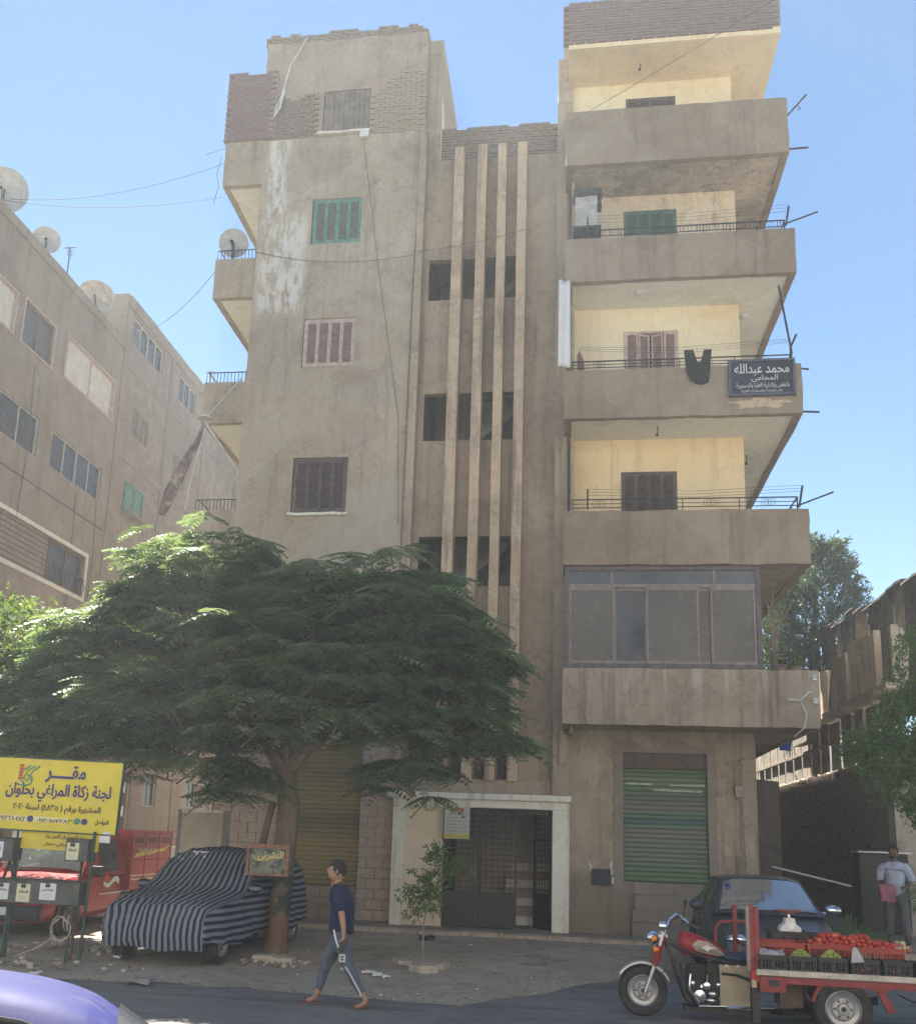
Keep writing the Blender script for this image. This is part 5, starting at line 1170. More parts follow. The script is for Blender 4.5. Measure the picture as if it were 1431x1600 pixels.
# frame and engine
m = MB()
for s in (-.10, .10):
    m.tube([(.26,s*.5,.82),(.36,s,.55),(.47,s,.22),(.62,s,.15),(1.1,s,.13),(1.5,s,.13),(2.4,s,.20)], .022, 7); m.tube([(.30,s*.5,.80),(.7,s,.68),(1.1,s,.60),(1.5,s,.55)], .02, 7)
m.tube([(.40,-.1,.6),(.55,-.1,.2)], .02, 6); m.box(.45,1.35,-.14,.14,.10,.15); m.build('frame', BPL, TK, world=False, smooth=True)
e = MB(); e.box(.58,.98,-.10,.10,.20,.42); e.box(.62,.78,-.09,.09,.42,.60); 
for i in range(7): e.box(.58,.82,-.11,.11,.43+i*.024,.44+i*.024)
e.box(.8,1.08,-.12,.12,.35,.62); eo = e.build('engine', sol('engine_black', (.03,.03,.03), .6, .4, .4, 12, .2), TK, world=False)
m = MB(); m.lathe([(0,-.16),(.065,-.155),(.075,-.14),(.075,-.1)], 'Y', (.71,0,.27), 20); m.lathe([(0,-.15),(.04,-.145),(.045,-.1)], 'Y', (.79,0,.38), 14); m.ball((.86,-.13,.30), (.06,.03,.03), 8, 6); m.ball((.84,-.13,.23), (.07,.03,.025), 8, 6); m.ball((.74,-.13,.36), (.03,.03,.05), 8, 6); m.tube([(.79,-.13,.4),(.80,-.13,.5)], .008, 5); m.tube([(.62,-.13,.5),(.60,-.15,.35),(.70,-.16,.18),(1.0,-.17,.17),(1.5,-.17,.19)], .018, 8); m.ball((.92,-.13,.40), (.04,.03,.03), 8, 6); m.ball((.64,-.12,.40), (.03,.03,.04), 8, 6); m.box(.92,1.0,-.14,-.1,.24,.28); m.build('engine_cover', CHR, eo, smooth=True)
m = MB(); m.rbox(1.02,1.42,-.17,-.15,.16,.62,.1); m.jitter(.012, 5); m.build('side_cardboard', BRK, TK, world=False)
m = MB(); m.tube([(1.04,-.185,.53),(1.2,-.19,.52),(1.38,-.185,.46),(1.5,-.18,.45)], .016, 5); m.build('black_strap', BPL, TK, world=False)
m = MB()
for i in (1.08,1.2,1.32): m.box(i,i+.03,-.185,-.165,.60,.625)
m.build('strap_clip', WHP, TK, world=False)
# cab bar, head posts and bed
m = MB(); m.tube([(.98,.15,.70),(.98,.15,1.0),(1.03,.15,1.06),(1.15,.15,1.07),(1.33,.15,1.08)], .02, 7); m.build('guard_rail', TRF, TK, world=False, smooth=True)
m = MB(); m.box(1.29, 1.335, -.62, -.56, .44, 1.30); m.box(1.335,1.39,-.62,-.56,.44,1.285); m.box(1.29,1.34,.5,.56,.44,1.24); m.box(1.30,1.33,-.56,.5,.82,.86); m.build('head_post', TRF, TK, world=False, bevel=.008)
m = MB(); m.box(1.255, 1.29, -.625, -.565, .62, 1.29); m.build('grey_post', sol('grey_post', (.24,.21,.2), .6, .2), TK, world=False)
X0, X1 = 1.13, 3.75
m = MB(); m.box(X0, X1, -.70, .62, .585, .63); m.build('bed_deck', sol('deck_boards', (.30,.25,.22), .85, 0, .3, 5, .2), TK, world=False)
m = MB(); m.box(X0, X1, -.745, -.70, .60, .655); m.build('deck_edge', sol('worn_white_edge', (.50,.45,.38), .7, 0, .25, 6, .15, dirt=(.26,.2,.16)), TK, world=False)
m = MB(); m.box(X0, X1, -.72, -.68, .52, .585); m.box(X0, X1, .55, .60, .50, .585); 
for x in (1.36,1.85,2.35,2.9,3.4): m.box(x, x+.05, -.68, .55, .52, .58)
m.build('bed_frame', TRF, TK, world=False)
m = MB(); m.box(1.36,1.62,-.735,-.70,.43,.59); m.prism([(1.36,.59),(1.66,.59),(1.60,.45),(1.36,.45)], 'Y', -.73, -.70); m.build('side_bracket', TRF, TK, world=False)
m = MB(); m.box(1.44,1.56,-.738,-.7351,.49,.555); m.build('bracket_slot', BPL, TK, world=False)
m = MB(); m.prism([(1.68,.36),(1.74,.34),(1.86,.55),(1.78,.56)], 'Y', -.68,-.62); m.build('spring_hanger', TRF, TK, world=False); m = MB(); m.prism([(2.33,.52),(2.40,.52),(2.52,.30),(2.44,.28)], 'Y', -.69,-.64); m.prism([(2.2,.54),(2.5,.54),(2.42,.48),(2.28,.50)], 'Y', -.70,-.66); m.build('leaf_spring_hanger', TRF, TK, world=False, kind=None)
m = MB()
for i in range(4): m.tube([(1.70,-.55,.34+.02*i),(2.0,-.55,.26+.02*i),(2.38,-.55,.36+.02*i)], .014, 4)
m.tube([(2.0,-.6,.30),(2.0,.55,.30)], .04, 8); m.ball((2.0,-.03,.30), .12, 10, 8); m.build('axle_and_spring', IRON, TK, world=False)
m = MB(); m.box(1.50,1.74,-.50,-.2,.26,.50); m.build('battery_box', sol('brown_box', (.09,.06,.045), .7), TK, world=False)
m = MB(); m.ball((1.83,-.3,.42), (.1,.1,.12), 10, 8); m.build('differential_housing', BPL, TK, world=False); m = MB(); m.tube([(1.35,-.55,.26),(1.6,-.6,.20),(1.95,-.62,.16)], .008, 5); m.build('brake_rod', BPL, TK, world=False); m = MB(); m.tube([(2.6,-.5,.45),(2.75,-.5,.38),(2.9,-.5,.46),(3.0,-.5,.40)], .008, 5); m.build('loose_wiring', BPL, TK, world=False)
m = MB(); m.box(1.29,1.34,-.66,-.625,.54,.62); o = m.build('side_lamp', sol('red_lens', (.55,.03,.02), .3), TK, world=False)
m = MB(); m.box(1.292,1.338,-.66,-.625,.46,.538); m.build('side_lamp_lower', sol('cream_lens', (.6,.5,.35), .4), TK, world=False)
m = MB(); m.box(1.30,1.38,-.60,-.45,.10,.46); m.build('footwell_frame', IRON, TK, world=False)
# crates
def crate(lab, x, y, z, w, d, h, mat, rz=0, group='plastic crates on the tricycle bed'):
    m = MB(); t = .012; n = max(5, int(w/.03)); nd = max(4, int(d/.03))
    m.box(-w/2, w/2, -d/2, d/2, 0, t)
    for (z0, z1) in ((t, h*.22), (h*.72, h)):
        m.box(-w/2, w/2, -d/2, -d/2+t, z0, z1); m.box(-w/2, w/2, d/2-t, d/2, z0, z1); m.box(-w/2, -w/2+t, -d/2+t, d/2-t, z0, z1); m.box(w/2-t, w/2, -d/2+t, d/2-t, z0, z1)
    for i in range(n+1):
        a = -w/2+w*i/n-.005; ww = .03 if i in (0, n, n//2) else .010
        for yy in (-d/2, d/2-t): m.box(max(-w/2,a), min(w/2,a+ww), yy, yy+t, h*.22, h*.72)
    for i in range(nd+1):
        a = -d/2+d*i/nd-.005
        for xx in (-w/2, w/2-t): m.box(xx, xx+t, max(-d/2,a), min(d/2,a+.01), h*.22, h*.72)
    for zz in (.40, .56): m.box(-w/2+.001, w/2-.001, -d/2+.002, -d/2+t-.002, h*zz, h*zz+.006)
    m.box(-w/2-.008, w/2+.008, -d/2-.008, -d/2, h-.018, h); m.box(-w/2-.008, w/2+.008, d/2, d/2+.008, h-.018, h)
    o = m.build('plastic_crate', mat); o.location = (x, y, z); o.rotation_euler = (0,0,R(rz)); return tag(o, lab, 'crate', group)
BKC = sol('black_crate', (.022,.024,.024), .6, 0, .3, 6, .05, dirt=(.08,.07,.06)); RDC = sol('red_crate', (.33,.035,.02), .55, 0, .25, 5, .05, dirt=(.2,.06,.04))
DZ = .632; YF = 11.47
fr_labels = ['black crate with crumpled clear plastic, nearest the red posts at the front edge', 'black crate heaped with pale green grapes, second along the front edge', 'black crate heaped with pale green grapes, third along the front edge', 'black crate of dark aubergines with a plastic bag hanging over it', 'black crate of dark fruit below the right end of the tomato heap', 'black crate at the right edge of the photo holding lemons']
cx = [2.27, 2.575, 2.885, 3.20, 3.525, 3.85]
for i, x in enumerate(cx): crate(fr_labels[i], x, YF, DZ, .285, .20, .17, BKC, jit(2))
crate('red crate behind the crumpled plastic, left one of the red row', 2.42, 11.86, DZ+.09, .50, .38, .19, RDC, -1)
crate('red crate holding the left half of the tomato heap', 2.93, 11.86, DZ+.09, .48, .38, .19, RDC)
crate('red crate holding the right half of the tomato heap', 3.44, 11.86, DZ+.07, .50, .38, .20, RDC)
for x, w_ in ((2.42,'left'), (2.93,'middle'), (3.44,'right')): crate('low black crate under the '+w_+' one of the three red crates', x, 11.86, DZ, .46, .34, .085, BKC, 0, 'crates stacked under the red row')
crate('black crate carrying the white kitchen scale in the back row', 2.50, 12.30, DZ+.12, .42, .32, .24, BKC); crate('dark slatted crate right of the scale crate in the back row', 2.95, 12.32, DZ+.12, .44, .32, .22, BKC)
crate('low black crate under the scale crate', 2.50, 12.30, DZ, .42, .32, .115, BKC, 0, 'crates stacked under the back row'); crate('low black crate under the slatted back crate', 2.95, 12.32, DZ, .44, .32, .115, BKC, 0, 'crates stacked under the back row')
# scale
SC = thing('kitchen_scale', 'white mechanical scale with a wide rusty red pan on the back crates', 'scale', (2.50,12.2,DZ+.36))
m = MB(); m.prism([(-.12,0),(.12,0),(.11,.05),(.06,.09),(.05,.15),(-.05,.15),(-.06,.09),(-.11,.05)], 'Y', -.08, .08); m.build('scale_body', WHP, SC, world=False, bevel=.008)
m = MB(); m.lathe([(0,.19),(.08,.19),(.15,.225),(.155,.235),(.08,.205),(0,.20)], 'Z', (0,0,0), 24); m.build('pan', sol('rusty_pan', (.38,.15,.11), .5, .2), SC, world=False, smooth=True)
m = MB(); m.tube([(0,0,.14),(0,0,.19)], .015, 6); m.build('stem', CHR, SC, world=False)
m = MB(); m.lathe([(0,-.086),(.045,-.086),(.045,-.08)], 'Y', (0,0,.07), 18); m.build('dial', sol('dial_paper', (.75,.75,.72), .6), SC, world=False)
# tomatoes
t = NT('tomato_skin'); TM = t.fin(t.mix(t.rand(), (.30,.018,.012), t.mix(t.rng(t.rand(), .75, 1), (.46,.045,.02), (.50,.13,.03))), .33); tme = [MB().ball((0,0,0), (.034,.034,.029), 12, 8).mesh('tomato', TM, 2) for _ in range(1)]
k = 0
for lay in range(3):
    nx_ = (15, 13, 9)[lay]; ny_ = (6, 4, 3)[lay]
    for i in range(nx_):
        for j in range(ny_):
            x = 2.76+(3.62-2.76)*(i+.5+.3*lay*.5)/15+lay*.035+jit(.012); y = 11.71+.058*j+lay*.03+jit(.01); z = DZ+.275+.042*lay+.012*math.sin(i)+jit(.006)
            if x > 3.64: continue
            o = shared('tomato', tme[0], None, (x,y,z), (jit(.6),jit(.6),random.random()*6), (random.uniform(.86,1.12),)*3)
            tag(o, 'ripe red tomato in the heap on the red crates of the cargo tricycle', 'tomato', 'tomatoes heaped on the tricycle')
def heap(name, lab, cat, c, r, n, s, mats, mode=0):
    m = MB()
    for i in range(n):
        a = random.random()*6.283; q = math.sqrt(random.random()); x = r[0]*q*math.cos(a); y = r[1]*q*math.sin(a); z = r[2]*(1-q*q)*random.uniform(.6,1)
        m.ball((c[0]+x, c[1]+y, c[2]+z), (s*random.uniform(.7,1.2), s*random.uniform(.7,1.2), s*random.uniform(.8,1.3)), 6, 4, random.randrange(len(mats)))
    o = m.build(name, mats, None, smooth=2); return tag(o, lab, cat, None, 'stuff')
GRP = [sol('pale_grape', (.34,.36,.09), .4, 0, .3, 8, 0), sol('green_grape', (.22,.28,.05), .45, 0, .3, 8, 0)]
heap('grapes', 'pale green grapes heaped in the second front crate', 'grapes', (2.575,YF,DZ+.13), (.12,.085,.10), 260, .013, GRP)
heap('grapes', 'pale green grapes heaped in the third front crate', 'grapes', (2.885,YF,DZ+.13), (.12,.085,.11), 260, .013, GRP)
DF = [sol('dark_fruit', (.06,.012,.02), .35, 0, .4, 8, 0), sol('maroon_fruit', (.13,.02,.02), .35, 0, .3, 8, 0)]
heap('aubergines', 'dark aubergines filling the fourth front crate', 'vegetables', (3.20,YF,DZ+.05), (.13,.09,.08), 60, .03, DF); heap('dark_fruit', 'dark red fruit filling the fifth front crate', 'fruit', (3.525,YF,DZ+.05), (.13,.09,.08), 60, .03, DF)
heap('lemons', 'yellow-green lemons in the rightmost crate', 'lemons', (3.85,YF,DZ+.12), (.12,.08,.07), 26, .028, [sol('lemon', (.50,.45,.07), .4), GRP[1]])
heap('cabbage_leaves', 'pale leaves and wrapped fruit at the right end of the tomatoes', 'vegetables', (3.70,11.84,DZ+.24), (.10,.14,.08), 30, .03, [sol('pale_leaf', (.45,.47,.22), .6), sol('pinkish', (.35,.10,.08), .5)])
PLS = glassy('crumpled_plastic', (.30,.29,.31), .2, .3)
m = MB(); m.rbox(2.13,2.41,11.38,11.56,DZ+.12,DZ+.20,.035); m.jitter(.045, 9, .02, 25); tag(m.build('plastic_sheet', PLS, smooth=True), 'crumpled clear plastic stuffed into the first front crate', 'plastic sheet')
m = MB(); m.ball((2.10,11.55,DZ+.16), (.07,.07,.16), 12, 10); m.jitter(.04, 9, .015, 25); tag(m.build('plastic_bag', PLS, smooth=2), 'cloudy plastic bag hanging beside the red post', 'bag')
m = MB(); m.prism([(3.07,.90),(3.10,.93),(3.13,.90),(3.19,.78),(3.05,.77)], 'Y', 11.335, 11.35); m.jitter(.01, 9); tag(m.build('plastic_bag', PLS), 'cone of clear plastic bag on the rim of the aubergine crate', 'bag')
m = MB(); m.rbox(2.45,2.62,12.2,12.4,DZ+.24,DZ+.34,.04); m.jitter(.03,9); tag(m.build('paper_bundle', sol('grey_paper',(.3,.3,.3),.9)), 'grey paper bundle inside the scale crate', 'paper')

for o in list(TK.children):
    b = o.name.split('.')[0]
    dx = {'head_post':-.2,'grey_post':-.2,'side_lamp':-.2,'side_lamp_lower':-.2,'footwell_frame':-.2,'side_bracket':-.2,'bracket_slot':-.2,'spring_hanger':0,'battery_box':-.1,
          'guard_rail':-.14,'side_cardboard':-.19,'black_strap':-.19,'strap_clip':-.19,'seat':-.14,'engine':-.1}.get(b, 0)
    o.location.x += dx
for o in list(COL.objects):
    b = o.name.split('.')[0]
    if o.parent is None and (b in ('tomato','grapes','aubergines','dark_fruit','lemons','cabbage_leaves','plastic_sheet','plastic_bag') or (b == 'plastic_crate' and o.location.y < 12.1)): o.location.x -= .12
# ================================================================== yellow sign, donation boxes, trunk sign, portal sign
YB = sol('yellow_banner', (.62,.50,.035), .55, 0, .12, 2, .1, dirt=(.52,.44,.10)); NVY = sol('navy_print', (.035,.025,.16), .6, 0, .1, 9, 0); BRN = sol('brown_print', (.10,.06,.04), .6, 0, .1, 9, 0)
GPOST = sol('green_post', (.035,.08,.055), .6, .2, .3, 7, .1, dirt=(.09,.05,.035))
YS = thing('yellow_sign', 'large yellow banner sign with navy arabic lettering on thin green posts', 'sign', (-7.2,13.3,.05))
Msg = Matrix.Translation((-7.24,13.3,2.285)) @ Matrix.Rotation(R(1.2), 4, 'Y') @ Matrix.Rotation(R(3), 4, 'Z')
m = MB(Msg); m.rbox(-1.02, .93, -.02, .02, -.5, .5, .16); m.jitter(.008, 3)
m.build('banner_board', YB, YS)
m = MB(Msg); m.box(-1.04, -1.02, -.03, .03, -.51, .51); m.box(.93, .95, -.03, .03, -.51, .51); m.box(-1.02, .93, -.03, .03, -.52, -.5); m.box(-1.02,.93,-.03,.03,.5,.52); m.build('board_edge', GPOST, YS)
def st(s, x, z, h, w, mat, y=-.031): return text(s, x, z, y, h, mat, YS, w, M=Msg, bold=.022)
st('مقـــــر', .10, .30, .25, .60, NVY); st('لجنة زكاة المراغي بحلوان', .02, .03, .27, 1.56, NVY); st('المشهرة برقم ( ٤٨٣٥) لسنة ٢٠٢٠', .03, -.19, .14, 1.30, BRN)
WSM = sol('print_highlight', (.66,.60,.32), .6, 0, .05, 9, 0)
for a, b in ((-.36,.22),(-.90,-.38)): m = MB(Msg); m.box(a, b, -.0275, -.026, -.385, -.31); m.build('number_highlight', WSM, YS)
st('للتواصل', .72, -.345, .08, .2, BRN); st('٠١١٢٠١٥٧٢٨٣', .02, -.35, .062, .52, BRN); st('٠١٠٩٧٦٦٠٤٤٢', -.64, -.35, .062, .46, BRN)
for x, mt in ((.46,NVY),(.35,sol('green_icon',(.05,.25,.15),.6)),(-.34,NVY)):
    m = MB(Msg); m.lathe([(0,-.034),(.045,-.034),(.045,-.026)], 'Y', (x,0,-.345), 18); m.build('round_icon', mt, YS)
# emblem: green curves with a red wheat ear
m = MB(Msg)
for k in range(3): m.tube([(-.52+.07*k,-.032,.16+.02*k),(-.60+.07*k,-.032,.22),(-.55+.08*k,-.032,.33),(-.44+.07*k,-.032,.40)], .011, 4)
m.tube([(-.62,-.032,.14),(-.5,-.032,.11),(-.40,-.032,.15),(-.40,-.032,.24),(-.47,-.032,.27)], .012, 4); m.build('emblem_curves', sol('emblem_green', (.12,.33,.20), .6), YS)
m = MB(Msg)
for k in range(5): m.box(-.60,-.545,-.036,-.028,.20+.045*k,.235+.045*k)
m.build('emblem_wheat', sol('emblem_red', (.5,.05,.05), .6), YS)
Ml = Matrix.Translation((-7.15,13.33,1.655)) @ Matrix.Rotation(R(1.2), 4, 'Y')
m = MB(Ml); m.rbox(-.58,.60,-.015,.015,-.13,.13,.2); m.jitter(.006,3); m.build('lower_banner', YB, YS)
text('عنوان الصفحة على الفيس بوك', .10, .055, -.022, .07, BRN, YS, .62, M=Ml, bold=.01); text('لجنة زكاة المراغي بحلوان', .10, -.055, -.022, .07, BRN, YS, .62, M=Ml, bold=.01)
for a, b in ((-.72,-.58),(.60,.76)): m = MB(Ml); m.box(a,b,-.012,.012,.01,.16); m.build('white_strip', WHP, YS)
for x, y, b in ((-6.62,13.25,.05),(-7.8,13.3,.05)): m = MB(); m.tube([(x,y,b),(x+.02,y+.03,1.8)], .022, 6); m.build('post', GPOST, YS)
DB = thing('donation_box_stand', 'green metal stand with padlocked donation boxes and paper notices below the yellow sign', 'donation boxes', (-7.3,13.15,.05))
BXM = sol('grey_green_box', (.07,.08,.07), .55, .2, .35, 6, .1, dirt=(.13,.10,.08)); PAP = [sol('paper_white', (.60,.60,.64), .8, 0, .06, 6, 0), sol('paper_cream', (.58,.57,.38), .8, 0, .06, 6, 0)]
def dbox(x0, x1, z0, z1, notes, y=13.12, d=.26):
    m = MB(); m.box(x0, x1, y, y+d, z0, z1); m.prism([(y-.02,z1),(y+d+.01,z1),(y+d+.01,z1+.02),(y-.02,z1+.012)], 'X', x0-.01, x1+.01)
    o = m.build('donation_box', BXM, DB, bevel=.004)
    for (a, b, c, d_, pm, tx) in notes:
        n = MB(); n.rbox(a, b, y-.006, y-.003, c, d_, .05); n.jitter(.003, 6); n.build('notice', PAP[pm], o)
        text(tx, (a+b)/2, d_-(d_-c)*.42, y-.010, .04, BRN, o, (b-a)*.72, bold=.01); n = MB()
        for q in range(3): n.box(a+(b-a)*.25, b-(b-a)*.25, y-.0085, y-.0075, c+.03+q*.022, c+.034+q*.022)
        n.build('small_print', sol('faint_print', (.3,.3,.33), .8, 0, .1, 9, 0), o)
        n = MB(); n.box((a+b)/2-.03, (a+b)/2+.03, y-.03, y-.007, d_-.05, d_-.01); n.tube([((a+b)/2-.02,y-.02,d_-.01),((a+b)/2,y-.02,d_+.03),((a+b)/2+.02,y-.02,d_-.01)], .006, 4); n.build('padlock', BPL, o)
dbox(-8.10,-7.72,1.36,1.66,[(-8.08,-7.86,1.40,1.62,0,'الصدقة')]); dbox(-6.93,-6.60,1.39,1.68,[(-6.91,-6.73,1.41,1.64,1,'كفالة')])
dbox(-7.98,-6.66,.80,1.10,[(-7.93,-7.70,.84,1.06,0,'زكاة المال'),(-7.58,-7.38,.82,1.06,1,'الصدقات'),(-7.24,-7.0,.86,1.08,0,'كفالة اليتيم')])
for x, y, z1 in ((-7.86,13.1,.8),(-6.72,13.1,.8),(-6.80,13.38,1.4),(-7.78,13.38,1.36)): m = MB(); m.tube([(x-.02,y,.05),(x,y,z1)], .02, 6); m.build('leg', GPOST if x != -6.80 else RUST, DB)
m = MB(); m.tube([(-7.86,13.2,1.1),(-7.78,13.2,1.36)], .022, 5); m.tube([(-7.68,13.2,1.1),(-7.8,13.2,1.36)], .022, 5); m.tube([(-6.72,13.2,1.1),(-6.7,13.2,1.40)], .022, 5); m.build('strut', IRON, DB)
m = MB()
for k in range(4):
    pts = [(-6.86+.05*k*.3+.13*math.cos(a*.6+k), 13.05+jit(.03), .48+.19*math.sin(a*.6+k)*(1-.1*k)) for a in range(9)]; m.tube(pts, .009, 4)
m.tube([(-6.9,13.05,.4),(-7.1,13.0,.25),(-7.4,12.95,.12)], .01, 4); tag(m.build('wire_coil', sol('pale_rope', (.38,.34,.28), .9)), 'pale coil of rope and wire hanging on the donation stand leg', 'rope')
# sign on the trunk
TS = thing('trunk_sign', 'small rust-framed sign with gold arabic lettering fixed to the tree trunk', 'sign', (-4.5,14.72,1.25))
m = MB(); m.rbox(-4.80,-4.19,14.70,14.73,1.27,1.67,.08); m.jitter(.006,5); t = NT('peeling_green_sign'); n = t.noise(7, 8, .7); c = t.mix(t.rng(n, .4, .55), (.03,.05,.04), (.16,.18,.14)); c = t.mix(t.rng(t.noise(14,6,.7),.55,.65), c, (.30,.24,.17)); m.build('plate', t.fin(c, .6), TS)
m = MB()
for b in ((-4.83,-4.78,1.24,1.70),(-4.21,-4.16,1.24,1.70)): m.box(b[0],b[1],14.66,14.74,b[2],b[3])
m.box(-4.78,-4.21,14.66,14.74,1.64,1.70); m.box(-4.78,-4.21,14.66,14.74,1.24,1.27); m.build('frame', sol('rusty_pink_frame', (.26,.12,.085), .75, .1, .35, 9, .2, dirt=(.36,.27,.2)), TS)
GLD = sol('gold_letters', (.62,.52,.22), .4, .2, .15, 9, 0); text('النشرتى', -4.45, 1.535, 14.685, .14, GLD, TS, .40, bold=.02)
m = MB(); m.tube([(-4.72,14.69,1.53),(-4.68,14.69,1.47),(-4.58,14.69,1.45),(-4.48,14.69,1.47),(-4.42,14.69,1.52)], .011, 4); m.build('lettering_flourish', GLD, TS)
# notice above the gate
PS = thing('notice_board', 'white notice with red heading and yellow foot above the gate', 'sign', (-2.2,19.7,1.88))
m = MB(); m.rbox(-2.45,-1.95,19.68,19.70,1.88,2.50,.15); m.build('board', sol('notice_white', (.52,.51,.47), .7, 0, .1, 5, .05), PS)
m = MB(); m.box(-2.33,-2.07,19.672,19.679,2.41,2.475); m.build('red_heading', sol('notice_red', (.5,.05,.05), .6), PS); m = MB(); m.box(-2.44,-1.96,19.672,19.679,1.89,1.98); m.build('yellow_foot', sol('notice_yellow', (.5,.45,.1), .6), PS)
text('تحذير', -2.2, 2.44, 19.668, .045, WL, PS, .17)
for q, s in enumerate(('هذا العقار ملك خاص','ممنوع دخول الباعة','ممنوع الوقوف امام المدخل','هذا مدخل سكان العقار','ومن يخالف ذلك يعرض نفسه','للمساءلة القانونية')): text(s, -2.2, 2.36-q*.066, 19.674, .04, BRN, PS, .40, bold=.01)
m = MB(); m.box(-2.46,-2.44,19.69,19.74,1.88,2.5); m.build('bracket', IRON, PS)
# cream cabinet door panel
CC = thing('cream_panel', 'tall cream metal cabinet with a rusty edge standing between the pickup and the covered car', 'cabinet', (-6.65,17.5,.1), R(-4))
m = MB(); m.rbox(-.40,.42,0,.35,.0,2.12,.3); m.jitter(.006, 2); m.build('casing', sol('cream_enamel', (.44,.39,.29), .5, 0, .12, 2.5, .1, dirt=(.34,.28,.19)), CC, world=False)
m = MB(); m.box(-.47,-.401,-.01,.36,.0,2.13); m.build('edge', sol('grey_edge', (.22,.2,.19), .6, .2, .3, 5), CC, world=False); m = MB(); m.box(-.401,.42,-.012,.0,2.085,2.13); m.box(-.33,-.30,-.03,0,1.2,1.35); m.build('trim', PORT, CC, world=False)
m = MB(); m.box(-7.35,-7.14,17.9,18.2,.1,1.1); m.box(-7.35,-7.14,17.9,18.2,1.12,1.55); tag(m.build('white_fridge', WHP), 'small white fridge body half hidden behind the pickup tailgate', 'fridge')

# ================================================================== trees
import numpy as np
rs = np.random.RandomState(3)
def mesh_np(name, V, nper, mats, parent, mi=None, world=True, kind=None):
    nf = len(V)//nper; me = bpy.data.meshes.new(name); me.vertices.add(len(V)); me.vertices.foreach_set('co', V.astype(np.float32).ravel())
    me.loops.add(len(V)); me.loops.foreach_set('vertex_index', np.arange(len(V), dtype=np.int32)); me.polygons.add(nf)
    me.polygons.foreach_set('loop_start', np.arange(0, len(V), nper, dtype=np.int32)); me.polygons.foreach_set('loop_total', np.full(nf, nper, dtype=np.int32))
    for q in mats: me.materials.append(q)
    if mi is not None: me.polygons.foreach_set('material_index', mi.astype(np.int32))
    me.update(); me.validate(); o = bpy.data.objects.new(name, me); COL.objects.link(o)
    if parent is not None: att(o, parent, world)
    if kind: o['kind'] = kind
    return o
LF1 = emptyleaf('feathery_leaf', (.145,.225,.16), (.18,.27,.18), (.21,.30,.16), .4)
LF1B = emptyleaf('feathery_leaf_pale', (.17,.24,.16), (.20,.28,.17), (.24,.32,.15), .35)
LF1C = emptyleaf('feathery_leaf_deep', (.07,.115,.085), (.09,.14,.095), (.12,.18,.09), .3)
LF2 = emptyleaf('young_leaf', (.09,.16,.04), (.11,.19,.045), (.14,.23,.05), .4)
LF3 = emptyleaf('bright_shrub_leaf', (.06,.12,.03), (.10,.17,.035), (.15,.23,.04), .45)
LF4 = emptyleaf('dark_shrub_leaf', (.055,.11,.045), (.08,.145,.05), (.11,.19,.06), .38)
CNF = emptyleaf('conifer_needles', (.05,.08,.055), (.075,.11,.075), (.13,.17,.11), .15)
BRK2 = plaster('bark', (.15,.11,.085), (.11,.085,.065), dark=(.04,.03,.025), light=(.24,.19,.15), streak=.7, patch=.6, bump=1)
# one bipinnate frond: curved rachis along +X, leaflets as quads; returned (n,4,3)
def frond(L, droop, npair, seed):
    q = np.random.RandomState(seed); out = []
    for i in range(npair):
        f = (i+1.2)/(npair+.6); x = L*f; z = -droop*f*f*L; w = L*.34*math.sin(math.pi*min(1, .22+f*.72))**.8; sw = .45+.25*f
        for s in (-1, 1):
            ang = s*(math.pi/2-.42)+q.uniform(-.08,.08); dx, dy = math.cos(ang), math.sin(ang); tz = -.22-.2*q.rand(); ww = L*.052
            px, py = -dy, dx
            out.append([(x-px*ww*.4,-py*ww*.4,z),(x+dx*w*.5-px*ww,dy*w*.5-py*ww,z+tz*w*.3),(x+dx*w,dy*w,z+tz*w),(x+dx*w*.5+px*ww,dy*w*.5+py*ww,z+tz*w*.3)])
    out.append([(0,-.006,0),(L*.5,-.006,-droop*L*.25),(L*.5,.006,-droop*L*.25),(0,.006,0)]); out.append([(L*.5,-.005,-droop*L*.25),(L,-.003,-droop*L),(L,.003,-droop*L),(L*.5,.005,-droop*L*.25)])
    return np.array(out)
FR = [frond(.60+.12*(i%3)/2, .22+.10*i, 8, i) for i in range(4)]
def place(proto, pos, yaw, pitch, roll, sc):
    cy, sy, cp, sp, cr, sr = math.cos(yaw), math.sin(yaw), math.cos(pitch), math.sin(pitch), math.cos(roll), math.sin(roll)
    Rz = np.array([[cy,-sy,0],[sy,cy,0],[0,0,1]]); Ry = np.array([[cp,0,sp],[0,1,0],[-sp,0,cp]]); Rx = np.array([[1,0,0],[0,cr,-sr],[0,sr,cr]])
    return (proto.reshape(-1,3)*sc) @ (Rz@Ry@Rx).T + pos
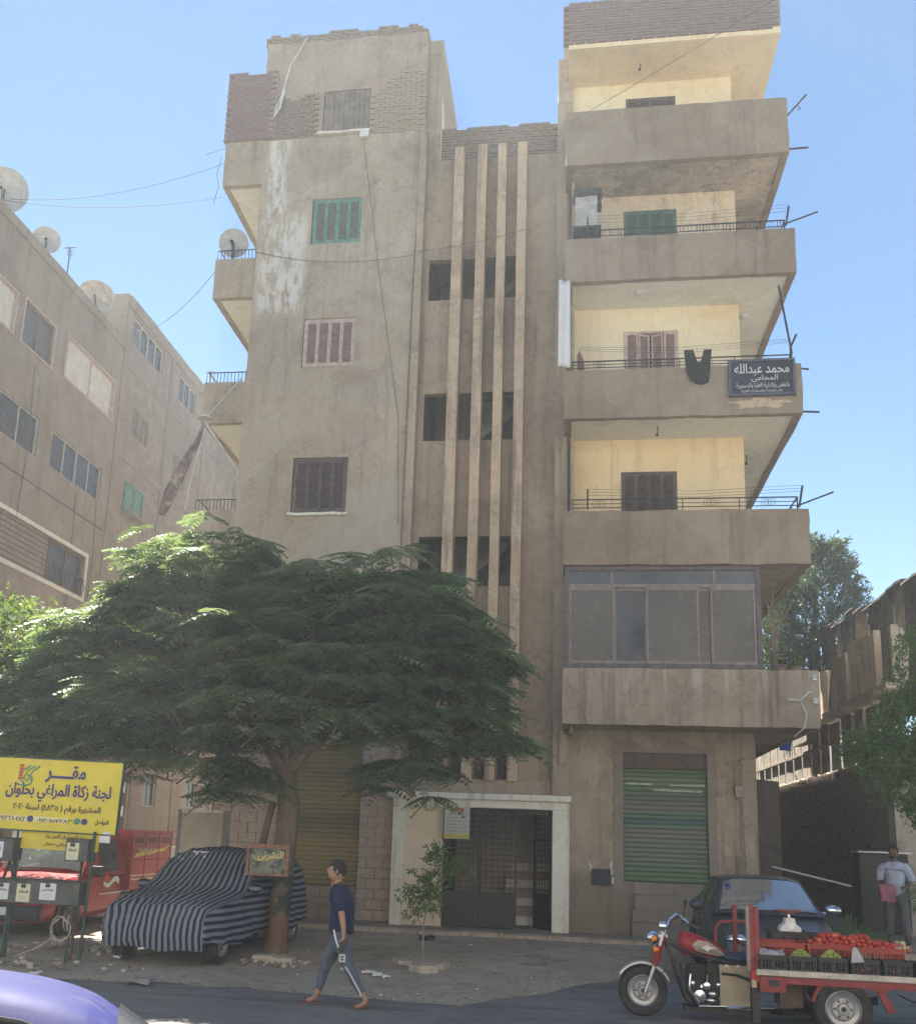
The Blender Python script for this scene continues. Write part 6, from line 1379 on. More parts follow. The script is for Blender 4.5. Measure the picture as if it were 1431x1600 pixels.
def feathery(parent, blobs, nspray, name='crown'):
    chunks = []; mi = []; twigs = MB(); tot = sum(b[6] for b in blobs)
    for (x, y, z, rx, ry, rz, wgt) in blobs:
        for k in range(int(nspray*wgt/tot)):
            d = rs.normal(size=3); d /= np.linalg.norm(d); 
            if d[2] < -.55: d[2] = -d[2]*.5
            r = rs.uniform(.55,1)**.6; p = np.array([x+d[0]*rx*r, y+d[1]*ry*r, z+d[2]*rz*r])
            lump = noise.noise(Vector(p*1.1)); p += d*lump*.30
            p[2] = round(p[2]/.42+noise.noise(Vector((p[0]*.5,p[1]*.5,3)))*1.5)*.42-noise.noise(Vector((p[0]*.5,p[1]*.5,3)))*.63+rs.uniform(-.06,.06)
            base = math.atan2(d[1], d[0]); n = rs.randint(5,8); young = (r > .9 and d[2] > .2 and rs.rand() < .09) 
            tone = (0,0,2,2,3)[rs.randint(5)]; s0 = rs.uniform(.55,1.1)*(.6 if young else 1)
            for q in range(n):
                yaw = base+(q-(n-1)/2)*.62+rs.uniform(-.2,.2); fr = FR[rs.randint(4)]
                v = place(fr, p+rs.uniform(-.03,.03,3), yaw, rs.uniform(-.15,.18)-(.25 if young else 0), rs.uniform(-.2,.2), s0*rs.uniform(.8,1.1)); chunks.append(v); mi.append(np.full(len(fr), 1 if young else tone))
            if rs.rand() < .35: twigs.tube([tuple(p), tuple(p-np.array([d[0]*.5, d[1]*.5, .35]))], [.006,.016], 4)
    o = mesh_np(name, np.concatenate(chunks), 4, [LF1, LF2, LF1B, LF1C], parent, np.concatenate(mi)); return twigs
TA = thing('feathery_tree', 'broad spreading tree with layered feathery leaves covering the lower left of the building', 'tree', (-4.4,15.1,.08))
TB_ = [(-6.1,15.4,5.45,1.45,1.6,1.5,4.2),(-7.6,15.6,4.6,1.3,1.5,1.1,2.6),(-8.7,16,4.0,1.0,1.2,.85,1.3),(-4.75,15.0,4.7,1.2,1.5,1.35,2.6),(-2.75,15.0,5.05,1.30,1.6,1.35,3.8),(-3.9,15.2,5.3,.9,1.2,1.1,1.8),(-1.65,15.0,4.55,.72,1.0,.75,1.4),(-2.2,14.8,3.75,1.25,1.1,.65,2.0),(-1.35,14.9,3.30,.55,.7,.36,.6),(-2.35,14.6,2.90,.55,.6,.36,.6),(-5.6,14.1,3.75,1.9,1.0,.6,2.2),(-4.9,14.6,2.62,.45,.45,.40,.45),(-7.0,14.8,3.5,1.5,1,.5,1.4),(-3.8,13.9,3.9,1.5,.9,.75,1.8),(-7.7,15,3.25,1.4,.9,.5,1.3),(-6.2,14.5,3.1,1.1,.8,.45,1.1)]
tw = feathery(TA, TB_, 1750)
m = MB(); m.tube([(-4.40,15.1,-.05),(-4.40,15.1,.18),(-4.38,15.1,.5),(-4.36,15.1,1.6),(-4.34,15.1,2.3),(-4.42,15.1,2.9)], [.26,.17,.155,.165,.17,.15], 14); m.jitter(.02, 3)
t = NT('painted_bark'); x, y, z = t.xyz(); n = t.noise(6, 8, .7, t.map((1,1,.3))); c = t.mix(t.rng(n,.35,.65), (.13,.095,.075), (.20,.15,.115))
c = t.mix(t.math('MULTIPLY', t.band(z, .95, .28, .04), t.rng(t.noise(4,5),.38,.5)), c, (.05,.06,.045)); c = t.mix(t.math('MULTIPLY', t.band(z, .43, .2, .04), .7), c, (.20,.10,.07)); c = t.mix(t.math('MULTIPLY', t.band(z, .75, .14, .03), t.rng(x, -4.45, -4.42, 1, 0)), c, (.17,.12,.05)); t.bump(t.noise(18, 8, .75, t.map((1,1,.25))), .9, .03); PBK = t.fin(c, .92, 0, .1)
m.build('trunk', PBK, TA, smooth=True)
for pts, r in (([(-4.42,15.1,2.75),(-4.7,15.1,3.2),(-5.3,15.2,3.9),(-6.1,15.4,4.6),(-6.6,15.6,5.6)],[.14,.12,.09,.06,.03]), ([(-4.42,15.1,2.75),(-4.1,15.1,3.2),(-3.3,15.0,3.8),(-2.5,15,4.5),(-1.9,15,5.0)],[.13,.11,.08,.055,.025]), ([(-4.45,15.1,2.9),(-4.5,15.2,3.8),(-4.4,15.3,4.8),(-4.5,15.3,5.9)],[.10,.08,.055,.02]), ([(-5.3,15.2,3.9),(-6.4,14.9,4.0),(-7.6,15.2,4.3)],[.07,.05,.02]), ([(-3.3,15.0,3.8),(-2.2,14.7,3.5),(-1.5,14.8,3.4)],[.06,.04,.015]), ([(-4.6,15.1,2.35),(-4.75,15.2,1.7),(-4.72,15.3,.3)],[.05,.06,.07])):
    m = MB(); m.tube(pts, r, 8); m.jitter(.02, 3); m.build('limb', BRK2, TA, smooth=True)
tw.build('twigs', BRK2, TA, kind='stuff')
def leafcloud(parent, blobs, n, size, mats, name='crown', hang=.3, asp=.42, world=True, clump=.16, per=10):
    V = []; mi = []; tot = sum(b[6] for b in blobs)
    for (x, y, z, rx, ry, rz, w) in blobs:
        for k in range(int(n/per*w/tot)):
            d = rs.normal(size=3); d /= np.linalg.norm(d); r = rs.uniform(.3,1)**.5; c = np.array([x+d[0]*rx*r, y+d[1]*ry*r, z+d[2]*rz*r]); c += d*noise.noise(Vector(c*2))*.35*min(rx,rz)
            dirv = d*.8+rs.normal(size=3)*.5; dirv[2] += .2; dirv /= np.linalg.norm(dirv); m_ = rs.randint(len(mats)) if rs.rand() < .3 else 0
            for q in range(per):
                p = c+dirv*clump*(q/per*2-1)+rs.normal(size=3)*clump*.25; a = dirv*.6+rs.normal(size=3)*.7; a[2] -= hang; a /= np.linalg.norm(a)
                b = np.cross(a, rs.normal(size=3)); b /= np.linalg.norm(b); s = size*rs.uniform(.6,1.25)
                V += [p, p+a*s*.5+b*s*asp*.5, p+a*s, p+a*s*.5-b*s*asp*.5]; mi.append(m_)
    return mesh_np(name, np.array(V), 4, mats, parent, np.array(mi), world)
TL = thing('leafy_tree', 'yellow-green leafy tree at the left edge behind the yellow sign', 'tree', (-9.9,16.2,.05))
leafcloud(TL, [(-9.7,15.8,5.1,.9,1.0,.75,2),(-9.9,16,4.2,1.1,1.1,.8,2.5),(-10.2,15.6,3.2,1.2,1,.7,2),(-8.6,15.2,3.0,.9,.8,.45,1.2),(-9.3,16,3.0,1.2,1,.5,1.2),(-10.8,16,4.6,1,1,1.2,1.5)], 15000, .13, [LF4, LF3, LF2], clump=.2)
m = MB(); m.tube([(-9.9,16.2,0),(-9.85,16.2,1.5),(-9.9,16.1,3.0),(-9.7,15.9,4.6)], [.14,.12,.10,.04], 10); m.jitter(.02,3); m.build('trunk', BRK2, TL, smooth=True)
for pts in ([(-9.88,16.15,2.0),(-9.2,15.8,2.8),(-8.6,15.4,3.2)], [(-9.88,16.1,2.4),(-10.5,15.8,3.4),(-10.7,15.8,4.4)]): m = MB(); m.tube(pts, [.06,.045,.02], 6); m.build('limb', BRK2, TL, smooth=True)
TRR = thing('leafy_tree', 'dark green small-leaved tree reaching in from the right edge above the man', 'tree', (6.2,16.4,.1))
leafcloud(TRR, [(5.55,16,4.7,.62,.8,.75,2.2),(5.35,16,3.8,.72,.8,.7,2.6),(4.82,16,3.35,.62,.6,.42,1.6),(5.1,16,2.9,.5,.5,.38,1.0),(6.0,16.2,3.8,.8,.8,1.7,2.5),(4.45,16,3.5,.32,.3,.22,.5),(5.25,15.9,2.62,.22,.3,.35,.5)], 26000, .062, [LF4, LF3], clump=.10, per=12, asp=.55)
m = MB(); m.tube([(6.3,16.6,0),(6.25,16.5,1.6),(6.1,16.3,3.0),(5.9,16.1,4.4)], [.13,.11,.09,.04], 10); m.build('trunk', BRK2, TRR, smooth=True)
for pts in ([(6.15,16.4,2.4),(5.6,16.1,3.0),(4.8,16,3.35)], [(6.1,16.3,2.8),(5.6,16.1,3.7),(5.4,16,4.6)], [(6.2,16.4,2.1),(5.5,16.1,2.6),(5.1,16,2.7)]): m = MB(); m.tube(pts, [.05,.035,.012], 6); m.build('limb', BRK2, TRR, smooth=True)
CFN = thing('conifer', 'dark cypress with feathery tips rising behind the lowest balcony on the right', 'tree', (9,38,4))
def conifer():
    V = []
    for k in range(950):
        h = rs.rand()**.8; z = 7.6+5.6*h; rad = 2.15*(1-h**2.2)*.9+.25; a = rs.uniform(0,6.283); x = 9.25+rad*math.cos(a)*rs.uniform(.5,1)+(.5*(h-.5)); y = 38+rad*math.sin(a)*rs.uniform(.5,1)
        if rs.rand() < .25: x, z = 8.0+rs.uniform(-.7,.7), 7.8+rs.uniform(0,3.6)
        d = np.array([math.cos(a)*.75, math.sin(a)*.75, .75]); d /= np.linalg.norm(d); L = rs.uniform(.45,.95)
        for q in range(42):
            f = rs.rand(); p = np.array([x,y,z])+d*L*f+rs.normal(size=3)*.10*(1.15-f); aa = d*.8+rs.normal(size=3)*.5; aa /= np.linalg.norm(aa); b = np.cross(aa, rs.normal(size=3)); b /= np.linalg.norm(b); s = rs.uniform(.10,.2)
            V += [p, p+aa*s*.5+b*s*.17, p+aa*s, p+aa*s*.5-b*s*.17]
    return np.array(V)
mesh_np('crown', conifer(), 4, [CNF], CFN); m = MB(); m.tube([(9,38,3),(9,38,8),(9.3,38,12)], [.25,.2,.06], 8); m.build('trunk', BRK2, CFN, smooth=True)
for i in range(7): a = random.random()*6; z = 8+i*.6; m = MB(); m.tube([(9.1,38,z),(9.1+1.3*math.cos(a),38+1.3*math.sin(a),z+.8)], [.07,.02], 5); m.build('limb', BRK2, CFN)
# greenery behind the lowest balcony corner
SHB = thing('climbing_shrub', 'small light green shrub seen behind the railing of the lowest balcony', 'shrub', (4.6,21,5.1)); leafcloud(SHB, [(4.15,19.4,5.38,.16,.15,.12,1),(4.35,19.6,5.52,.12,.15,.16,1),(3.95,19.5,5.42,.14,.1,.14,.7)], 900, .07, [LF2, LF3], clump=.06, name='foliage')
# sapling in front of the portal
SP = thing('young_tree', 'thin young tree with willowy leaves in front of the cream portal panel', 'plant', (-2.1,14.4,.12))
def SPx(x, z): return x*14.4/18.3, 1.9+(z-1.9)*14.4/18.3
bl = []
for (a, b, r, w) in ((-2.44,1.62,.20,1.4),(-2.25,1.35,.26,1.4),(-1.98,1.45,.2,.9),(-2.62,1.25,.22,1.1),(-2.55,1.0,.26,1.5),(-2.85,.85,.24,1.2),(-2.5,.72,.24,1.2),(-2.78,.55,.16,.6),(-2.4,.95,.16,.7),(-2.3,1.7,.1,.3)): x, z = SPx(a, b); bl.append((x, 14.4, z, r*.85, .2, r*.7, w))
leafcloud(SP, bl, 1500, .095, [LF4, LF3], clump=.07, per=7, asp=.26, hang=.5, name='foliage')
m = MB(); m.tube([(-2.05,14.4,.08),(-2.04,14.4,.7),(-2.0,14.4,1.2),(-1.86,14.4,1.6)], [.014,.012,.01,.006], 6); m.tube([(-2.04,14.4,.6),(-2.2,14.4,.9),(-2.22,14.4,1.0)], .006, 5); m.tube([(-2.02,14.4,.9),(-1.85,14.4,1.2),(-1.6,14.4,1.5)], .006, 5); m.build('stem', sol('pale_stem', (.25,.2,.15), .9), SP)
for i, (a, b) in enumerate(((-2.44,.42),(-2.0,.45),(-1.95,.30))):
    m = MB(); n = 6; cx_ = (-2.3,-1.95,-2.0)[i]; cy_ = (14.85,14.55,14.15)[i]; rr = (.26,.28,.24)[i]; pts = [(cx_+rr*math.cos(2*math.pi*k/n+.3*i)*random.uniform(.8,1.15), cy_+rr*1.1*math.sin(2*math.pi*k/n+.3*i)) for k in range(n)]
    m.prism(pts, 'Z', .06, .145+.015*i); tag(m.build('concrete_slab', CONC), ('broken slab left of the young tree stem','broken slab behind the young tree stem','broken slab in front of the young tree stem')[i], 'slab', 'broken concrete slabs around the young tree')
# palm fronds
def palm(lab, c, n, L, spread, up=.5):
    t = thing('palm_fronds', lab, 'palm', c); V = []; rb = MB()
    for k in range(n):
        a = spread[0]+(spread[1]-spread[0])*k/max(1,n-1)+rs.uniform(-.1,.1); ell = L*rs.uniform(.7,1); e = up+rs.uniform(-.25,.25)
        rib = []
        for i in range(9): f = i/8; rib.append(np.array([math.cos(a)*ell*f, rs.uniform(-.02,.02)-.1*f, ell*(e*f-.55*f*f)+.03]))
        rb.tube([tuple(q) for q in rib], .007, 4)
        for i in range(1, 9):
            for s in (-1, 1):
                for j in range(2):
                    p = rib[i]-(rib[i]-rib[i-1])*j*.5; dd = rib[i]-rib[i-1]; dd /= np.linalg.norm(dd); sd_ = np.array([0,1.0,0])*s*.6+np.array([-dd[2],0,dd[0]])*s*.8; v = dd*.8+sd_*.7; v /= np.linalg.norm(v); ln = ell*.34*(1-.4*i/8); w = np.cross(v,[0,1,0]); w /= max(.01,np.linalg.norm(w))
                    V += [p-w*.006, p+v*ln*.5-w*.011, p+v*ln, p+v*ln*.5+w*.011]
    mesh_np('fronds', np.array(V), 4, [LF4, LF3], t, np.zeros(len(V)//4), False); rb.build('rib', sol('palm_rib', (.16,.16,.07), .8), t, world=False)
palm('low palm fronds growing beside the sedan mirror', (4.95,19.4,.15), 11, .85, (.1,3.0), 1.0)
palm('grey-green palm fronds crossing in front of the man', (7.1,20.2,1.25), 5, .95, (2.5,3.5), .25)
# ================================================================== litter, rubble
LIT = sol('white_litter', (.60,.60,.58), .8, 0, .15, 9, .2)
def g_(px, py, z=.1):
    d = _f+_R*((px-662.28)/1529.88)-_U*((py-974.6)/1529.88); k = (z-HC)/d.z; return d.x*k, d.y*k
def scrap(lab, px, py, w, mat=LIT, name='paper_scrap', cat='litter', grp='scraps of litter on the ground', h=.02, z=.10):
    x, y = g_(px, py, z); m = MB(); m.rbox(x-w/2, x+w/2, y-w*.35, y+w*.35, z, z+h, w/4); m.jitter(w*.22, 14); return tag(m.build(name, mat), lab, cat, grp)
for q in ((183,1497,.10,'beside the covered car front wheel'),(55,1521,.12,'near the blue car roof'),(470,1444,.09,'on the verge behind the walker'),(575,1520,.16,'right of the walker knees, left piece'),(590,1524,.12,'right of the walker knees, right piece'),(603,1527,.1,'farthest right of the walker'),(537,1515,.08,'behind the walker front knee'),(872,1460,.18,'at the foot of the portal pillar'),(695,1468,.09,'on the paving before the gate'),(973,1454,.08,'on the pavement below the junction cover'),(735,1478,.06,'on the dirt before the gate')): scrap('white paper scrap lying '+q[3], q[0], q[1], q[2])
scrap('crushed black rubbish bag beside the young tree stem', 666, 1471, .26, BPL, 'rubbish_bag', 'bag', None, .08)
scrap('grey crumpled scrap on the road edge before the covered car', 218, 1535, .3, sol('grey_rag', (.22,.21,.2), .9), 'rag', 'litter', None, .04, .03)
RB = [CONC, sol('rubble_brown', (.20,.16,.12), .9, 0, .3, 6, .3)]
for nm, lab, c0, n, sp in (('rubble','rubble and broken stones round the foot of the tree trunk',(425,1505),34,(.55,.28)),('rubble','sunlit dirt mound with stones under the donation stand',(95,1480),60,(1.1,.5)),('rubble','loose stones along the verge left of the covered car',(60,1505),30,(1.2,.35))):
    x, y = g_(*c0); m = MB()
    for i in range(n): a, b = rs.normal(size=2)*.5; s = rs.uniform(.015,.06); m.ball((x+a*sp[0], y+b*sp[1], .10), (s, s*.8, s*.6), 6, 4, i % 2, .25)
    tag(m.build(nm, RB), lab, 'rubble', None, kind='stuff')
m = MB(); rx, ry = g_(425,1503)
for a, b, c_, d in ((-.3,.0,.42,.2),(.02,-.12,.3,.22),(-.1,.15,.2,.16)): m.rbox(rx+a, rx+a+c_, ry+b, ry+b+d, .08, .17, .1)
m.jitter(.02, 5); tag(m.build('broken_kerb_blocks', CONC), 'broken cement lumps at the foot of the tree trunk', 'rubble', None, kind='stuff')
m = MB()   # small pebbles and leaf litter over the whole verge
for i in range(2600):
    x = rs.uniform(-9.5,3.0); e = vx_edge(x) if x < 2.1 else 18.2; y = e+(19-e)*rs.rand()**1.6
    s = rs.uniform(.005,.015); m.ball((x, y, .035*min(3,(y-e))*.9+.012 if y-e < 3 else .115), (s*1.5, s, s*.6), 5, 3, 2 if rs.rand() < .05 else rs.randint(2), .2)
tag(m.build('gravel', [sol('gravel_tan', (.26,.22,.17), .95, 0, .3, 5, .2), RB[1], LIT]), 'fine gravel and crumbs scattered over the dusty verge', 'gravel', None, kind='stuff')
# ================================================================== people
def skin(name, nodes, edges, mat, parent, sub=2, root=0, extra=None, fold=0):
    me = bpy.data.meshes.new(name); me.from_pydata([n[:3] for n in nodes], edges, []); o = bpy.data.objects.new(name, me); COL.objects.link(o)
    s = o.modifiers.new('skin', 'SKIN'); s.use_smooth_shade = True
    for i, n in enumerate(nodes): me.skin_vertices[0].data[i].radius = (n[3], n[4] if len(n) > 4 else n[3])
    me.skin_vertices[0].data[root].use_root = True
    o.modifiers.new('sub', 'SUBSURF').levels = sub
    r = bpy.data.meshes.new_from_object(o.evaluated_get(bpy.context.evaluated_depsgraph_get())); bpy.data.objects.remove(o)
    V = [tuple(v.co) for v in r.vertices]; F = [tuple(p.vertices) for p in r.polygons]
    m = MB(); m.add(V, F)
    if fold: m.jitter(fold, 7, fold*.5, 19)
    if extra:
        for e in extra: m.add(e.v, e.f)
    return m.build(name, mat, parent, smooth=2, world=False)
def chain(nodes, edges, pts, link=None):
    b = len(nodes)
    nodes += pts
    for i in range(len(pts)-1): edges.append((b+i, b+i+1))
    if link is not None: edges.append((link, b))
    return b
def headmesh(c, yaw, pitch=0, s=1.0, neck=None):
    """face looks towards +X before yaw; returns MB with skull, nose, ears, chin"""
    M = Matrix.Translation(c) @ Matrix.Rotation(yaw, 4, 'Z') @ Matrix.Rotation(pitch, 4, 'Y'); m = MB(); n, k = 28, 22; vs = []; fs = []
    G = lambda a, b, w: math.exp(-((a-b)/w)**2)
    for i in range(k+1):
        v = math.pi*i/k; z = math.cos(v)
        for j in range(n):
            a = 2*math.pi*j/n; x, y = math.sin(v)*math.cos(a), math.sin(v)*math.sin(a)
            X, Y, Z = x*.100, y*.076, z*.118
            if x > 0:
                Y *= 1-.28*G(z, -.85, .5)*x; X += x*(.006*G(z,.35,.2)-.008*G(z,.12,.12)*G(abs(y),.35,.22)+.010*G(z,-.62,.2)-.012*G(z,-.35,.12)*G(y,0,.5)*0)
                X += .026*G(z,-.10,.13)*G(y,0,.16)*(x > .3)+.014*G(z,.05,.14)*G(y,0,.12)*(x > .3)+.010*G(z,-.42,.07)*G(y,0,.28)*(x > .3)-.005*G(z,-.50,.03)*G(y,0,.3)*(x > .3)
            else: X += x*.012*G(z,.2,.5); Z += .006*z
            if z < -.4: X += .012*(1 if x > 0 else 1.5)*abs(x)*(-z-.4)
            vs.append((X*s, Y*s, Z*s))
    for i in range(k):
        for j in range(n): fs.append((i*n+j, (i+1)*n+j, (i+1)*n+(j+1)%n, i*n+(j+1)%n))
    m.M = M; m.add(vs, fs)
    for e in (-1, 1): m.ball((-.005*s, e*.078*s, .0), (.020*s,.010*s,.032*s), 8, 6)
    return m, M
def hair(M, s, parent, mat, front=.35, low=-.35):
    m = MB(M); n, k = 28, 16; vs = []; fs = []; idx = {}
    for i in range(k+1):
        v = math.pi*i/k; z = math.cos(v)
        for j in range(n):
            a = 2*math.pi*j/n; x, y = math.sin(v)*math.cos(a), math.sin(v)*math.sin(a); r = 1.09+.03*noise.noise(Vector((x*6,y*6,z*6)))+.05*max(0, z)
            vs.append((x*.100*s*r-.004, y*.079*s*r, z*.120*s*r+.002)); 
    def ok(i, j): 
        v = math.pi*(i+.5)/k; z = math.cos(v); a = 2*math.pi*(j+.5)/n; x = math.sin(v)*math.cos(a)
        lim = front if x > .45 else (low if x < 0 else low+(front-low)*(x/.45)*.55); return z > lim+.05*math.sin(a*7)
    for i in range(k):
        for j in range(n):
            if ok(i, j): fs.append((i*n+j, (i+1)*n+j, (i+1)*n+(j+1)%n, i*n+(j+1)%n))
    m.add(vs, fs); o = m.build('hair', mat, parent, smooth=2, world=False); o.modifiers.new('s','SOLIDIFY').thickness = .008
def face(M, s, parent, beard=None):
    m = MB(M)
    for e in (-1, 1): m.ball((.084*s, e*.030*s, .014*s), (.008,.013,.007), 8, 6); 
    m.build('eyes', sol('eye_dark', (.03,.02,.018), .3), parent, smooth=2, world=False)
    m = MB(M)
    for e in (-1, 1): m.tube([(.092*s,e*.012*s,.034*s),(.092*s,e*.03*s,.040*s),(.080*s,e*.048*s,.034*s)], .005*s, 5)
    m.build('eyebrows', HAIR, parent, world=False)
    m = MB(M); m.tube([(.088*s,-.020*s,-.050*s),(.098*s,0,-.049*s),(.088*s,.020*s,-.050*s)], .0045*s, 5); m.build('mouth', sol('lips', (.22,.09,.07), .5), parent, smooth=2, world=False)
    if beard:
        m = MB(M); m.tube([(.088*s,-.028*s,-.040*s),(.103*s,0,-.036*s),(.088*s,.028*s,-.040*s)], .006*s, 6); m.ball((.062*s,0,-.085*s), (.042*s,.052*s,.032*s), 12, 8); m.build('beard', HAIR, parent, smooth=2, world=False)
HAIR = sol('black_hair', (.012,.010,.009), .8, 0, .3, 30, .3)
SK1 = sol('tan_skin', (.34,.19,.125), .55, 0, .12, 8, .05); SK2 = sol('brown_skin', (.17,.085,.05), .55, 0, .12, 8, .05)
def hand(nodes, edges, w, palm_dir, curl_dir, side, s=1.0, curl=1.0, link=None):
    """palm + five fingers as chains; w wrist point, palm_dir along the hand, curl_dir towards the palm side, side = thumb side"""
    P = Vector(palm_dir).normalized(); C = Vector(curl_dir).normalized(); T = Vector(side).normalized(); w = Vector(w)
    b = chain(nodes, edges, [(*(w+P*.03*s), .022*s, .016*s), (*(w+P*.07*s), .030*s, .014*s)], link); pi = b+1
    for i, (o, L) in enumerate(((-.027,.060),(-.009,.072),(.009,.078),(.027,.070))):
        k = w+P*.085*s+T*o*s; q = [k]; d = P.copy()
        for j in range(3): d = (d+C*.42*curl).normalized(); q.append(q[-1]+d*L*s/3)
        chain(nodes, edges, [(*v, .0085*s*(1-.1*j)) for j, v in enumerate(q)], pi)
    k = w+P*.035*s+T*.028*s; d1 = (P*.6+T*.7+C*.25).normalized(); d2 = (P*.9+T*.2+C*.4).normalized(); chain(nodes, edges, [(*k,.012*s), (*(k+d1*.03*s),.011*s), (*(k+d1*.03*s+d2*.028*s),.009*s)], b)
# --- the walking young man, facing -X (built facing -X directly, unit scale 1.75 m then scaled)
WK = thing('person', 'young man in navy t-shirt and grey-blue track trousers striding left, hand at chin', 'person', (-2.60,11.42,0), 0)
WK.scale = (.90,.90,.90)
body = []; be = []
# pelvis, spine, neck
chain(body, be, [(.03,0,.93,.08,.07),(.03,0,1.05,.07,.08),(.02,0,1.20,.08,.09),(.0,0,1.36,.075,.10),(-.01,0,1.44,.07,.09),(-.035,0,1.50,.048,.05),(-.05,.0,1.57,.05,.05)])
# far leg = front (image left)
chain(body, be, [(.0,.09,.88,.06),(-.14,.09,.52,.060),(-.24,.10,.18,.045),(-.28,.10,.08,.035),(-.33,.10,.045,.035),(-.42,.10,.03,.030)], 0)
# near leg = rear (image right)
chain(body, be, [(.05,-.09,.88,.06),(.16,-.10,.52,.060),(.35,-.10,.20,.045),(.42,-.10,.10,.036),(.36,-.10,.035,.032),(.27,-.10,.02,.028)], 0)
# near arm hangs back with the phone
a1 = chain(body, be, [(.02,-.19,1.36,.045),(.075,-.215,1.14,.044),(.11,-.23,.98,.038),(.12,-.22,.86,.024)], 3)
hand(body, be, (.12,-.22,.86), (.12,.05,-1), (-.6,.5,0), (-.7,-.4,0), 1.0, 1.4, a1+3)
# far arm bent, hand at the chin
a2 = chain(body, be, [(-.03,.17,1.38,.052),(-.17,.20,1.16,.040),(-.13,.10,1.34,.030),(-.12,.05,1.41,.024)], 3)
hand(body, be, (-.12,.05,1.41), (.1,-.4,1), (.9,.2,.2), (.1,-.6,.6), .95, 1.2, a2+3)
hm, HM = headmesh(Vector((-.06,-.0,1.64)), R(188), R(-4), 1.10)
skin('body', body, be, SK1, WK, 2, 0, [hm]); hair(HM, 1.10, WK, HAIR, .42, -.30); face(HM, 1.10, WK)
NV = sol('navy_tshirt', (.008,.014,.050), .9, 0, .2, 6, .4); TR2 = sol('track_trousers', (.085,.10,.135), .9, 0, .25, 7, .5); WST = sol('white_stripe', (.60,.60,.62), .8, 0, .1, 9, 0)
nd, ed = [], []
chain(nd, ed, [(.03,0,.84,.175,.15),(.03,0,.95,.175,.165),(.03,0,1.05,.168,.175),(.03,0,1.20,.172,.185),(.015,0,1.35,.155,.185),(-.01,0,1.43,.085,.12),(-.02,0,1.47,.062,.07)])
chain(nd, ed, [(.01,-.13,1.40,.09),(.01,-.19,1.37,.082),(.055,-.215,1.22,.072),(.07,-.222,1.145,.068)], 4); chain(nd, ed, [(-.02,.13,1.40,.09),(-.03,.19,1.37,.082),(-.11,.20,1.26,.070),(-.135,.20,1.21,.064)], 4)
skin('tshirt', nd, ed, NV, WK, 3, fold=.016)
nd, ed = [], []
chain(nd, ed, [(.03,0,.97,.118,.110),(.03,0,.90,.135,.120)])
chain(nd, ed, [(.0,.085,.82,.12),(-.08,.09,.66,.105),(-.15,.09,.50,.080),(-.20,.095,.34,.070),(-.235,.10,.20,.055),(-.25,.10,.15,.050)], 1)
chain(nd, ed, [(.06,-.085,.82,.12),(.11,-.09,.66,.105),(.17,-.10,.50,.080),(.26,-.10,.34,.070),(.345,-.10,.20,.055),(.37,-.10,.15,.050)], 1)
tz_ = skin('track_trousers', nd, ed, TR2, WK, 3, 1, fold=.012)
def onleg(p): return p
pts = [(-.03,-.15,.93),(.02,-.205,.80),(.075,-.200,.68)]; pts2 = [(.15,-.190,.50),(.21,-.182,.42),(.26,-.172,.34),(.31,-.165,.26),(.345,-.158,.20),(.355,-.152,.155)]
m = MB(); 
for P in (pts, pts2):
    vs = []
    for p in P: vs += [(p[0]-.011,p[1]+.004,p[2]),(p[0]+.011,p[1]-.002,p[2]),(p[0]+.011,p[1]+.03,p[2]),(p[0]-.011,p[1]+.03,p[2])]
    m.add(vs, [(4*i+a, 4*i+(a+1)%4, 4*i+4+(a+1)%4, 4*i+4+a) for i in range(len(P)-1) for a in range(4)])
for (a, b, c_, d) in ((.07,.145,.63,.645),(.07,.145,.555,.57),(.07,.085,.57,.63),(.13,.145,.57,.63)): m.box(a, b, -.208, -.17, c_, d)
m.box(.10,.115,-.208,-.17,.592,.608); m.build('side_stripe', WST, tz_, world=False)
m = MB(); m.box(-.150,-.125,.10,.13,1.24,1.40); m.build('sleeve_stripe', WST, WK, world=False)
m = MB(Matrix.Translation((.13,-.235,.76)) @ Matrix.Rotation(R(35), 4, 'Y')); m.box(-.035,.035,-.012,.004,-.09,.09); tag(m.build('phone', BPL), None); ph = COL.objects[-1] if False else None
for o in list(COL.objects):
    if o.name == 'phone' and o.parent is None: o.scale = (.9,.9,.9); o.location = WK.location; tag(o, 'black phone in the trailing hand of the walking young man', 'phone')
SLP = sol('brown_sandal', (.14,.055,.035), .7, 0, .3, 8, .1)
for x, y, z, rt in ((-.35,.10,.0,0), (.33,-.10,.01,-18)):
    M = Matrix.Translation((x,y,z)) @ Matrix.Rotation(R(rt), 4, 'Y')
    m = MB(M); m.prism([(-.13,-.035),(-.10,-.05),(0,-.045),(.10,-.04),(.135,0),(.10,.04),(0,.045),(-.10,.05),(-.13,.035)], 'Z', .0, .022); m.tube([(-.05,-.05,.02),(-.06,0,.075),(-.05,.05,.02)], .014, 6); m.build('sandal', SLP, WK, world=False)
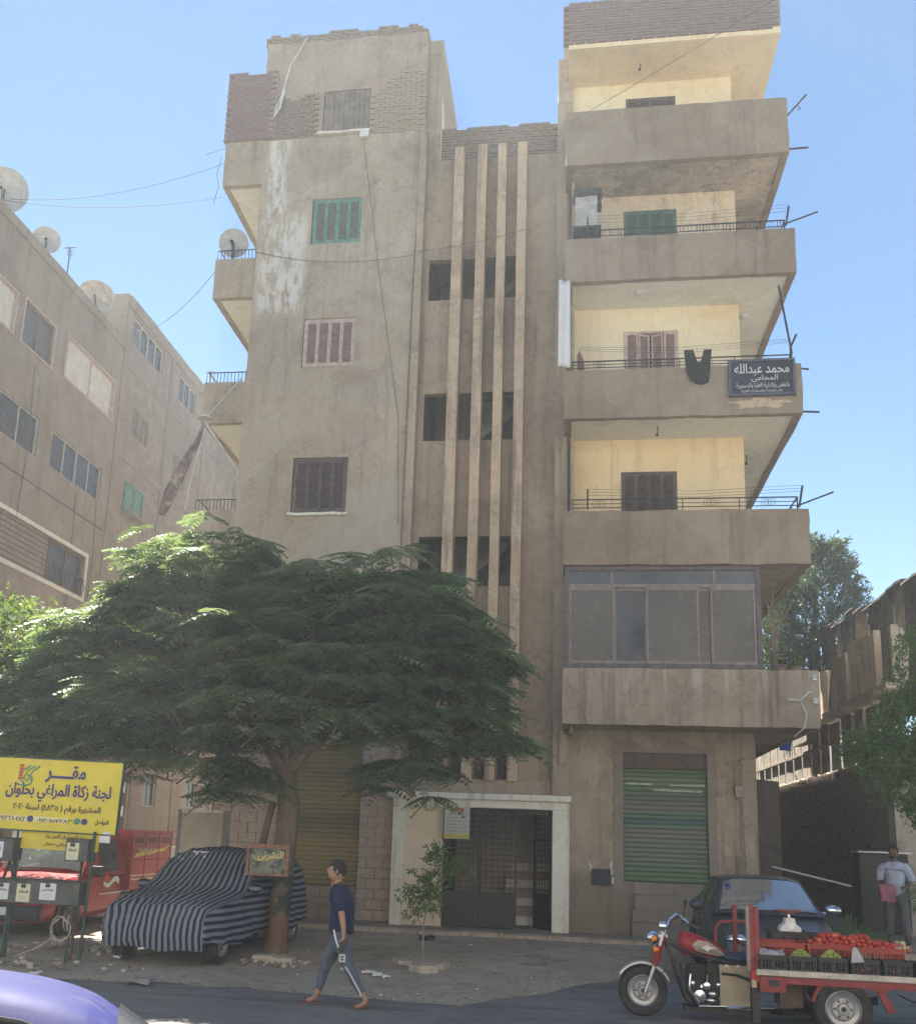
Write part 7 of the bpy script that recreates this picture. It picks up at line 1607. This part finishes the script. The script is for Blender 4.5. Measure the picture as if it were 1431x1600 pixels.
# --- the bearded man on the right
MN = thing('person', 'bearded man in pale striped shirt and grey trousers holding a pink bag', 'person', (6.52,21.6,.15), R(-115)); MN.scale = (1.08,)*3
body, be = [], []
chain(body, be, [(0,0,.93,.115,.11),(0,0,1.05,.12,.12),(.01,0,1.2,.08,.09),(.0,0,1.36,.06,.09),(.01,0,1.44,.06,.09),(.02,0,1.50,.055,.055),(.03,0,1.57,.05,.05)])
for s in (-1, 1): chain(body, be, [(0,s*.09,.88,.09),(.03,s*.12,.5,.06),(-.02,s*.14,.12,.042),(.0,s*.15,.05,.04),(.13,s*.17,.03,.035)], 0)
a1 = chain(body, be, [(0,-.20,1.36,.045),(-.02,-.25,1.13,.042),(.18,-.19,1.05,.034),(.24,-.16,1.05,.026)], 3); hand(body, be, (.24,-.16,1.05), (1,.3,-.1), (0,.3,-1), (0,1,.3), 1.05, 1.3, a1+3)
a2 = chain(body, be, [(0,.20,1.36,.045),(-.03,.27,1.13,.042),(.16,.22,1.03,.034),(.22,.20,1.03,.026)], 3); hand(body, be, (.22,.20,1.03), (1,-.3,-.2), (0,-.3,-1), (0,-1,.3), 1.05, 1.3, a2+3)
hm, HM = headmesh(Vector((.04,0,1.665)), R(-12), R(8), 1.06); skin('body', body, be, SK2, MN, 2, 0, [hm]); hair(HM, 1.06, MN, HAIR, .5, -.2); face(HM, 1.06, MN, True)
t = NT('pale_striped_shirt'); x, y, z = t.xyz(); s_ = t.math('SINE', t.math('MULTIPLY', y, 180)); c = t.mix(t.rng(s_, -.3, .6, 0, .5), (.50,.53,.62), (.36,.41,.52)); t.bump(t.noise(9, 5), .5, .02); SHM = t.fin(c, .9)
nd, ed = [], []
chain(nd, ed, [(0,0,.82,.17,.16),(0,0,1.02,.17,.175),(.01,0,1.2,.165,.185),(0,0,1.35,.14,.185),(.01,0,1.43,.085,.12),(.015,0,1.475,.068,.075)])
chain(nd, ed, [(0,-.13,1.40,.09),(0,-.20,1.37,.085),(-.02,-.255,1.2,.08),(-.02,-.26,1.10,.075)], 4); chain(nd, ed, [(0,.13,1.40,.09),(0,.20,1.37,.085),(-.03,.27,1.2,.08),(-.03,.28,1.1,.075)], 4)
sh = skin('shirt', nd, ed, SHM, MN, 3, fold=.018); m = MB(); m.tube([(.06,-.075,1.49),(.105,-.03,1.43),(.115,0,1.40)], .014, 5); m.tube([(.06,.075,1.49),(.105,.03,1.43),(.115,0,1.40)], .014, 5); m.build('collar', sol('blue_collar', (.30,.35,.5), .9), sh, world=False)
nd, ed = [], []; chain(nd, ed, [(0,0,.95,.13,.12),(0,0,.88,.15,.14)])
for s in (-1, 1): chain(nd, ed, [(0,s*.10,.78,.115),(.02,s*.12,.55,.095),(.03,s*.13,.45,.088),(-.01,s*.14,.25,.08),(-.02,s*.15,.10,.075)], 1)
skin('trousers', nd, ed, sol('grey_trousers', (.15,.14,.14), .9, 0, .25, 6, .5), MN, 3, 1, fold=.02)
for s in (-1, 1): m = MB(); m.ball((.05,s*.16,.035), (.14,.05,.045), 12, 6); m.build('shoe', BPL, MN, smooth=2, world=False)
x, y = 6.14, 21.42
m = MB(); m.rbox(x, x+.27, y-.12, y+.02, .97, 1.28, .07); m.jitter(.06, 6); m.tube([(x+.08,y-.05,1.26),(x+.1,y-.02,1.36),(x+.15,y-.05,1.26)], .01, 4); tag(m.build('pink_bag', sol('pink_plastic', (.42,.13,.17), .5, 0, .2, 6, .2), smooth=2), 'crumpled pink plastic bag held by the bearded man', 'bag')
# ================================================================== the row across the street (unseen; added, set close and kept pale to bounce sunlight onto the facade)
OPPM = plaster('bounce_plaster', (.50,.485,.46), (.47,.455,.43), light=(.6,.59,.57), dark=(.3,.28,.25), streak=.2)
def opposite(x0, x1, h, lab, m):
    t = thing('apartment_building', lab, 'building', ((x0+x1)/2,-5.5,0))
    mb = MB(); hs = [(x0+1.2+i*2.6, x0+2.5+i*2.6, 1.2+3*j, 2.7+3*j) for i in range(int((x1-x0-1.2)/2.6)) for j in range(int(h/3))]
    walls(mb, x0, x1, 0, h, -5.8, -5.5, hs); mb.box(x0, x1, -16, -5.81, 0, h); mb.build('wall', m, t)
    for a, b, c, d in hs: w = MB(); w.box(a, b, -5.7, -5.65, c, d); w.build('window', GLS, t)
opposite(-16, -4, 15, 'unseen cream block across the street, added for bounced light, left of the gap', OPPM)
opposite(-3.6, 7, 15, 'unseen lower cream block across the street, added for bounced light', OPPM)
opposite(7.4, 19, 16, 'unseen tall cream block across the street, added for bounced light, on the right', OPPM)
